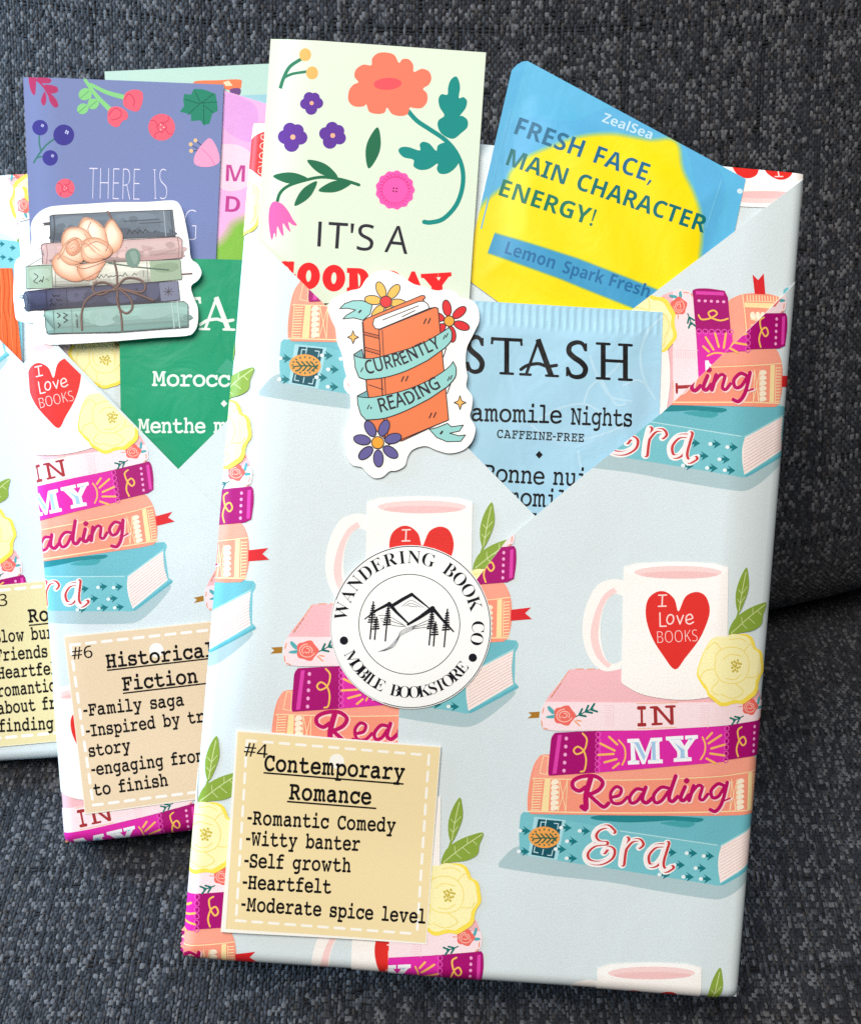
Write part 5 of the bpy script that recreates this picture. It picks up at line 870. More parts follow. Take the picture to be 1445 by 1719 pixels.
    A.blob([(834, 312), (818, 262), (782, 231), (742, 232), (706, 266), (699, 335), (724, 420), (770, 495), (819, 553), (862, 505), (920, 428), (955, 350), (963, 296), (944, 246), (905, 231), (862, 252)], (226, 46, 40), 4)
    HT = (253, 222, 214)
    A.line(768, 246, 766, 290, 5.5, HT); A.line(752, 245, 785, 244, 5.5, HT); A.line(751, 291, 783, 290, 5.5, HT)
    A.stroke([(757, 318), (758, 374), (783, 373)], 5.5, HT, smooth=False)
    A.stroke(ell(800, 345, 14, 20, 10, 14), 5.5, HT, smooth=False, closed=True)
    A.stroke([(828, 330), (840, 364), (854, 328)], 5.5, HT, smooth=False)
    A.stroke([(866, 348), (892, 340), (884, 324), (868, 332), (866, 356), (880, 364), (896, 356)], 5.5, HT)
    A.text('s', 'BOOKS', (746, 444), (914, 436), 50, HT, -14)
    # ---- yellow flower with two leaves
    LG = (139, 166, 62); LV = (205, 216, 150)
    A.stroke([(1108, 200), (1085, 310), (1050, 410)], 9, LG)
    A.blob([(1118, 130), (1090, 172), (1072, 230), (1072, 285), (1086, 318), (1112, 270), (1130, 215), (1128, 165)], LG)
    A.stroke([(1116, 150), (1100, 225), (1086, 310)], 4, LV)
    A.blob([(1216, 280), (1168, 288), (1110, 312), (1062, 350), (1042, 408), (1090, 402), (1150, 394), (1192, 370), (1200, 330)], LG)
    A.stroke([(1210, 286), (1130, 340), (1052, 402)], 4, LV)
    for a in ((1098, 240, 1082, 222), (1098, 240, 1122, 210), (1092, 280, 1078, 262), (1092, 278, 1112, 252), (1150, 324, 1150, 300), (1130, 340, 1160, 366), (1100, 364, 1098, 336), (1100, 364, 1124, 386), (1170, 310, 1190, 330)): A.line(*a, 3, LV)
    fl = []
    for i in range(40):
        a = 2 * math.pi * i / 40
        r = 128 + 16 * abs(math.cos(3 * a + .35)) ** .6 + 3 * math.sin(11 * a)
        fl.append((1058 + r * math.cos(a), 552 + r * 1.06 * math.sin(a)))
    A.poly(sm([(x + (6 if x > 1058 else -3), y + (6 if y > 600 else -4 if x > 1100 else 2)) for x, y in fl], True, 3), (254, 226, 84))
    A.poly(sm([(1055 + (x - 1058) * .955, 548 + (y - 552) * .955) for x, y in fl], True, 3), (254, 244, 182))
    for p in ([(985, 500), (1010, 470), (1060, 460), (1110, 480), (1135, 530), (1120, 590), (1070, 612), (1010, 600), (985, 550), (990, 505)], [(1010, 470), (985, 440), (950, 470)], [(1110, 480), (1140, 450), (1160, 470)], [(1120, 590), (1165, 590), (1180, 570)], [(1000, 600), (970, 640), (1000, 660)], [(1070, 612), (1110, 650), (1060, 675), (1010, 655)], [(985, 550), (940, 560), (925, 590)], [(1045, 430), (1090, 425), (1120, 440)],
              [(1020, 510), (1050, 490), (1100, 500)], [(1030, 590), (1070, 595), (1100, 575)]): A.stroke(p, 4, (247, 224, 126))
    for i in range(15):
        a = i * 2.4; r = 6.2 * math.sqrt(i)
        A.poly(ell(1074 + r * math.cos(a), 538 + r * math.sin(a) * 1.2, 5.5, 5.5, 0, 9), (206, 184, 66))
    return A
MOTIF = make_motif().items
_uvf = lambda p: F_FRONT.uv(p[0], p[1], 0.25)
MOTIF_UV = [([[_uvf(p) for p in t] for t in tris], c, f, z) for tris, c, f, z in MOTIF]
def stamp(anchor_from, anchor_to, rot=0.0):
    """uv of the print (on the front package's own face) moved so that anchor_from lands on anchor_to, turned by rot degrees"""
    c, s = math.cos(math.radians(rot)), math.sin(math.radians(rot))
    def fn(p):
        x, y = p[0] - anchor_from[0], p[1] - anchor_from[1]
        return (anchor_to[0] + x * c - y * s, anchor_to[1] + x * s + y * c)
    return fn
# ------------------------------------------------------------------ wrapped books
R_EDGE = 0.38
def edge_round(face):
    def h(u, v):
        d = 0.
        for e in (u, face.w - u, v, face.h - v):
            if e < R_EDGE:
                q = R_EDGE - max(e, 0.)
                d += R_EDGE - math.sqrt(max(R_EDGE * R_EDGE - q * q, 0.))
        return -min(d, R_EDGE)
    return h
def ramp(face, u): return S(u / 1.3) * S((face.w - u) / 1.3)
def bulge(face, amp=.40):
    """paper of the pocket lifted by what is tucked in, tight again lower down and at the edges"""
    er = edge_round(face)
    def h(u, v):
        r = ramp(face, u)
        return amp * r * (.10 + .90 * S((v - 3.0) / 6.0)) + .03 * math.sin(u * .9 + .4) * math.sin(v * .55 + 1) * r + er(u, min(v, face.h - R_EDGE))
    return h
def tucked(face, d):
    """height of a thing in the pocket: it lies against the book at the sides"""
    return lambda u, v: .035 + d * ramp(face, u)
def plus(h, d): return lambda u, v: h(u, v) + d

def package_body(face, parent, art, thick):
    """book wrapped in paper: rounded front, sides, folded ends and back"""
    er = edge_round(face)
    m = Mesher()
    rect = [(0.001, 0.001), (face.w - .001, 0.001), (face.w - .001, face.h - .001), (0.001, face.h - .001)]
    sheet(m, face, rect, er, PAPER, 0, art=art)
    us = [0.001] + list(np.linspace(.4, face.w - .4, 16)) + [face.w - .001]
    vs_ = [0.001] + list(np.linspace(.4, face.h - .4, 22)) + [face.h - .001]
    def ring(h):
        pts = [(u, 0) for u in us[:-1]] + [(face.w, v) for v in vs_[:-1]] + [(u, face.h) for u in us[:0:-1]] + [(0, v) for v in vs_[:0:-1]]
        return [face.P(u, v, h) for u, v in pts]
    hs = [-R_EDGE, -R_EDGE - .3, -thick * .5, -thick + .3]
    ids = []
    for h in hs:
        ids.append(len(m.v)); m.v += ring(h)
    n = len(ring(0)); c = lin(PAPER)
    for a, b in zip(ids[:-1], ids[1:]):
        for i in range(n):
            j = (i + 1) % n
            m.f.append([a + i, b + i, b + j, a + j]); m.c.append([c] * 4); m.smooth.append(False)
    i = len(m.v)
    ins = .3
    m.v += [face.P(u, v, -thick) for u, v in ((ins, ins), (face.w - ins, ins), (face.w - ins, face.h - ins), (ins, face.h - ins))]
    q = [face.P(u, v, -thick + .3) for u, v in ((0, 0), (face.w, 0), (face.w, face.h), (0, face.h))]
    m.v += q
    m.f.append([i + 3, i + 2, i + 1, i]); m.c.append([c] * 4); m.smooth.append(False)
    for k in range(4):
        l = (k + 1) % 4
        m.f.append([i + 4 + k, i + k, i + l, i + 4 + l][::-1]); m.c.append([c] * 4); m.smooth.append(False)
    return m.build('wrapped_body', M_WRAP, parent, parent_base(parent))
def parent_base(o): return [x * 100 for x in o.location]

# ======== front package
FF = F_FRONT
BASE_F = FF.P(FF.w / 2, 0, -2.6)
front = thing('wrapped_book', 'large wrapped book package in front with a round mountain label and the tag numbered 4', 'wrapped book', BASE_F, 'wrapped book packages')
BUL = bulge(FF)
fpx = lift_fn(FF, BUL)
H_L, H_R = plus(BUL, .02), plus(BUL, .085)
fL, fR = lift_fn(FF, H_L), lift_fn(FF, H_R)
U684 = np.array([28., -684.])
def motif_at(dx, dy, face=FF, clips=None):
    a = _uvf((1000., 1200.)); b = _uvf((1000. + dx, 1200. + dy))
    return (MOTIF_UV, stamp(a, b), clips)
def box_uv(fn, pts): return ccw([fn(p) for p in pts])
# back panel under the pocket: paper turned upside down at the top, plain elsewhere
_a = _uvf((1134., 992.))
er_front = edge_round(FF)
fb = lift_fn(FF, er_front)
full = [[(0.002, 0.002), (FF.w - .002, 0.002), (FF.w - .002, FF.h - .002), (0.002, FF.h - .002)]]
top_right = [box_uv(fb, [(700, 150), (1400, 200), (1400, 560), (700, 560)])]
top_right[0] = clip(top_right[0], ccw(full[0]))
package_body(FF, front, [(MOTIF_UV, stamp(_a, fb((1284, 300)), 180), top_right)], 2.6)

def flap(name, pts, fn, hf, stamps, parent, face, thick=.017, parts=None):
    m = Mesher()
    o = ccw([fn(p) for p in pts]); o = clip(o, ccw([(0.003, 0.003), (face.w - .003, 0.003), (face.w - .003, face.h - .003), (0.003, face.h - .003)]))
    sheet(m, face, o, hf, PAPER, thick, art=[(it, st, [c for c in (clip(ccw([fn(p) for p in q]), ccw([(0.003, 0.003), (face.w - .003, 0.003), (face.w - .003, face.h - .003), (0.003, face.h - .003)])) for q in parts) if c] if parts else [o]) for it, st, _ in stamps])
    return m.build(name, M_WRAP, parent, parent_base(parent))
# inner fold at right with the print lying on its side
H_I = plus(er_front, .03); fI = lift_fn(FF, H_I)
_b = _uvf((1258.8, 1187.))
m_pts = [(1365, 288), (1056, 523), (980, 600), (980, 800), (1110, 760), (1380, 440)]
H_IR = lambda u, v: er_front(u, min(v, FF.h - R_EDGE)) + .05 + .14 * ramp(FF, u)
fIR = lift_fn(FF, H_IR)
flap('inner_fold', m_pts, fIR, H_IR, [(MOTIF_UV, stamp(_b, fIR((1138.6, 514)), 90), None)], front, FF)
# inner fold at left, print on its side the other way
_h = _uvf((1134., 1060.))
flap('inner_fold', [(400, 170), (470, 150), (520, 470), (470, 480), (400, 400)], fI, H_I, [(MOTIF_UV, stamp(_h, fI((452, 262)), -97), None)], front, FF)
flap('pocket_flap', [(380, 354), (560, 526), (740, 706), (902, 870), (880, 1700), (260, 1700)], fL, H_L,
     [motif_at(-428, -108), motif_at(-868, -395), motif_at(-400, -792), motif_at(-893, 289), motif_at(-453, 576)], front, FF)
flap('pocket_flap', [(1400, 409), (1112, 692), (980, 797), (850, 907), (672, 1140), (648, 1700), (1400, 1740)], fR, H_R,
     [motif_at(0, 0), motif_at(-40, 678), motif_at(35, -688), motif_at(-427, -295), motif_at(-481, 390)], front, FF,
     parts=[[(1400, 409), (1112, 692), (1112, 1740), (1400, 1740)], [(1112, 692), (980, 797), (850, 907), (672, 1140), (648, 1700), (1112, 1740)]])
# crumpled paper at the lower left corner
m = Mesher()
rr = random.Random(3)
cols = [(168, 16, 112), (250, 153, 126), (236, 120, 150), (226, 60, 160), (250, 190, 170)]
for k in range(7):
    v0 = .02 + .09 * k; b = [FF.P(.06, v0, -.34 - .05 * k), FF.P(-.13 - .03 * rr.random(), v0 + .02, -.6 - .12 * rr.random()), FF.P(-.02, v0 + .16, -1.1), FF.P(.10, v0 + .15, -.5)]
    i = len(m.v); m.v += b; c = lin(cols[k % 5])
    m.f += [[i, i + 1, i + 2], [i, i + 2, i + 3]]; m.c += [[c] * 3, [c] * 3]; m.smooth += [False, False]
m.build('folded_corner', M_WRAP, front, BASE_F)

# round shop label
def round_label():
    A = Art().zoom(300, 820, 2.4083); K = (18, 19, 28)
    c = (938, 560)
    A.stroke(ell(*c, 321, 326, 0, 72, 200, 470), 3.5, K, smooth=False); A.stroke(ell(*c, 322, 327, 0, 60, 110, 200), 1.5, (90, 90, 100), smooth=False)
    A.stroke(ell(932, 549, 204, 202, 0, 72), 3, K, smooth=False, closed=True)
    A.arctext('b', 'WANDERING', (932, 556), 253, 186, 291, 52, K, -6, gap=150)
    A.arctext('b', 'BOOK', (932, 556), 253, 302, 346, 52, K, -6, gap=150)
    A.arctext('b', 'CO', (932, 556), 253, 357, 375, 50, K, -6, gap=150)
    A.arctext('b', 'MOBILE', (936, 556), 291, 155, 115, 47, K, -6, inside=True, gap=110)
    A.arctext('b', 'BOOKSTORE', (936, 556), 291, 106, 36, 47, K, -6, inside=True, gap=110)
    A.poly(ell(668, 615, 17), K); A.poly(ell(1188, 684, 17), K)
    tp = lambda t: .25 + .75 * math.sin(math.pi * min(1, t * 1.1))
    A.stroke([(752, 528), (800, 492), (851, 466)], 14, K, smooth=False, taper=lambda t: .3 + .7 * t)
    A.stroke([(851, 466), (880, 500), (930, 548)], 17, K, smooth=False, taper=lambda t: 1 - .6 * t)
    A.stroke([(866, 472), (905, 448), (942, 428)], 14, K, smooth=False); A.stroke([(942, 428), (985, 462), (1022, 492)], 12, K, smooth=False, taper=lambda t: 1 - .7 * t)
    A.stroke([(926, 550), (975, 520), (1026, 484)], 19, K, smooth=False, taper=lambda t: .5 + .5 * t)
    A.stroke([(1026, 484), (1065, 530), (1110, 578)], 15, K, smooth=False, taper=lambda t: 1 - .6 * t)
    for dx, dy, e in ((8, 22, .8), (14, 40, .7), (20, 58, .6)):
        A.stroke([(800 + dx, 500 + dy * .6), (840 + dx, 494 + dy), (900 + dx, 545 + dy * .25)], 2, K); A.stroke([(945, 556 + dy * .2), (1000, 520 + dy * .7), (1030, 498 + dy)], 2, K)
    for d in (12, 24, 36): A.stroke([(890 + d, 480 - d * .2), (940, 440 + d), (1000 - d, 482 - d * .1)], 1.6, (90, 90, 100))
    for x, y0, y1, n in ((787, 458, 608, 8), (800, 520, 610, 5), (848, 470, 616, 8), (1025, 484, 632, 8), (1038, 540, 636, 5), (1086, 488, 640, 8)):
        xb = x - (y1 - y0) * .09
        A.line(x, y0, xb, y1, 6, K)
        for k in range(n):
            t = .08 + .5 * k / n; w = 5 + 10 * k / n; X = x + (xb - x) * t; Y = y0 + (y1 - y0) * t
            A.line(X - w, Y + 5, X + w, Y + 3, 6.5, K)
    for d in range(4):
        A.stroke([(958, 552 + d * 4), (900, 575 + d * 6), (886, 600 + d * 4), (850 + d * 6, 640), (806 + d * 8, 660 - d)], 1.5, (110, 110, 118))
    return A
m = Mesher(); Hs = plus(BUL, .125); fs = lift_fn(FF, Hs)
A = round_label(); sheet(m, FF, [fs(A.m(p)) for p in ell(938, 560, 326, 331, 0, 72)], Hs, (250, 249, 246), .015, art=[(A.items, fs, None)])
m.build('round_label', M_LABEL, front, BASE_F)

# paper tag, glued on
INK = (14, 12, 14)
def dashes(A, a, b, L, gap, w, c=(252, 247, 236)):
    D = math.hypot(b[0] - a[0], b[1] - a[1]); n = int(D // (L + gap)); ex, ey = (b[0] - a[0]) / D, (b[1] - a[1]) / D
    for k in range(n + 1):
        s = k * (L + gap); e = min(s + L, D)
        if e - s > 4: A.line(a[0] + ex * s, a[1] + ey * s, a[0] + ex * e, a[1] + ey * e, w, c)
def typed(A, txt, p0, p1, cap, bold=14): A.text('m', txt, p0, p1, cap, INK, bold, gap=64)
m = Mesher(); ft = None
_tc = fpx((490, 1440))
def Ht(u, v):
    """the tag's lower left and top right corners stand a little off the paper"""
    a = (u - _tc[0]) / 2.6 ; b = (v - _tc[1]) / 2.6
    return BUL(u, v) + .12 + .07 * S((-a - b) * .5 - .2) + .05 * S((a + b) * .5 - .3)
ft = lift_fn(FF, Ht)
A = Art().zoom(280, 1180, 2.4914)
A.poly([(297, 120), (1142, 186), (1082, 1004), (247, 945)], (243, 221, 170))
A.line(264, 700, 250, 944, 2, (225, 205, 165))
dashes(A, (336, 157), (1096, 219), 38, 31, 11); dashes(A, (1096, 219), (1046, 966), 40, 29, 11); dashes(A, (336, 157), (290, 910), 40, 29, 11); dashes(A, (290, 910), (1046, 966), 40, 29, 11)
A.poly(ell(711, 244, 31), (252, 247, 236))
A.text('s', '#4', (322, 222), (420, 230), 56, INK, 3)
typed(A, 'Contemporary', (408, 282), (992, 322), 62); A.line(405, 292, 990, 339, 7, INK, False)
typed(A, 'Romance', (512, 402), (852, 424), 62); A.line(503, 412, 876, 441, 7, INK, False)
typed(A, '-Romantic Comedy', (338, 507), (955, 540), 54); typed(A, '-Witty banter', (332, 594), (806, 618), 54)
typed(A, '-Self growth', (325, 686), (768, 708), 54); typed(A, '-Heartfelt', (318, 776), (686, 797), 54)
typed(A, '-Moderate spice level', (312, 868), (1080, 922), 54)
sheet(m, FF, [ft(A.m(p)) for p in [(291, 112), (1146, 181), (1085, 1010), (226, 958)]], Ht, (250, 246, 236), .02, art=[(A.items, ft, None)])
m.build('paper_tag', M_LABEL, front, BASE_F)

# ======== what is tucked into the front pocket
def flat(h): return lambda u, v: h
def tilt(h, k, v0): return lambda u, v: h + k * (v - v0)
def card(name, label, cat, face, outline_px, hf, base, A, mat, thick=.03, group=None, fine=None):
    fn = lift_fn(face, hf); m = Mesher()
    o = ccw([fn(p) for p in outline_px])
    mu = min(p[0] for p in o); mv = min(p[1] for p in o)
    g = (np.arange(-20, 40, .8), np.arange(-5, 60, .8))
    hl = hull(o)
    if fine: g = (np.arange(-20, 40, fine), np.arange(-5, 60, fine))
    sheet(m, face, o, hf, base, thick, art=[(A.items, fn, [hl])], grid=g)
    cx = sum(p[0] for p in o) / len(o)
    ob = m.build(name, mat, None, face.P(cx, mv, hf(cx, mv)))
    return tag(ob, label, cat, group)
def hull(P):
    P = sorted(P); out = []
    for seq in (P, P[::-1]):
        h = []
        for p in seq:
            while len(h) > 1 and (h[-1][0] - h[-2][0]) * (p[1] - h[-2][1]) - (h[-1][1] - h[-2][1]) * (p[0] - h[-2][0]) <= 0: h.pop()
            h.append(p)
        out += h[:-1]
    return out
def convex_ok(o):
    k = len(o); s = [ (o[(i+1)%k][0]-o[i][0])*(o[(i+2)%k][1]-o[(i+1)%k][1])-(o[(i+1)%k][1]-o[i][1])*(o[(i+2)%k][0]-o[(i+1)%k][0]) for i in range(k)]
    return all(x >= -1e-9 for x in s)

# bookmark with flowers
A = Art().zoom(400, 40, 3.2841)
GR = (44, 122, 92); TE = (14, 138, 130); DG = (28, 106, 72); PU = (96, 52, 152)
A.stroke([(350, 190), (285, 235), (250, 300), (232, 357)], 19, GR, cap=False); A.stroke([(248, 300), (300, 274), (380, 262)], 15, GR)
A.poly(ell(369, 169, 33, 36), (246, 182, 100)); A.poly(ell(407, 270, 33, 36), (246, 182, 100))
OR = (250, 122, 96)
A.stroke([(935, 480), (985, 535), (1060, 585), (1140, 640), (1200, 710), (1235, 800), (1235, 900), (1200, 1000), (1130, 1075), (1060, 1095), (1025, 1092)], 25, TE)
A.blob([(640, 290), (650, 250), (690, 225), (733, 228), (738, 190), (770, 162), (815, 158), (860, 172), (885, 215), (905, 195), (940, 196), (963, 225), (968, 265), (1010, 248), (1050, 262), (1064, 300), (1050, 335), (1018, 358), (1040, 385), (1040, 430), (1010, 464), (965, 464), (945, 462), (930, 500), (885, 508), (845, 495), (820, 462), (805, 490), (765, 497), (722, 485), (706, 445), (690, 455), (640, 455), (608, 425), (610, 370), (635, 335), (662, 322)], OR)
A.poly(ell(823, 331, 77, 33, -3), (250, 84, 92))
A.blob([(1196, 290), (1170, 310), (1156, 350), (1152, 390), (1120, 388), (1103, 415), (1110, 460), (1135, 505), (1105, 530), (1098, 560), (1115, 600), (1155, 628), (1190, 632), (1225, 605), (1262, 570), (1262, 530), (1235, 508), (1222, 506), (1252, 465), (1260, 425), (1240, 404), (1215, 408), (1222, 350), (1212, 305)], TE)
A.blob([(882, 700), (900, 680), (940, 680), (1000, 698), (1000, 665), (1020, 650), (1055, 662), (1090, 700), (1100, 670), (1135, 655), (1170, 660), (1205, 700), (1215, 760), (1190, 800), (1150, 826), (1110, 825), (1094, 800), (1098, 770), (1050, 800), (1000, 805), (966, 785), (965, 750), (910, 735)], TE)
def pansy(x, y, s, rot):
    for k, (a, r, q) in enumerate(((-115, .52, .46), (-60, .52, .42), (0, .5, .46), (95, .48, .5), (175, .52, .46))):
        a = math.radians(a + rot); A.poly(ell(x + s * r * math.cos(a), y + s * r * math.sin(a), s * q, s * q), PU)
    A.poly(ell(x, y, s * .17), (252, 178, 142))
pansy(405, 437, 66, 0); pansy(301, 623, 84, 5); pansy(521, 616, 78, 20)
LEAF = lambda x0, y0, x1, y1, w, c: A.poly(sm([(x0, y0), ((x0 * 2 + x1) / 3 - (y1 - y0) * w, (y0 * 2 + y1) / 3 + (x1 - x0) * w), ((x0 + 2 * x1) / 3 - (y1 - y0) * w, (y0 + 2 * y1) / 3 + (x1 - x0) * w), (x1, y1), ((x0 + 2 * x1) / 3 + (y1 - y0) * w, (y0 + 2 * y1) / 3 - (x1 - x0) * w), ((x0 * 2 + x1) / 3 + (y1 - y0) * w, (y0 * 2 + y1) / 3 - (x1 - x0) * w)], True, 5), c)
LEAF(768, 570, 719, 798, .15, DG)
A.stroke([(215, 980), (232, 930), (280, 890), (370, 862), (460, 845), (550, 855), (610, 870), (665, 888)], 17, DG)
for q in ((380, 752, 548, 845), (192, 840, 388, 858), (310, 1003, 434, 868), (442, 920, 630, 872)): LEAF(*q, .14, DG)
A.blob([(205, 980), (240, 990), (275, 1030), (300, 1075), (324, 1110), (300, 1108), (275, 1092), (288, 1146), (268, 1128), (245, 1098), (250, 1168), (232, 1150), (215, 1115), (210, 1178), (198, 1150), (188, 1190), (178, 1170), (168, 1090), (172, 1020), (188, 985)], (255, 100, 170), 3)
A.poly([(864 + (105 + 4 * math.cos(13 * a)) * math.cos(a), 916 + (105 + 4 * math.cos(13 * a)) * math.sin(a)) for a in [i * math.pi / 45 for i in range(90)]], (253, 92, 176))
for k in range(26):
    a = k * 2 * math.pi / 26; A.stroke(ell(864 + 80 * math.cos(a), 916 + 80 * math.sin(a), 9, 12, k * 14, 8, 0, 250), 2.5, (228, 52, 140), smooth=False)
for x, y in ((856, 906), (873, 908), (855, 922), (871, 925)): A.poly(ell(x, y, 5, 5, 0, 8), (70, 20, 50))
A.line(452, 1090, 445, 1228, 19, (40, 36, 48), False); A.text('s', "T'S", (490, 1235), (742, 1252), 143, (40, 36, 48), 2)
A.text('s', "A", (804, 1258), (932, 1270), 150, (40, 36, 48), 0)
RD = (238, 32, 36)
A.text('b', 'G', (205, 1436), (305, 1442), 118, RD, 44)
for x, y in ((388, 1390), (527, 1402)): A.poly(ell(x, y, 63, 74), RD, holes=[ell(x, y, 14, 32, 4)])
A.text('b', 'D', (608, 1470), (710, 1472), 112, RD, 50); A.text('b', 'D', (790, 1484), (890, 1486), 112, RD, 50); A.text('b', 'A', (905, 1488), (1020, 1490), 112, RD, 40); A.text('b', 'Y', (1026, 1488), (1166, 1480), 100, RD, 46)
A.text('b', 'T', (470, 1610), (560, 1614), 70, INK, 0)
card('bookmark', 'pale green flowered bookmark in the front pocket with the words about a good day', 'bookmark', FF,
     [(454.8, 65.9), (815.6, 88.1), (770, 760), (409, 738)], tucked(FF, .17), (222, 233, 211), A, M_CARD, group='bookmarks in the pockets')

# face mask pouch
A = Art().zoom(760, 80, 2.1095)
BLU = (94, 184, 224); YEL = (255, 225, 6)
def soft(A, pts, c0, c1, w, n=5, smooth=True):
    """printed shape whose ink bleeds softly into the ground colour"""
    P = sm(pts, True, 4) if smooth else list(pts); cx = sum(p[0] for p in P) / len(P); cy = sum(p[1] for p in P) / len(P)
    mix = lambda t: tuple(c0[i] * (1 - t) + c1[i] * t for i in range(3))
    def off(d):
        l = P if area2(P) * 1 > 0 else P[::-1]; out = []
        k = len(l)
        for i in range(k):
            a, c = l[i - 1], l[(i + 1) % k]; q = math.hypot(c[0] - a[0], c[1] - a[1]) or 1
            out.append((l[i][0] + (c[1] - a[1]) / q * d, l[i][1] - (c[0] - a[0]) / q * d))
        return out
    for j in range(n):
        A.poly(off(w * (1 - 2 * j / (n - 1))), mix((j + .8) / n if j < n - 1 else 1.0))
A.poly([(0, 40), (262, 40), (240, 120), (75, 700), (30, 850)], (86, 177, 221))
A.blob([(150, 330), (250, 250), (420, 260), (560, 210), (700, 260), (840, 330), (960, 470), (930, 640), (890, 760), (860, 520), (800, 330), (560, 290), (330, 340), (180, 470), (110, 560), (60, 700), (70, 560)], (92, 178, 222))
soft(A, [(40, 720), (70, 620), (110, 550), (185, 485), (205, 440), (255, 392), (345, 352), (450, 315), (560, 306), (640, 318), (700, 328), (770, 324), (800, 352), (812, 430), (850, 510), (876, 590), (880, 680), (872, 780), (868, 1150), (700, 1180), (400, 1050), (50, 850)], BLU, YEL, 9)
INKB = (8, 110, 112)
soft(A, [(148, 655), (440, 745), (738, 862), (900, 920), (880, 1000), (640, 925), (380, 820), (122, 728)], YEL, (66, 156, 200), 4, smooth=False)
A.text('d', 'FRESH FACE,', (215, 304), (700, 480), 62, (22, 104, 140), 0); A.text('d', 'MAIN CHARACTER', (186, 414), (886, 656), 60, INKB, 0); A.text('d', 'ENERGY!', (160, 522), (492, 632), 60, (16, 118, 92), 0)
A.text('d', 'Lemon', (182, 728), (355, 784), 44, (36, 110, 160), 2); A.text('d', 'Spark', (386, 796), (528, 838), 44, (36, 110, 160), 2); A.text('d', 'Fresh', (550, 842), (690, 886), 44, (36, 110, 160), 2)
A.text('d', 'ZealSea', (526, 262), (700, 326), 34, (196, 226, 240), 0)
A.poly(ell(160, 205, 14, 10, -60), (225, 240, 246)); A.poly(ell(1015, 508, 10, 9, 20), (215, 236, 246))
A.line(205, 220, 100, 640, 5, (98, 182, 224)); A.line(950, 470, 895, 640, 5, (110, 190, 228))
pp = [(227, 60), (246, 49), (264, 47), (1036, 465), (880, 1190), (160, 900), (40, 812), (52, 760), (208, 80)]
fpouch0 = lift_fn(FF, flat(.1)); po = [fpouch0(A.m(p)) for p in [(215, 50), (1036, 465), (880, 1190), (48, 830)]]
def pouch_h(u, v):
    o = po; d = 9.
    for i in range(4):
        a, b = o[i], o[(i + 1) % 4]; L = math.hypot(b[0] - a[0], b[1] - a[1])
        d = min(d, abs((b[0] - a[0]) * (v - a[1]) - (b[1] - a[1]) * (u - a[0])) / L)
    return .03 + .02 * ramp(FF, u) + .07 * ramp(FF, u) * S((d - .35) / .9) + .012 * math.sin(u * 3.1 + v * 1.3) * S((d - .3) / .5)
card('face_mask_pouch', 'blue and yellow foil pouch with a bold slogan, slanting out of the front pocket', 'pouch', FF, [A.m(p) for p in pp], pouch_h, (94, 183, 223), A, M_FOIL, .05, fine=.3, group='foil pouches in the pockets')

# blue tea sachet
A = Art().zoom(740, 430, 2.2578)
TB = (168, 211, 232)
PALE = (186, 220, 236)
A.blob([(700, 420), (650, 520), (560, 570), (400, 600), (330, 660), (420, 720), (560, 720), (700, 660), (820, 560), (835, 420)], (170, 211, 232))
for p in ([(835, 230), (780, 290), (755, 380), (770, 470), (810, 540)], [(565, 380), (590, 450), (640, 530), (720, 550)], [(690, 380), (650, 440), (570, 490), (540, 560)], [(690, 490), (740, 470), (765, 480)], [(340, 640), (420, 690), (560, 690), (700, 640)], [(350, 630), (440, 580), (540, 560), (600, 590)], [(520, 740), (530, 800), (560, 850)], [(610, 470), (660, 560), (700, 560)]):
    A.stroke(p, 9, PALE)
SH = (12, 10, 12)
def incised(A, ch, x0, x1, y0, y1, k, SH):
    """old-style capitals with flared feet; k = slant of the baseline"""
    w = x1 - x0; h = y1 - y0; P = lambda a, b: (x0 + a * w, y0 + b * h + k * (x0 + a * w))
    t = h * .135; f = h * .07
    def stem(a, b, c, d, q=1.): A.stroke([P(a, b), P(c, d)], t * q, SH, smooth=False, cap=False)
    def foot(a, b, l, q=1.): A.stroke([P(a - l, b), P(a + l, b)], f * q, SH, smooth=False)
    if ch == 'T': stem(.5, .04, .5, .98); A.stroke([P(.04, .05), P(.96, .05)], f * 1.3, SH, smooth=False); stem(.05, .0, .02, .2, .5); stem(.95, .0, .98, .2, .5); foot(.5, .97, .2)
    if ch == 'H': stem(.2, .02, .2, .98); stem(.8, .02, .8, .98); A.stroke([P(.2, .48), P(.8, .48)], f * 1.2, SH, smooth=False); [foot(a, b, .17) for a in (.2, .8) for b in (.03, .97)]
    if ch == 'A': stem(.48, .0, .84, .97, 1.1); stem(.5, .0, .16, .97, .6); A.stroke([P(.02, .84), P(.2, .72), P(.5, .66), P(.72, .72), P(.98, .68)], f * 1.3, SH); foot(.14, .97, .14); foot(.86, .97, .16)
    if ch == 'S':
        A.stroke([P(.84, .22), P(.72, .06), P(.48, .03), P(.22, .12), P(.18, .3), P(.38, .44), P(.66, .56), P(.84, .72), P(.76, .9), P(.5, .97), P(.24, .92), P(.12, .74)], t, SH, taper=lambda u: .62 + .5 * math.sin(math.pi * u))
        stem(.86, .04, .86, .26, .45); stem(.1, .72, .1, .96, .45)
for ch, x0, x1 in (('S', 92, 168), ('T', 190, 308), ('A', 300, 440), ('S', 468, 562), ('H', 586, 726)):
    incised(A, ch, x0, x1, 296, 436, .052, SH)
A.text('m', 'Chamomile', (20, 622), (456, 634), 62, SH, 6, gap=34); A.text('m', 'Nights', (490, 638), (722, 646), 62, SH, 6, gap=34)
A.text('m', 'CAFFEINE-FREE'.replace('C', 'C'), (212, 688), (540, 704), 30, SH, 8, gap=70)
A.poly([(372, 738), (386, 753), (372, 768), (358, 753)], SH)
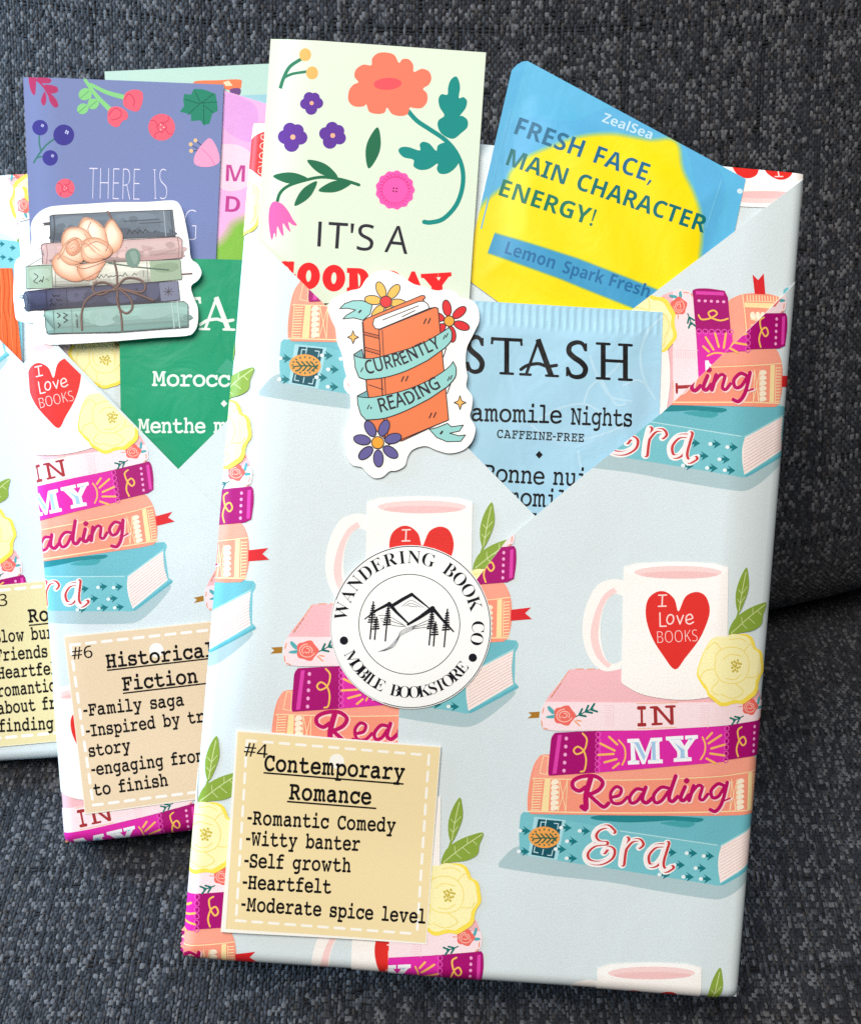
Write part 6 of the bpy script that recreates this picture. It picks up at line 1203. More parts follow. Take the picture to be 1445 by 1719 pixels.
A.text('m', 'Bonne', (160, 852), (390, 866), 62, SH, 6, gap=34); A.text('m', 'nuit', (424, 866), (596, 876), 62, SH, 6, gap=34)
A.text('m', 'camomille', (160, 938), (560, 960), 62, SH, 6, gap=34); A.text('m', 'sans', (330, 1012), (480, 1020), 50, SH, 6, gap=34)
tp_ = [(690, 498), (800, 505), (1112, 524), (1100, 900), (1080, 960), (690, 930)]
ft0 = lift_fn(FF, flat(.25)); to = [ft0(p) for p in [(690, 498), (1112, 524), (1088, 960), (680, 930)]]
def tea_h(u, v):
    o = to; d = 9.
    for i in range(4):
        a, b = o[i], o[(i + 1) % 4]; L = math.hypot(b[0] - a[0], b[1] - a[1]); k = abs((b[0] - a[0]) * (v - a[1]) - (b[1] - a[1]) * (u - a[0])) / L
        d = min(d, k)
        if i == 0: top = k
    ru = u * math.cos(.07) + v * math.sin(.07)
    crimp = .008 * math.sin(ru * 2 * math.pi / .21) * (1 - S((top - .55) / .2)) * S(top / .06)
    return .245 + .05 * S((d - .15) / .8) + crimp + .010 * math.sin(u * 2.3 - v * 1.9) * S((d - .2) / .5)
card('tea_sachet', 'light blue tea sachet with black lettering in the front pocket', 'tea bag', FF, tp_, tea_h, TB, A, M_SACHET, .04, fine=.07, group='tea sachets in the pockets')

# die-cut sticker: orange book in a ribbon
def sticker_book():
    A = Art().zoom(340, 430, 2.7788); K = (40, 26, 36); w = 4.5
    O = (238, 126, 76); TL = (152, 211, 205)
    def flower(x, y, n, r, c, cc, a0, rx, ry, cr):
        for k in range(n):
            a = a0 + 360 * k / n
            A.outlined(ell(x + r * math.cos(math.radians(a)), y + r * math.sin(math.radians(a)), rx, ry, a, 20), c, w, K, False)
        A.outlined(ell(x, y, cr), cc, w, K, False)
    A.outlined([(640, 245), (662, 222), (700, 208), (745, 207), (792, 225), (782, 270), (748, 299), (705, 288), (655, 293), (672, 275), (714, 251), (675, 243)], TL, w, K, False)
    A.line(730, 262, 738, 254, 9, K)
    flower(855, 213, 6, 60, (249, 190, 84), (226, 40, 46), -112, 40, 21, 27)
    flower(1150, 303, 6, 62, (226, 38, 44), (248, 170, 56), -100, 38, 20, 24)
    A.outlined([(1058, 808), (1092, 800), (1142, 780), (1160, 796), (1216, 788), (1198, 816), (1152, 826), (1195, 838), (1226, 834), (1204, 864), (1140, 866), (1092, 846)], TL, w, K, False)
    A.line(1110, 828, 1118, 818, 9, K)
    # book
    A.outlined(sm([(745, 310), (760, 294), (800, 276), (1020, 184)], False, 4) + sm([(1034, 184), (1038, 194), (1028, 202)], False, 3) + [(1056, 244), (1085, 238), (1098, 244), (1146, 762), (930, 862), (855, 860), (775, 775)], O, w, K, False)
    A.outlined(sm([(800, 292), (840, 275), (1008, 212)], False, 3) + sm([(1030, 210), (1050, 224), (1056, 244)], False, 3) + [(826, 340)] + sm([(806, 338), (794, 318)], False, 3), (253, 250, 246), w, K, False)
    A.outlined([(822, 344), (1085, 238), (1098, 246), (1147, 764), (868, 880), (850, 850)], O, w, K, False)
    A.line(840, 298, 1006, 232, 4, K); A.line(930, 283, 990, 254, 4, K)
    A.poly([(747, 354), (820, 372), (822, 382), (749, 364)], (206, 98, 52)); A.poly([(757, 430), (826, 450), (828, 462), (759, 442)], (206, 98, 52))
    for a in ((747, 352, 820, 370), (749, 366, 822, 384), (755, 424, 826, 444), (758, 440, 828, 460), (750, 310, 775, 770), (822, 344, 852, 850), (838, 345, 866, 876), (775, 600, 842, 622)): A.line(*a, 3.5, K)
    for x, y in ((1040, 303), (936, 572), (1066, 742)):
        A.line(x - 8, y + 12, x + 2, y - 10, 6, K); A.line(x + 12, y + 10, x + 22, y - 12, 6, K)
    # ribbons
    A.outlined([(706, 458), (744, 434), (752, 474), (722, 484)], (112, 166, 168), w, K, False)
    A.outlined(sm([(706, 458), (722, 470), (790, 478), (900, 450), (1010, 415), (1100, 365), (1150, 333)], False, 3) + sm([(1162, 352), (1160, 392), (1130, 428)], False, 3) + sm([(1050, 486), (950, 535), (850, 566), (760, 576)], False, 3) + sm([(730, 566), (712, 520)], False, 3), TL, w, K, False)
    A.stroke([(1122, 470), (1136, 430)], 4, K)
    A.outlined([(722, 652), (768, 628), (776, 664), (740, 670)], (112, 166, 168), w, K, False)
    A.outlined(sm([(722, 652), (740, 658), (800, 658), (930, 630), (1050, 582), (1140, 525), (1168, 492)], False, 3) + sm([(1182, 520), (1178, 565), (1140, 610)], False, 3) + sm([(1060, 664), (950, 720), (850, 756), (762, 764)], False, 3) + sm([(738, 738), (724, 690)], False, 3), TL, w, K, False)
    A.stroke([(1140, 640), (1158, 590)], 4, K)
    A.text('s', 'CURR', (768, 551), (930, 507), 62, K, 10); A.text('s', 'ENTLY', (938, 505), (1112, 424), 58, K, 10)
    A.text('s', 'REA', (832, 728), (950, 694), 64, K, 10); A.text('s', 'DING', (962, 692), (1110, 612), 58, K, 10)
    for x, y in ((742, 530), (1126, 378), (1138, 370), (772, 704), (1146, 572), (1158, 566)): A.line(x - 3, y + 9, x + 5, y - 9, 5, K)
    A.poly(ell(786, 708, 4, 6, 0, 8), K)
    flower(817, 870, 7, 74, (100, 92, 152), (248, 166, 50), -118, 40, 23, 28)
    for x, y, r in ((702, 378, 30), (1200, 683, 32)):
        A.outlined([(x, y - r), (x + 8, y - 8), (x + r * .85, y), (x + 8, y + 8), (x, y + r), (x - 8, y + 8), (x - r * .85, y), (x - 8, y - 8)], (250, 190, 96), 4, K, False)
    return A
CR_OUT = [(585, 245), (600, 205), (640, 180), (690, 160), (735, 148), (762, 108), (800, 76), (850, 65), (900, 78), (945, 104), (985, 130), (1035, 142), (1090, 160), (1140, 154), (1180, 168), (1202, 192), (1250, 202), (1283, 238), (1290, 300), (1272, 345), (1252, 385), (1232, 430), (1226, 500), (1235, 560), (1230, 610), (1258, 655), (1255, 710), (1247, 750), (1272, 800), (1258, 862), (1215, 905), (1150, 920), (1090, 905), (1040, 886), (985, 900), (958, 932), (943, 978), (905, 1000), (872, 1004), (840, 1030), (800, 1035), (765, 1010), (742, 985), (700, 975), (674, 938), (665, 880), (657, 830), (680, 770), (690, 700), (682, 600), (662, 530), (650, 460), (627, 400), (620, 340), (602, 300)]
A = sticker_book()
hst = plus(BUL, .092)
fst = lift_fn(FF, hst)
m = Mesher()
sheet(m, FF, [fst(A.m(p)) for p in sm(CR_OUT, True, 4)], hst, (252, 250, 245), .035, art=[(A.items, fst, None)])
ce = FF.P(*fst(A.m((940, 1030))), hst(*fst(A.m((940, 1030)))))
tag(m.build('die_cut_sticker', M_VINYL, None, ce), 'die-cut sticker of an orange book wrapped in teal ribbons, on the pocket edge', 'sticker', 'die-cut stickers on the pockets')
# ======== middle package
FM = F_MID
BASE_M = FM.P(FM.w / 2, 0, -2.4)
mid = thing('wrapped_book', 'wrapped book package in the middle with rose sticker and the tag numbered 6', 'wrapped book', BASE_M, 'wrapped book packages')
BUM = bulge(FM, .38); er_mid = edge_round(FM)
M_L, M_R, M_I = plus(BUM, .085), plus(BUM, .02), plus(er_mid, .03)
gL, gR, gI, gb = lift_fn(FM, M_L), lift_fn(FM, M_R), lift_fn(FM, M_I), lift_fn(FM, er_mid)
def duv(dx, dy):
    a = _uvf((1000., 1200.)); b = _uvf((1000. + dx, 1200. + dy)); return np.array(b) - np.array(a)
def shifted(anchor, at, dx=0, dy=0, rot=0.):
    return (MOTIF_UV, stamp(_uvf(anchor), tuple(np.array(at) + duv(dx, dy)), rot), None)
TIP = (1128.7, 1122.); FLW = (1224.7, 1121.6); ROSE = (1258.8, 1187.)
fullm = [[(0.002, 0.002), (FM.w - .002, 0.002), (FM.w - .002, FM.h - .002), (0.002, FM.h - .002)]]
zone = clip(box_uv(gb, [(60, 520), (420, 520), (420, 760), (60, 760)]), ccw(fullm[0]))
package_body(FM, mid, [(MOTIF_UV, stamp(_uvf(FLW), gb((172, 600)), -90), [zone])], 2.4)
flap('inner_fold', [(10, 300), (60, 318), (130, 380), (130, 580), (30, 560)], gI, M_I, [(MOTIF_UV, stamp(_uvf(ROSE), gI((41, 345)), -80), None)], mid, FM)
tipm = gL((99, 719))
flap('pocket_flap', [(420, 668), (300, 787), (180, 910), (150, 1500), (900, 1500), (900, 300)], gR, M_R, [shifted(TIP, tipm, 440, 287)], mid, FM)
flap('pocket_flap', [(0, 478), (34, 512), (299, 787), (420, 905), (420, 1480), (60, 1500)], gL, M_L,
     [shifted(TIP, tipm), shifted(TIP, tipm, -22, 671), shifted(TIP, tipm, 440, 287), shifted(TIP, tipm, 412, 971)], mid, FM)
A = Art().zoom(0, 960, 3.58)
A.poly([(390, 393), (1440, 284), (1560, 1310), (517, 1450)], (236, 211, 177))
DW = (252, 245, 238)
dashes(A, (425, 440), (1400, 334), 56, 40, 17, DW); dashes(A, (425, 440), (562, 1402), 54, 44, 17, DW); dashes(A, (562, 1402), (1520, 1280), 56, 40, 17, DW)
A.poly(ell(941, 470, 43), DW)
A.text('s', '#6', (437, 528), (560, 514), 72, INK, 3)
typed(A, 'Historical', (645, 578), (1290, 506), 78); A.line(645, 592, 1300, 516, 9, INK, False)
typed(A, 'Fiction', (742, 714), (1190, 664), 78); A.line(740, 730, 1260, 668, 9, INK, False)
typed(A, '-Family saga', (508, 868), (1108, 802), 68); typed(A, '-Inspired by true', (524, 992), (1330, 888), 68); typed(A, 'story', (540, 1112), (788, 1076), 68)
typed(A, '-engaging from start', (556, 1224), (1530, 1098), 68); typed(A, 'to finish', (570, 1346), (1012, 1284), 68)
m = Mesher(); Hq = plus(BUM, .14); gq = lift_fn(FM, Hq)
sheet(m, FM, [gq(A.m(p)) for p in [(385, 387), (1445, 277), (1565, 1318), (513, 1457)]], Hq, (248, 236, 216), .02, art=[(A.items, gq, None)])
m.build('paper_tag', M_LABEL, mid, BASE_M)

# mint card behind
A = Art().zoom(0, 80, 3.0696)
A.blob([(1010, 172), (1120, 168), (1235, 164), (1245, 190), (1235, 215), (1190, 222), (1120, 200), (1010, 196)], (240, 128, 84))
A.poly([(1150, 178), (1180, 170), (1200, 196), (1165, 198)], (252, 222, 186)); A.poly(sm([(1186, 216), (1236, 210), (1238, 240), (1200, 262)], True), (112, 74, 130))
A.poly([(1160, 250), (1390, 240), (1390, 300), (1160, 300)], (160, 204, 216))
card('bookmark', 'mint green bookmark standing behind the blue one, only its top edge showing', 'bookmark', FM, [(176, 120), (470, 106), (490, 620), (200, 640)], tucked(FM, -.015), (190, 222, 210), A, M_CARD, group='bookmarks in the pockets')
# pink pouch
A = Art().zoom(0, 80, 3.0696)
PK = (240, 176, 224)
A.blob([(1150, 240), (1260, 262), (1330, 330), (1300, 480), (1180, 440), (1120, 340)], (226, 160, 226))
A.blob([(1110, 520), (1220, 500), (1300, 560), (1290, 700), (1180, 740), (1110, 680)], (248, 208, 226))
soft(A, [(1060, 1010), (1120, 1010), (1170, 960), (1200, 910), (1260, 880), (1400, 860), (1500, 1200), (1300, 1500), (1050, 1400)], PK, (126, 186, 48), 26, 8)
MGA = (192, 30, 140)
A.text('d', 'M', (1163, 688), (1262, 692), 86, MGA, -4); A.text('d', 'D', (1160, 845), (1236, 850), 82, MGA, -4)
ppk = [(1100, 205), (1160, 222), (1560, 345), (1480, 1400), (1000, 1300), (1040, 400)]
gp0 = lift_fn(FM, flat(.1)); pk = [gp0(A.m(p)) for p in ppk]
card('face_mask_pouch', 'pink and green foil pouch slotted behind the blue bookmark', 'pouch', FM, [A.m(p) for p in ppk], lambda u, v: .06 + .03 * math.sin(u * 1.4 + v * .6) ** 2, PK, A, M_FOIL, .05, fine=.4, group='foil pouches in the pockets')

# blue bookmark
A = Art().zoom(0, 80, 3.0696)
BB = (122, 134, 180); RM = (178, 48, 100)
for p in ([(150, 150), (185, 150), (186, 200), (180, 244), (160, 220)], [(195, 150), (262, 160), (255, 182), (205, 178)], [(232, 190), (290, 200), (300, 225), (270, 236), (235, 220)], [(232, 225), (240, 270), (226, 298), (212, 270)], [(255, 232), (290, 265), (302, 300), (280, 306), (255, 270)]): A.blob(p, RM)
A.stroke([(190, 165), (230, 205), (275, 285)], 10, RM)
LGc = (136, 206, 130)
A.stroke([(440, 166), (500, 250), (570, 320)], 20, LGc, taper=lambda t: .8 + .5 * t); A.stroke([(470, 190), (550, 230), (650, 258)], 20, LGc, taper=lambda t: .8 + .5 * t)
A.stroke([(440, 166), (470, 230), (455, 300)], 9, LGc)
for x, y, r in ((440, 240, 34), (428, 315, 30), (482, 290, 30)): A.poly(ell(x, y, r, r * .9, -30), LGc); A.line(x - r * .7, y + r * .6, x + r * .6, y - r * .5, 3, (84, 150, 96))
CO = (240, 98, 118)
A.blob([(638, 260), (655, 228), (700, 216), (735, 232), (735, 280), (715, 325), (680, 325), (640, 300)], CO); A.blob([(556, 345), (568, 312), (610, 304), (655, 330), (658, 365), (630, 380), (615, 405), (590, 408), (560, 385)], CO)
for p in ([(642, 268), (662, 240), (682, 250), (694, 275), (690, 300)], [(560, 350), (580, 325), (600, 312), (625, 330), (622, 355), (598, 370), (575, 372)]): A.stroke(p, 4, (196, 48, 84))
LF = (36, 132, 104)
A.poly([(950, 238), (985, 242), (1000, 212), (1050, 215), (1112, 238), (1120, 290), (1124, 325), (1095, 340), (1080, 392), (1050, 400), (1035, 375), (985, 378), (985, 345), (928, 330), (950, 300), (945, 268)], LF)
for a in ((970, 345, 1035, 285), (1035, 285, 1118, 280), (1035, 285, 1005, 225), (1050, 288, 1052, 395), (1030, 290, 955, 265), (1040, 284, 1100, 240), (1055, 300, 1100, 335)): A.line(*a, 3.5, (16, 92, 70))
NV = (58, 52, 140)
A.stroke([(176, 592), (205, 545), (240, 500), (285, 468)], 9, (56, 116, 110)); A.stroke([(205, 440), (204, 490), (212, 530)], 8, (56, 116, 110)); A.stroke([(190, 568), (220, 560), (240, 565)], 8, (56, 116, 110))
for x, y, r in ((208, 411, 40), (330, 450, 54), (260, 567, 40)):
    A.poly(ell(x, y, r), NV)
    for dx, dy in ((.25, -.38), (.42, -.3), (.18, -.22), (.36, -.14)): A.poly(ell(x + dx * r, y + dy * r, r * .07, r * .1, 0, 8), (200, 206, 240))
def bud(x, y, r):
    A.poly(ell(x, y, r), CO); lc = (196, 52, 86)
    q = r * .3
    A.stroke([(x, y - q * 1.3), (x + q * 1.3, y), (x, y + q * 1.4), (x - q * 1.3, y)], 3.5, lc, smooth=False, closed=True)
    for a in (20, 110, 200, 290):
        a = math.radians(a); A.stroke([(x + q * math.cos(a), y + q * math.sin(a)), (x + r * .7 * math.cos(a + .4), y + r * .7 * math.sin(a + .4)), (x + r * .95 * math.cos(a + .2), y + r * .95 * math.sin(a + .2))], 3.5, lc)
    for i in range(7): A.poly(ell(x + q * .55 * math.cos(i * 2.1), y + q * .7 * math.sin(i * 2.1), r * .05, r * .05, 0, 8), (253, 220, 220))
bud(834, 410, 69); bud(337, 724, 49)
for a in ((1036, 528, 990, 505), (1036, 526, 985, 535), (1050, 512, 1010, 480)): A.line(*a, 4, (50, 48, 90))
for x, y in ((984, 498), (986, 532), (1008, 478)): A.poly(ell(x, y, 10), (246, 196, 140))
A.blob([(1000, 590), (1012, 540), (1050, 490), (1080, 467), (1105, 490), (1128, 545), (1130, 590), (1090, 612), (1030, 612)], (248, 160, 196)); A.stroke([(1110, 608), (1080, 560), (1040, 520)], 3, (226, 110, 160))
WL = (236, 228, 244)
A.text('s', 'THERE', (455, 784), (722, 790), 172, WL, -20); A.text('s', 'IS', (790, 786), (866, 784), 165, WL, -20)
A.text('s', 'NG', (860, 993), (1014, 996), 165, WL, -20)
card('bookmark', 'periwinkle blue bookmark with berries and white lettering in the middle package', 'bookmark', FM, [(39.5, 130), (376, 142), (357, 560), (58, 548)], tucked(FM, .15), BB, A, M_CARD, group='bookmarks in the pockets')

# green tea sachet
A = Art().zoom(0, 540, 3.0696)
GT = (0, 152, 106); WT = (240, 244, 232)
A.poly([(1170, 190), (1260, 262), (1180, 275), (1112, 262)], (60, 164, 128))
for ch, x0, x1 in (('S', 770, 860), ('T', 885, 1035), ('A', 1030, 1205), ('S', 1236, 1350), ('H', 1380, 1555)): incised(A, ch, x0, x1, -148, 22, .02, WT)
A.text('m', 'Moroccan', (785, 330), (1318, 336), 74, WT, 8, gap=34); A.text('m', 'Mint', (1350, 337), (1540, 340), 74, WT, 8, gap=34)
A.poly([(1155, 404), (1172, 422), (1155, 440), (1138, 422)], WT)
A.text('m', 'Menthe', (712, 572), (1058, 573), 70, WT, 8, gap=34); A.text('m', 'marocaine', (1102, 573), (1640, 577), 70, WT, 8, gap=34)
tg = [(199, 432), (400, 436), (575, 442), (590, 830), (205, 830)]
def gtea_h(u, v): return .235 + .04 * math.sin(u * .8 + .5) ** 2 + .012 * math.sin(u * 2.1 + v * 1.7)
card('tea_sachet', 'emerald green tea sachet with cream lettering in the middle package', 'tea bag', FM, tg, gtea_h, GT, A, M_SACHET, .04, fine=.25, group='tea sachets in the pockets')

# rose and books sticker
def sticker_rose():
    A = Art().zoom(0, 80, 3.0696); K = (62, 50, 56)
    rr = random.Random(12)
    def scrawl(x0, y0, x1, y1, h, c, w):
        """illegible pen strokes, as on the old spines"""
        n = max(4, int(math.hypot(x1 - x0, y1 - y0) / (h * .55))); p = []
        dx, dy = (x1 - x0) / n, (y1 - y0) / n; d = math.hypot(dx, dy)
        for k in range(n):
            if rr.random() < .16:
                if len(p) > 1: A.stroke(p, w, c, smooth=False, cap=False)
                p = []; continue
            a = h * rr.uniform(.2, 1) * (1 if k % 2 else -.1)
            p.append((x0 + dx * k + dy / d * a, y0 + dy * k - dx / d * a))
        if len(p) > 1: A.stroke(p, w, c, smooth=False, cap=False)
    def book(pts, base, lights, darks, w=3):
        """spine in watercolour: washes from light above to deep below, blooms, then the ink line"""
        A.poly(pts, base)
        xs = [p[0] for p in pts]; x0, x1 = min(xs), max(xs)
        def edge(x, low):
            ys = []
            for k in range(len(pts)):
                (ax, ay), (bx, by) = pts[k], pts[(k + 1) % len(pts)]
                if (ax <= x < bx) or (bx <= x < ax): ys.append(ay + (by - ay) * (x - ax) / (bx - ax))
            return (max(ys) if low else min(ys)) if ys else None
        cols = [x0 + 3 + (x1 - x0 - 6) * k / 12 for k in range(13)]
        te = [(x, edge(x, False), edge(x, True)) for x in cols]; te = [t for t in te if t[1] is not None and t[2] - t[1] > 20]
        for k in range(7):
            a, b = k / 7, (k + 1) / 7
            q = (1.02, 1.10, 1.08, 1.0, .92, .83, .72)[k]
            up_ = [(x, t + (l - t) * a) for x, t, l in te]; dn = [(x, t + (l - t) * b) for x, t, l in te]
            A.poly(up_ + dn[::-1], tuple(v * q for v in base))
        for p, c in lights: A.blob(p, tuple((c[i] + base[i]) / 2 for i in range(3)))
        for p, c in darks: A.blob(p, tuple((c[i] * 1.3 + base[i] * .7) / 2 for i in range(3)))
        for k in range(16):
            x, t, l = rr.choice(te); y = t + (l - t) * rr.uniform(.2, .8); q = rr.uniform(.86, 1.12); wd = rr.uniform(10, 34)
            A.blob([(x + wd * math.cos(a) * rr.uniform(.7, 1.2), y + (l - t) * .14 * math.sin(a) * rr.uniform(.6, 1.2)) for a in [i * math.pi / 4 for i in range(8)]], tuple(v * q for v in base), 3)
        A.stroke(pts, w, K, smooth=False, closed=True)
    # top grey book
    book([(258, 868), (275, 862), (560, 848), (890, 836), (905, 972), (640, 985), (262, 1002)], (104, 118, 132),
         [([(300, 880), (420, 868), (440, 900), (330, 940), (290, 920)], (150, 166, 178)), ([(600, 862), (760, 852), (800, 880), (650, 900)], (138, 154, 168)), ([(820, 850), (860, 850), (862, 960), (840, 960)], (128, 140, 152))],
         [([(280, 960), (450, 940), (640, 930), (840, 930), (895, 945), (890, 968), (600, 980), (285, 992)], (64, 72, 88))])
    A.line(845, 842, 856, 972, 4, (176, 188, 196)); A.line(880, 838, 892, 970, 4, (62, 66, 80)); A.stroke([(278, 866), (284, 930), (276, 1000)], 4, K)
    scrawl(655, 960, 835, 948, 24, (36, 40, 52), 4.5); A.line(640, 895, 820, 884, 5, (70, 78, 92)); A.line(720, 905, 840, 898, 4, (74, 82, 96))
    A.poly([(215, 902), (260, 898), (258, 914), (222, 916), (230, 909)], (92, 84, 86))
    # pink book
    book([(215, 1018), (225, 1010), (500, 1000), (920, 975), (940, 990), (940, 1085), (700, 1105), (222, 1120)], (222, 184, 180),
         [([(640, 1010), (800, 1000), (900, 1000), (890, 1030), (700, 1050)], (238, 208, 202)), ([(230, 1030), (290, 1020), (280, 1080), (240, 1090)], (234, 200, 196))],
         [([(640, 1080), (800, 1072), (930, 1062), (935, 1082), (700, 1100)], (196, 148, 146))])
    for i in range(26): A.line(650 + i * 10.5, 1030 + (i * 37 % 40), 656 + i * 10.5, 1034 + (i * 37 % 40), 3.5, (188, 138, 136))
    A.stroke([(915, 978), (924, 1030), (918, 1088)], 4, (170, 126, 124)); A.stroke([(240, 1014), (246, 1060), (240, 1116)], 4, (186, 140, 138))
    # sage book with pages
    A.poly([(148, 1125), (215, 1085), (222, 1120), (300, 1118), (300, 1130)], (246, 240, 226)); A.stroke([(148, 1125), (215, 1085)], 3, K)
    book([(137, 1128), (300, 1120), (600, 1105), (930, 1092), (938, 1195), (600, 1225), (140, 1244)], (236, 232, 214), [], [])
    A.poly([(139, 1130), (270, 1122), (274, 1238), (142, 1242)], (176, 194, 166)); A.poly([(772, 1100), (930, 1093), (937, 1194), (780, 1208)], (172, 190, 158))
    A.blob([(800, 1120), (900, 1108), (920, 1140), (860, 1160), (800, 1150)], (150, 172, 138)); A.blob([(160, 1150), (250, 1140), (255, 1180), (180, 1200)], (192, 208, 184))
    for a in ((270, 1122, 274, 1238), (286, 1124, 290, 1236), (758, 1104, 766, 1206), (240, 1190, 255, 1200), (740, 1150, 742, 1180)): A.line(*a, 3, (110, 116, 104))
    A.stroke([(180, 1165), (200, 1180), (178, 1205), (200, 1215)], 4, K); scrawl(206, 1206, 236, 1206, 34, K, 4)
    scrawl(440, 1192, 720, 1172, 22, (70, 74, 70), 3.5); A.line(940, 1168, 990, 1164, 7, (136, 88, 76))
    # indigo book
    book([(127, 1275), (135, 1258), (400, 1240), (700, 1215), (918, 1205), (928, 1300), (600, 1330), (140, 1358)], (76, 74, 100),
         [([(350, 1262), (480, 1250), (470, 1290), (370, 1310)], (112, 112, 140)), ([(760, 1225), (820, 1222), (815, 1290), (770, 1295)], (104, 104, 132)), ([(560, 1290), (680, 1275), (700, 1300), (590, 1320)], (98, 98, 126))],
         [([(150, 1330), (350, 1318), (560, 1322), (400, 1340), (160, 1352)], (48, 46, 66))])
    A.poly([(822, 1212), (917, 1206), (927, 1299), (832, 1308)], (132, 132, 154)); A.stroke([(137, 1260), (150, 1300), (142, 1356)], 4, K)
    for k in range(4): A.line(870, 1258, 870 + 24 * math.cos(k * .8), 1258 + 24 * math.sin(k * .8), 3, K); A.line(870, 1258, 870 - 24 * math.cos(k * .8), 1258 - 24 * math.sin(k * .8), 3, K)
    A.line(240, 1250, 246, 1350, 3, (44, 42, 60)); A.line(345, 1245, 350, 1345, 3, (44, 42, 60))
    for y in (1284, 1308, 1332): scrawl(262, y, 332, y - 6, 17, (26, 24, 38), 4.5)
    # mint book
    book([(234, 1356), (500, 1335), (950, 1308), (970, 1325), (972, 1440), (600, 1468), (250, 1476), (240, 1440)], (158, 192, 180),
         [([(480, 1360), (600, 1350), (590, 1420), (500, 1430)], (184, 212, 202)), ([(720, 1350), (880, 1335), (870, 1380), (740, 1400)], (178, 206, 196))],
         [([(300, 1450), (500, 1440), (700, 1430), (900, 1420), (960, 1430), (600, 1462), (260, 1472)], (122, 160, 150))])
    A.line(886, 1315, 900, 1446, 6, (196, 220, 210)); A.line(915, 1312, 928, 1444, 6, (196, 220, 210)); A.line(278, 1356, 284, 1472, 4, (110, 140, 132)); A.line(372, 1350, 376, 1470, 3, (120, 150, 140))
    for x in (300, 330): scrawl(x, 1368, x + 6, 1456, 22, (32, 38, 38), 5)
    scrawl(392, 1372, 397, 1448, 12, (50, 60, 58), 3); A.line(400, 1380, 404, 1446, 3, K)
    # cord
    CB = (92, 62, 54)
    for p in ([(556, 846), (572, 872), (580, 900)], [(590, 1100), (604, 1160), (606, 1230)], [(606, 1240), (612, 1310), (628, 1390), (632, 1456)], [(600, 1236), (540, 1210), (490, 1220), (484, 1255), (520, 1275), (580, 1250), (606, 1236)], [(606, 1236), (650, 1190), (720, 1195), (752, 1230), (735, 1260), (680, 1255), (620, 1240)],
              [(600, 1250), (520, 1260), (450, 1300), (424, 1370), (426, 1456)], [(610, 1240), (670, 1290), (685, 1340), (655, 1370), (618, 1345), (604, 1290)], [(640, 1250), (720, 1275), (792, 1304)]):
        A.stroke(p, 11, CB); A.stroke([(x - 2, y - 2) for x, y in p], 3.5, (150, 112, 98))
    # leaf and stem
    A.stroke([(560, 1110), (700, 1130), (870, 1146)], 6, (86, 112, 98)); A.blob([(650, 1060), (680, 1036), (715, 1045), (724, 1090), (705, 1130), (670, 1130), (652, 1100)], (116, 148, 132)); A.blob([(672, 1060), (700, 1050), (712, 1090), (695, 1118)], (140, 168, 152))
    A.items = [(t, tuple(v * .90 for v in c), f, z) for t, c, f, z in A.items]
    # rose: petals from back to front, three inks each
    def petal(p, c):
        """deep at the root and rim, paling to the middle in fine washes"""
        x = sum(q[0] for q in p) / len(p); y = sum(q[1] for q in p) / len(p); n = 9
        for k in range(n):
            f = k / (n - 1); sc = 1 - .72 * f; e = min(1, f * 1.25) ** .7
            col_ = tuple((v * q) * (1 - e) + min(255, v * 1.07 + 6) * e for v, q in zip(c, (.88, .73, .62)))
            A.blob([(x + (a - x) * sc - 7 * f, y + (b - y) * sc - 15 * f) for a, b in p], col_)
        A.stroke(p, 2, (206, 148, 122), closed=True)
    C1 = (240, 196, 168)
    petal([(535, 950), (560, 895), (585, 888), (612, 925), (634, 970), (622, 1030), (570, 1070), (530, 1060)], (246, 208, 182))
    petal([(405, 930), (430, 880), (470, 880), (520, 910), (550, 960), (545, 1050), (450, 1030), (410, 980)], (248, 216, 194))
    petal([(320, 985), (345, 935), (400, 925), (450, 945), (480, 1000), (430, 1060), (340, 1050)], (246, 208, 184))
    petal([(272, 1115), (290, 1070), (345, 1060), (420, 1120), (440, 1190), (380, 1205), (300, 1170)], (240, 196, 170))
    petal([(400, 1130), (480, 1110), (545, 1100), (520, 1150), (490, 1190), (430, 1195)], (236, 190, 164))
    petal([(430, 1000), (500, 980), (570, 1020), (580, 1060), (540, 1090), (470, 1110), (430, 1070)], C1)
    petal([(310, 1070), (350, 1000), (400, 980), (440, 1020), (430, 1100), (360, 1120)], (246, 208, 182))
    petal([(345, 1030), (380, 990), (410, 1005), (415, 1050), (380, 1075), (350, 1060)], (232, 176, 146))
    petal([(420, 1030), (450, 1010), (500, 1060), (540, 1085), (480, 1110), (430, 1090)], (240, 196, 168))
    for p in ([(300, 1090), (330, 1060), (350, 1010), (400, 985)], [(440, 1030), (500, 1000), (560, 1030), (575, 1060)], [(545, 960), (560, 1010), (548, 1050)], [(385, 1120), (430, 1140), (500, 1120), (545, 1100)], [(470, 900), (455, 940), (480, 985)], [(352, 1040), (378, 1012), (402, 1020), (400, 1048), (376, 1058)], [(365, 1040), (385, 1030), (392, 1044)], [(420, 1000), (430, 1050), (470, 1090), (540, 1085)], [(440, 960), (470, 1010), (520, 1050)], [(330, 1075), (380, 1100), (430, 1110)], [(460, 1205), (470, 1180), (500, 1200), (480, 1210)]): A.stroke(p, 3, (200, 138, 112))
    for p in ([(320, 985), (345, 935), (400, 925), (420, 900), (470, 880), (530, 925), (560, 895), (586, 888), (634, 970), (622, 1030)], [(272, 1115), (300, 1170), (380, 1205), (440, 1192), (520, 1150)]): A.stroke(p, 2, (190, 130, 106))
    return A
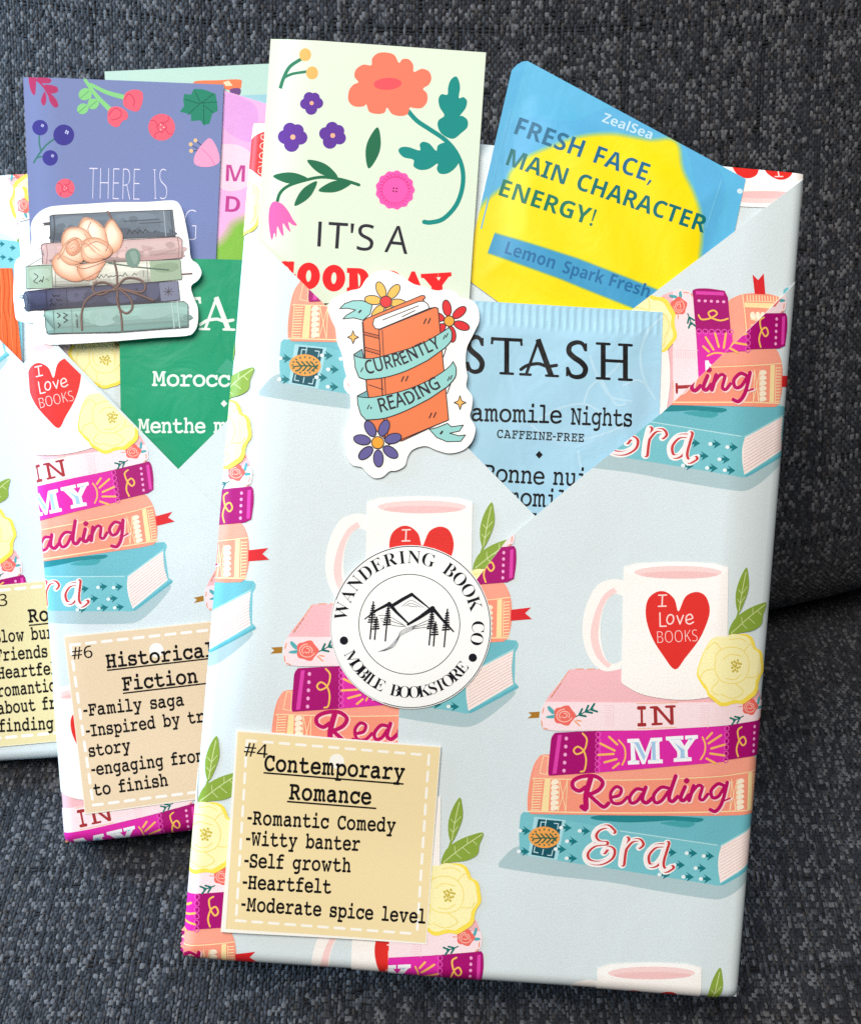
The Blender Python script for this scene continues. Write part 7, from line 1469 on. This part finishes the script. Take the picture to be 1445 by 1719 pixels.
RS_OUT = [(150, 1040), (165, 985), (160, 930), (175, 880), (220, 835), (290, 815), (450, 805), (600, 796), (760, 795), (880, 787), (920, 800), (945, 850), (960, 920), (975, 1000), (985, 1085), (1020, 1115), (1040, 1160), (1020, 1200), (985, 1230), (1000, 1290), (1020, 1340), (1020, 1420), (1000, 1465), (960, 1485), (800, 1495), (600, 1512), (400, 1525), (260, 1530), (215, 1518), (192, 1490), (180, 1440), (170, 1420), (110, 1412), (85, 1395), (78, 1340), (72, 1280), (75, 1200), (78, 1120), (100, 1080)]
A = sticker_rose(); hsm = plus(BUM, .145); gsm = lift_fn(FM, hsm); m = Mesher()
sheet(m, FM, [gsm(A.m(p)) for p in sm(RS_OUT, True, 3)], hsm, (252, 250, 246), .035, art=[(A.items, gsm, None)])
ce = FM.P(*gsm(A.m((500, 1525))), hsm(*gsm(A.m((500, 1525)))))
tag(m.build('die_cut_sticker', M_VINYL, None, ce), 'die-cut sticker of stacked old books tied with cord under a peach rose', 'sticker', 'die-cut stickers on the pockets')

# ======== left package
FL = F_LEFT
BASE_L = FL.P(FL.w / 2, 0, -2.4)
left = thing('wrapped_book', 'wrapped book package cut off by the picture edge, with the tag numbered 3', 'wrapped book', BASE_L, 'wrapped book packages')
BUL_L = bulge(FL, .36); er_l = edge_round(FL)
N_L, N_R = plus(BUL_L, .085), plus(BUL_L, .02); kL, kR, kb = lift_fn(FL, N_L), lift_fn(FL, N_R), lift_fn(FL, er_l)
zone = [(0.01, .01), (FL.w - .01, .01), (FL.w - .01, FL.h - .01), (.01, FL.h - .01)]
package_body(FL, left, [(MOTIF_UV, stamp(_uvf(ROSE), kb((36, 293)), 180), [zone])], 2.4)
rl = kL((14.7, 949))
flap('pocket_flap', [(140, 440), (60, 590), (0, 650), (-20, 1400), (500, 1400), (500, 420)], kR, N_R, [shifted(ROSE, rl, 440, 287)], left, FL)
flap('pocket_flap', [(-400, 180), (0, 570), (130, 700), (130, 1400), (-400, 1400)], kL, N_L, [shifted(ROSE, rl), shifted(ROSE, rl, 28, -684), shifted(ROSE, rl, -440, -287), shifted(ROSE, rl, -28, 684)], left, FL)
A = Art().zoom(0, 960, 3.58)
A.poly([(-416, 130), (598, 26), (688, 980), (-376, 1080)], (230, 214, 163))
dashes(A, (-380, 150), (560, 55), 56, 40, 17, DW); dashes(A, (-340, 1030), (640, 940), 56, 40, 17, DW)
A.text('s', '#3', (-72, 212), (48, 203), 72, INK, 3)
typed(A, 'Romance', (176, 304), (610, 262), 76); A.line(176, 322, 620, 276, 9, INK, False)
for t_, a, b in (('-Slow burn', (-52, 430), (370, 394)), ('-Friends to', (-48, 540), (420, 500)), ('-Heartfelt', (-34, 646), (394, 608)), ('romantic', (-10, 752), (336, 716)), ('about friends', (-8, 856), (560, 798)), ('finding', (0, 962), (324, 944))): typed(A, t_, a, b, 68)
m = Mesher(); Hk = plus(BUL_L, .14); kq = lift_fn(FL, Hk)
o = [kq(A.m(p)) for p in [(-420, 124), (602, 20), (692, 986), (-380, 1086)]]
sheet(m, FL, o, Hk, (240, 228, 190), .02, art=[(A.items, kq, None)])
m.build('paper_tag', M_LABEL, left, BASE_L)
# orange printed bookmark and teal card in its pocket
A = Art().zoom(0, 80, 3.0696)
for k in range(9):
    x = -80 + 24 * k
    A.stroke([(x, 1140), (x + 10, 1240), (x + 4, 1340), (x + 22, 1440), (x + 26, 1600), (x + 40, 1900)], 5, (206, 78, 34))
    if k % 2: A.stroke([(x + 12, 1150), (x + 20, 1300), (x + 18, 1420), (x + 40, 1700)], 3, (248, 142, 92))
card('bookmark', 'orange wood-grain printed bookmark at the left picture edge', 'bookmark', FL, [A.m(p) for p in [(-320, 1140), (66, 1136), (130, 1760), (-280, 1760)]], tucked(FL, .18), (234, 104, 52), A, M_CARD, group='bookmarks in the pockets')
A = Art().zoom(0, 80, 3.0696)
for x, y in ((14, 1010), (20, 1078), (-50, 1040), (70, 1030), (60, 1090)): A.poly([(x - 12, y - 16), (x + 14, y + 2), (x - 10, y + 18), (x - 6, y + 6), (x - 16, y + 5), (x - 16, y - 5), (x - 5, y - 5)], (22, 118, 126))
A.poly([(-400, 900), (60, 900), (100, 1000), (-400, 940)], (206, 226, 230))
card('greeting_card', 'teal card with dark arrow marks behind the orange bookmark', 'card', FL, [A.m(p) for p in [(-300, 890), (40, 968), (110, 1010), (120, 1700), (-300, 1700)]], tucked(FL, .10), (128, 196, 206), A, M_CARD)

# ------------------------------------------------------------------ sofa: woven upholstery, every yarn float a raised thread
def fabric_material():
    m = bpy.data.materials.new("woven_upholstery"); m.use_nodes = True
    nt = m.node_tree; n = nt.nodes; L = nt.links; b = n["Principled BSDF"]
    at = n.new("ShaderNodeAttribute"); at.attribute_name = "ink"
    tc = n.new("ShaderNodeTexCoord")
    nz = n.new("ShaderNodeTexNoise"); nz.inputs["Scale"].default_value = 2200; nz.inputs["Detail"].default_value = 2
    L.new(tc.outputs["Object"], nz.inputs["Vector"])
    mr = n.new("ShaderNodeMapRange"); mr.inputs["From Min"].default_value = .3; mr.inputs["From Max"].default_value = .7
    mr.inputs["To Min"].default_value = .55; mr.inputs["To Max"].default_value = 1.45
    L.new(nz.outputs["Fac"], mr.inputs["Value"])
    vm = n.new("ShaderNodeVectorMath"); vm.operation = 'SCALE'
    L.new(at.outputs["Color"], vm.inputs[0]); L.new(mr.outputs["Result"], vm.inputs["Scale"])
    L.new(vm.outputs["Vector"], b.inputs["Base Color"])
    b.inputs["Roughness"].default_value = .75; b.inputs["Specular IOR Level"].default_value = .3
    b.inputs["Sheen Weight"].default_value = .15
    bp = n.new("ShaderNodeBump"); bp.inputs["Strength"].default_value = .5; bp.inputs["Distance"].default_value = .0002
    L.new(nz.outputs["Fac"], bp.inputs["Height"]); L.new(bp.outputs["Normal"], b.inputs["Normal"])
    return m
M_FAB = fabric_material()

def np_mesh(name, V, Q, colors, mat, parent, base):
    me = bpy.data.meshes.new(name)
    me.vertices.add(len(V)); me.vertices.foreach_set("co", ((V - base) * .01).astype(np.float32).ravel())
    me.loops.add(Q.size); me.loops.foreach_set("vertex_index", Q.astype(np.int32).ravel())
    me.polygons.add(len(Q)); me.polygons.foreach_set("loop_start", np.arange(0, Q.size, 4, dtype=np.int32)); me.polygons.foreach_set("loop_total", np.full(len(Q), 4, dtype=np.int32))
    at = me.color_attributes.new("ink", 'FLOAT_COLOR', 'POINT'); at.data.foreach_set("color", colors.astype(np.float32).ravel())
    me.polygons.foreach_set("use_smooth", np.ones(len(Q), dtype=bool))
    me.update(calc_edges=True); me.materials.append(mat)
    o = bpy.data.objects.new(name, me); col.objects.link(o); o.parent = parent
    return o

def upholstery(name, surf, s0, s1, t0, t1, ds, dt, parent, base, seed):
    """surf(s,t) -> points and normals (numpy); thick two-ply pale floats along s over thin dark ones along t, on a dark backing"""
    r = np.random.default_rng(seed)
    ns, nt_ = int((s1 - s0) / ds), int((t1 - t0) / dt)
    I, J = np.meshgrid(np.arange(ns), np.arange(nt_), indexing='ij'); I = I.ravel(); J = J.ravel(); N = len(I)
    up = ((I + J + (r.random(nt_) < .05)[J] + (r.random(ns) < .02)[I]) % 2 == 0) ^ (r.random(N) < .05)
    col_w = .8 + .5 * r.random(nt_); row_w = .8 + .4 * r.random(ns)
    js = np.cumsum(1 + .5 * (r.random(nt_) - .5)); js = js / js[-1] * nt_
    is_ = np.cumsum(1 + .3 * (r.random(ns) - .5)); is_ = is_ / is_[-1] * ns
    slub = r.random(N) < .09
    cs = s0 + (is_[I] + r.normal(0, .09, N)) * ds + .12 * np.sin(J * .07 + 1.3 * np.sin(I * .05)) * ds
    ct = t0 + (js[J] + r.normal(0, .07, N)) * dt + .15 * np.sin(I * .06 + 1.1 * np.sin(J * .04)) * dt
    ln = np.where(up, .90 * (1 + .35 * r.random(N)) * ds, .80 * (1 + .45 * r.random(N)) * dt)
    wd = np.where(up, .52 * col_w[J] * dt, .36 * row_w[I] * ds) * (1 + .3 * (r.random(N) - .4)) * np.where(slub & up, 1.35, 1)
    ht = .040 * (1 + .6 * (r.random(N) - .35)) * np.where(up, 1.15, .75)
    a = np.array([-1, -.6, -.05, .5, 1.]); zl = np.array([-.75, .5, 1, .6, -.75]); wl = np.array([.55, .9, 1, .93, .55])
    b = np.array([-1, -.62, 0., .62, 1.]); zw = np.array([-.7, .85, .42, .85, -.7])
    tw = r.normal(0, .13, N)
    A_, B_ = np.meshgrid(a, b, indexing='ij'); Wm = B_ * wl[:, None]
    Z = zl[:, None] * .5 + zw[None, :] * .5
    along = A_.ravel()[None] * ln[:, None]; across = Wm.ravel()[None] * wd[:, None] + tw[:, None] * A_.ravel()[None] * dt
    s = cs[:, None] + np.where(up[:, None], along, across); t = ct[:, None] + np.where(up[:, None], across, along)
    jit = r.normal(0, .006, (N, 25))
    z = .02 + Z.ravel()[None] * ht[:, None] + jit
    P, Nn = surf(s.ravel(), t.ravel()); V = P + Nn * z.ravel()[:, None]
    q = np.array([[i * 5 + j, (i + 1) * 5 + j, (i + 1) * 5 + j + 1, i * 5 + j + 1] for i in range(4) for j in range(4)])
    Q = (q[None] + (np.arange(N) * 25)[:, None, None]); Q[~up] = Q[~up][:, :, ::-1]; Q = Q.reshape(-1, 4)
    pale = np.array([lin(c) for c in ((74, 77, 85), (98, 100, 106), (132, 133, 137), (164, 163, 163), (54, 58, 69), (104, 97, 93))])
    dark = np.array([lin(c) for c in ((28, 33, 48), (38, 44, 60), (54, 60, 74), (20, 23, 33), (76, 82, 94))])
    yarn = r.choice(6, nt_, p=[.26, .22, .15, .07, .2, .1])
    k = np.where(r.random(N) < .4, yarn[J], r.choice(6, N, p=[.24, .22, .18, .08, .22, .06])); k = np.where(slub, 3, k)
    c = np.where(up[:, None], pale[k] * 1.5, dark[r.choice(5, N, p=[.3, .28, .16, .2, .06])])
    c = c * np.array([.185, .188, .202, 1]) * (1 + .3 * (r.random(N)[:, None] - .5)); c[:, 3] = 1
    colr = np.repeat(c, 25, axis=0)
    nv = len(V)
    gs, gt = np.linspace(s0 - .2, s1 + .2, 90), np.linspace(t0 - .2, t1 + .2, 60)
    SS, TT = np.meshgrid(gs, gt, indexing='ij'); Pb, Nb = surf(SS.ravel(), TT.ravel()); Pb = Pb - Nb * .02
    ii, jj = np.meshgrid(np.arange(89), np.arange(59), indexing='ij'); ii = ii.ravel(); jj = jj.ravel()
    Qb = np.stack([ii * 60 + jj, (ii + 1) * 60 + jj, (ii + 1) * 60 + jj + 1, ii * 60 + jj + 1], 1) + nv
    cb = np.tile(np.array(lin((12, 14, 20))), (len(Pb), 1))
    return np_mesh(name, np.vstack([V, Pb]), np.vstack([Q, Qb]), np.vstack([colr, cb]), M_FAB, parent, base)

CREASE = 32.2
LEAN = math.radians(33)
SEATX = .35
def seat_z(x, y):
    dent = -.55 * np.exp(-((x - 2) / 7.0) ** 2 - ((y - 20) / 3.2) ** 2) - .5 * np.exp(-((x + 5) / 7.0) ** 2 - ((y - 26) / 3.2) ** 2)
    return .15 * np.sin(x * .17 + .6) + .12 * np.sin(y * .23 + 1.0) + SEATX * np.tanh(-(x + 1) / 9.0) + dent - .05 * np.clip(y - 30, 0, 9) ** 1.5
def seat_surf(s, t):
    z = seat_z(t, s); e = .05
    zx = (seat_z(t + e, s) - seat_z(t - e, s)) / (2 * e); zy = (seat_z(t, s + e) - seat_z(t, s - e)) / (2 * e)
    n = np.stack([-zx, -zy, 1 + 0 * t], 1); n /= np.linalg.norm(n, axis=1)[:, None]
    return np.stack([t, s, z], 1), n
def back_surf(s, t):
    """s runs up the backrest from its rounded foot"""
    R = 5.0; sw = R * (math.pi / 2 + LEAN - .2)
    a = np.clip(s, 0, sw) / R                     # angle travelled round the foot
    q = np.maximum(s - sw, 0)
    th = (math.pi / 2 - .2) - a                   # normal's angle below the horizontal, towards the viewer
    ny, nz = -np.cos(th), -np.sin(th)
    cy, cz = CREASE + R, R - .9
    y = .0115 * (t - 2) ** 2 + cy + R * ny + q * math.sin(LEAN); z = cz + R * nz + q * math.cos(LEAN)
    wav = .22 * np.sin(t * .13 + .3) + .18 * np.sin(s * .2)
    n = np.stack([-ny * .023 * (t - 2), ny, nz], 1); n /= np.linalg.norm(n, axis=1)[:, None]
    return np.stack([t, y, z], 1) + n * wav[:, None], n
sofa_base = np.array([0., CREASE, -1.])
sofa = thing('sofa', 'charcoal woven tweed sofa the packages lean against', 'sofa', sofa_base)
upholstery('seat_cushion', seat_surf, 10.0, CREASE + 9.0, -33, 33, .120, .098, sofa, sofa_base, 5)
upholstery('backrest', back_surf, 0.0, 33.0, -33, 33, .122, .104, sofa, sofa_base, 6)
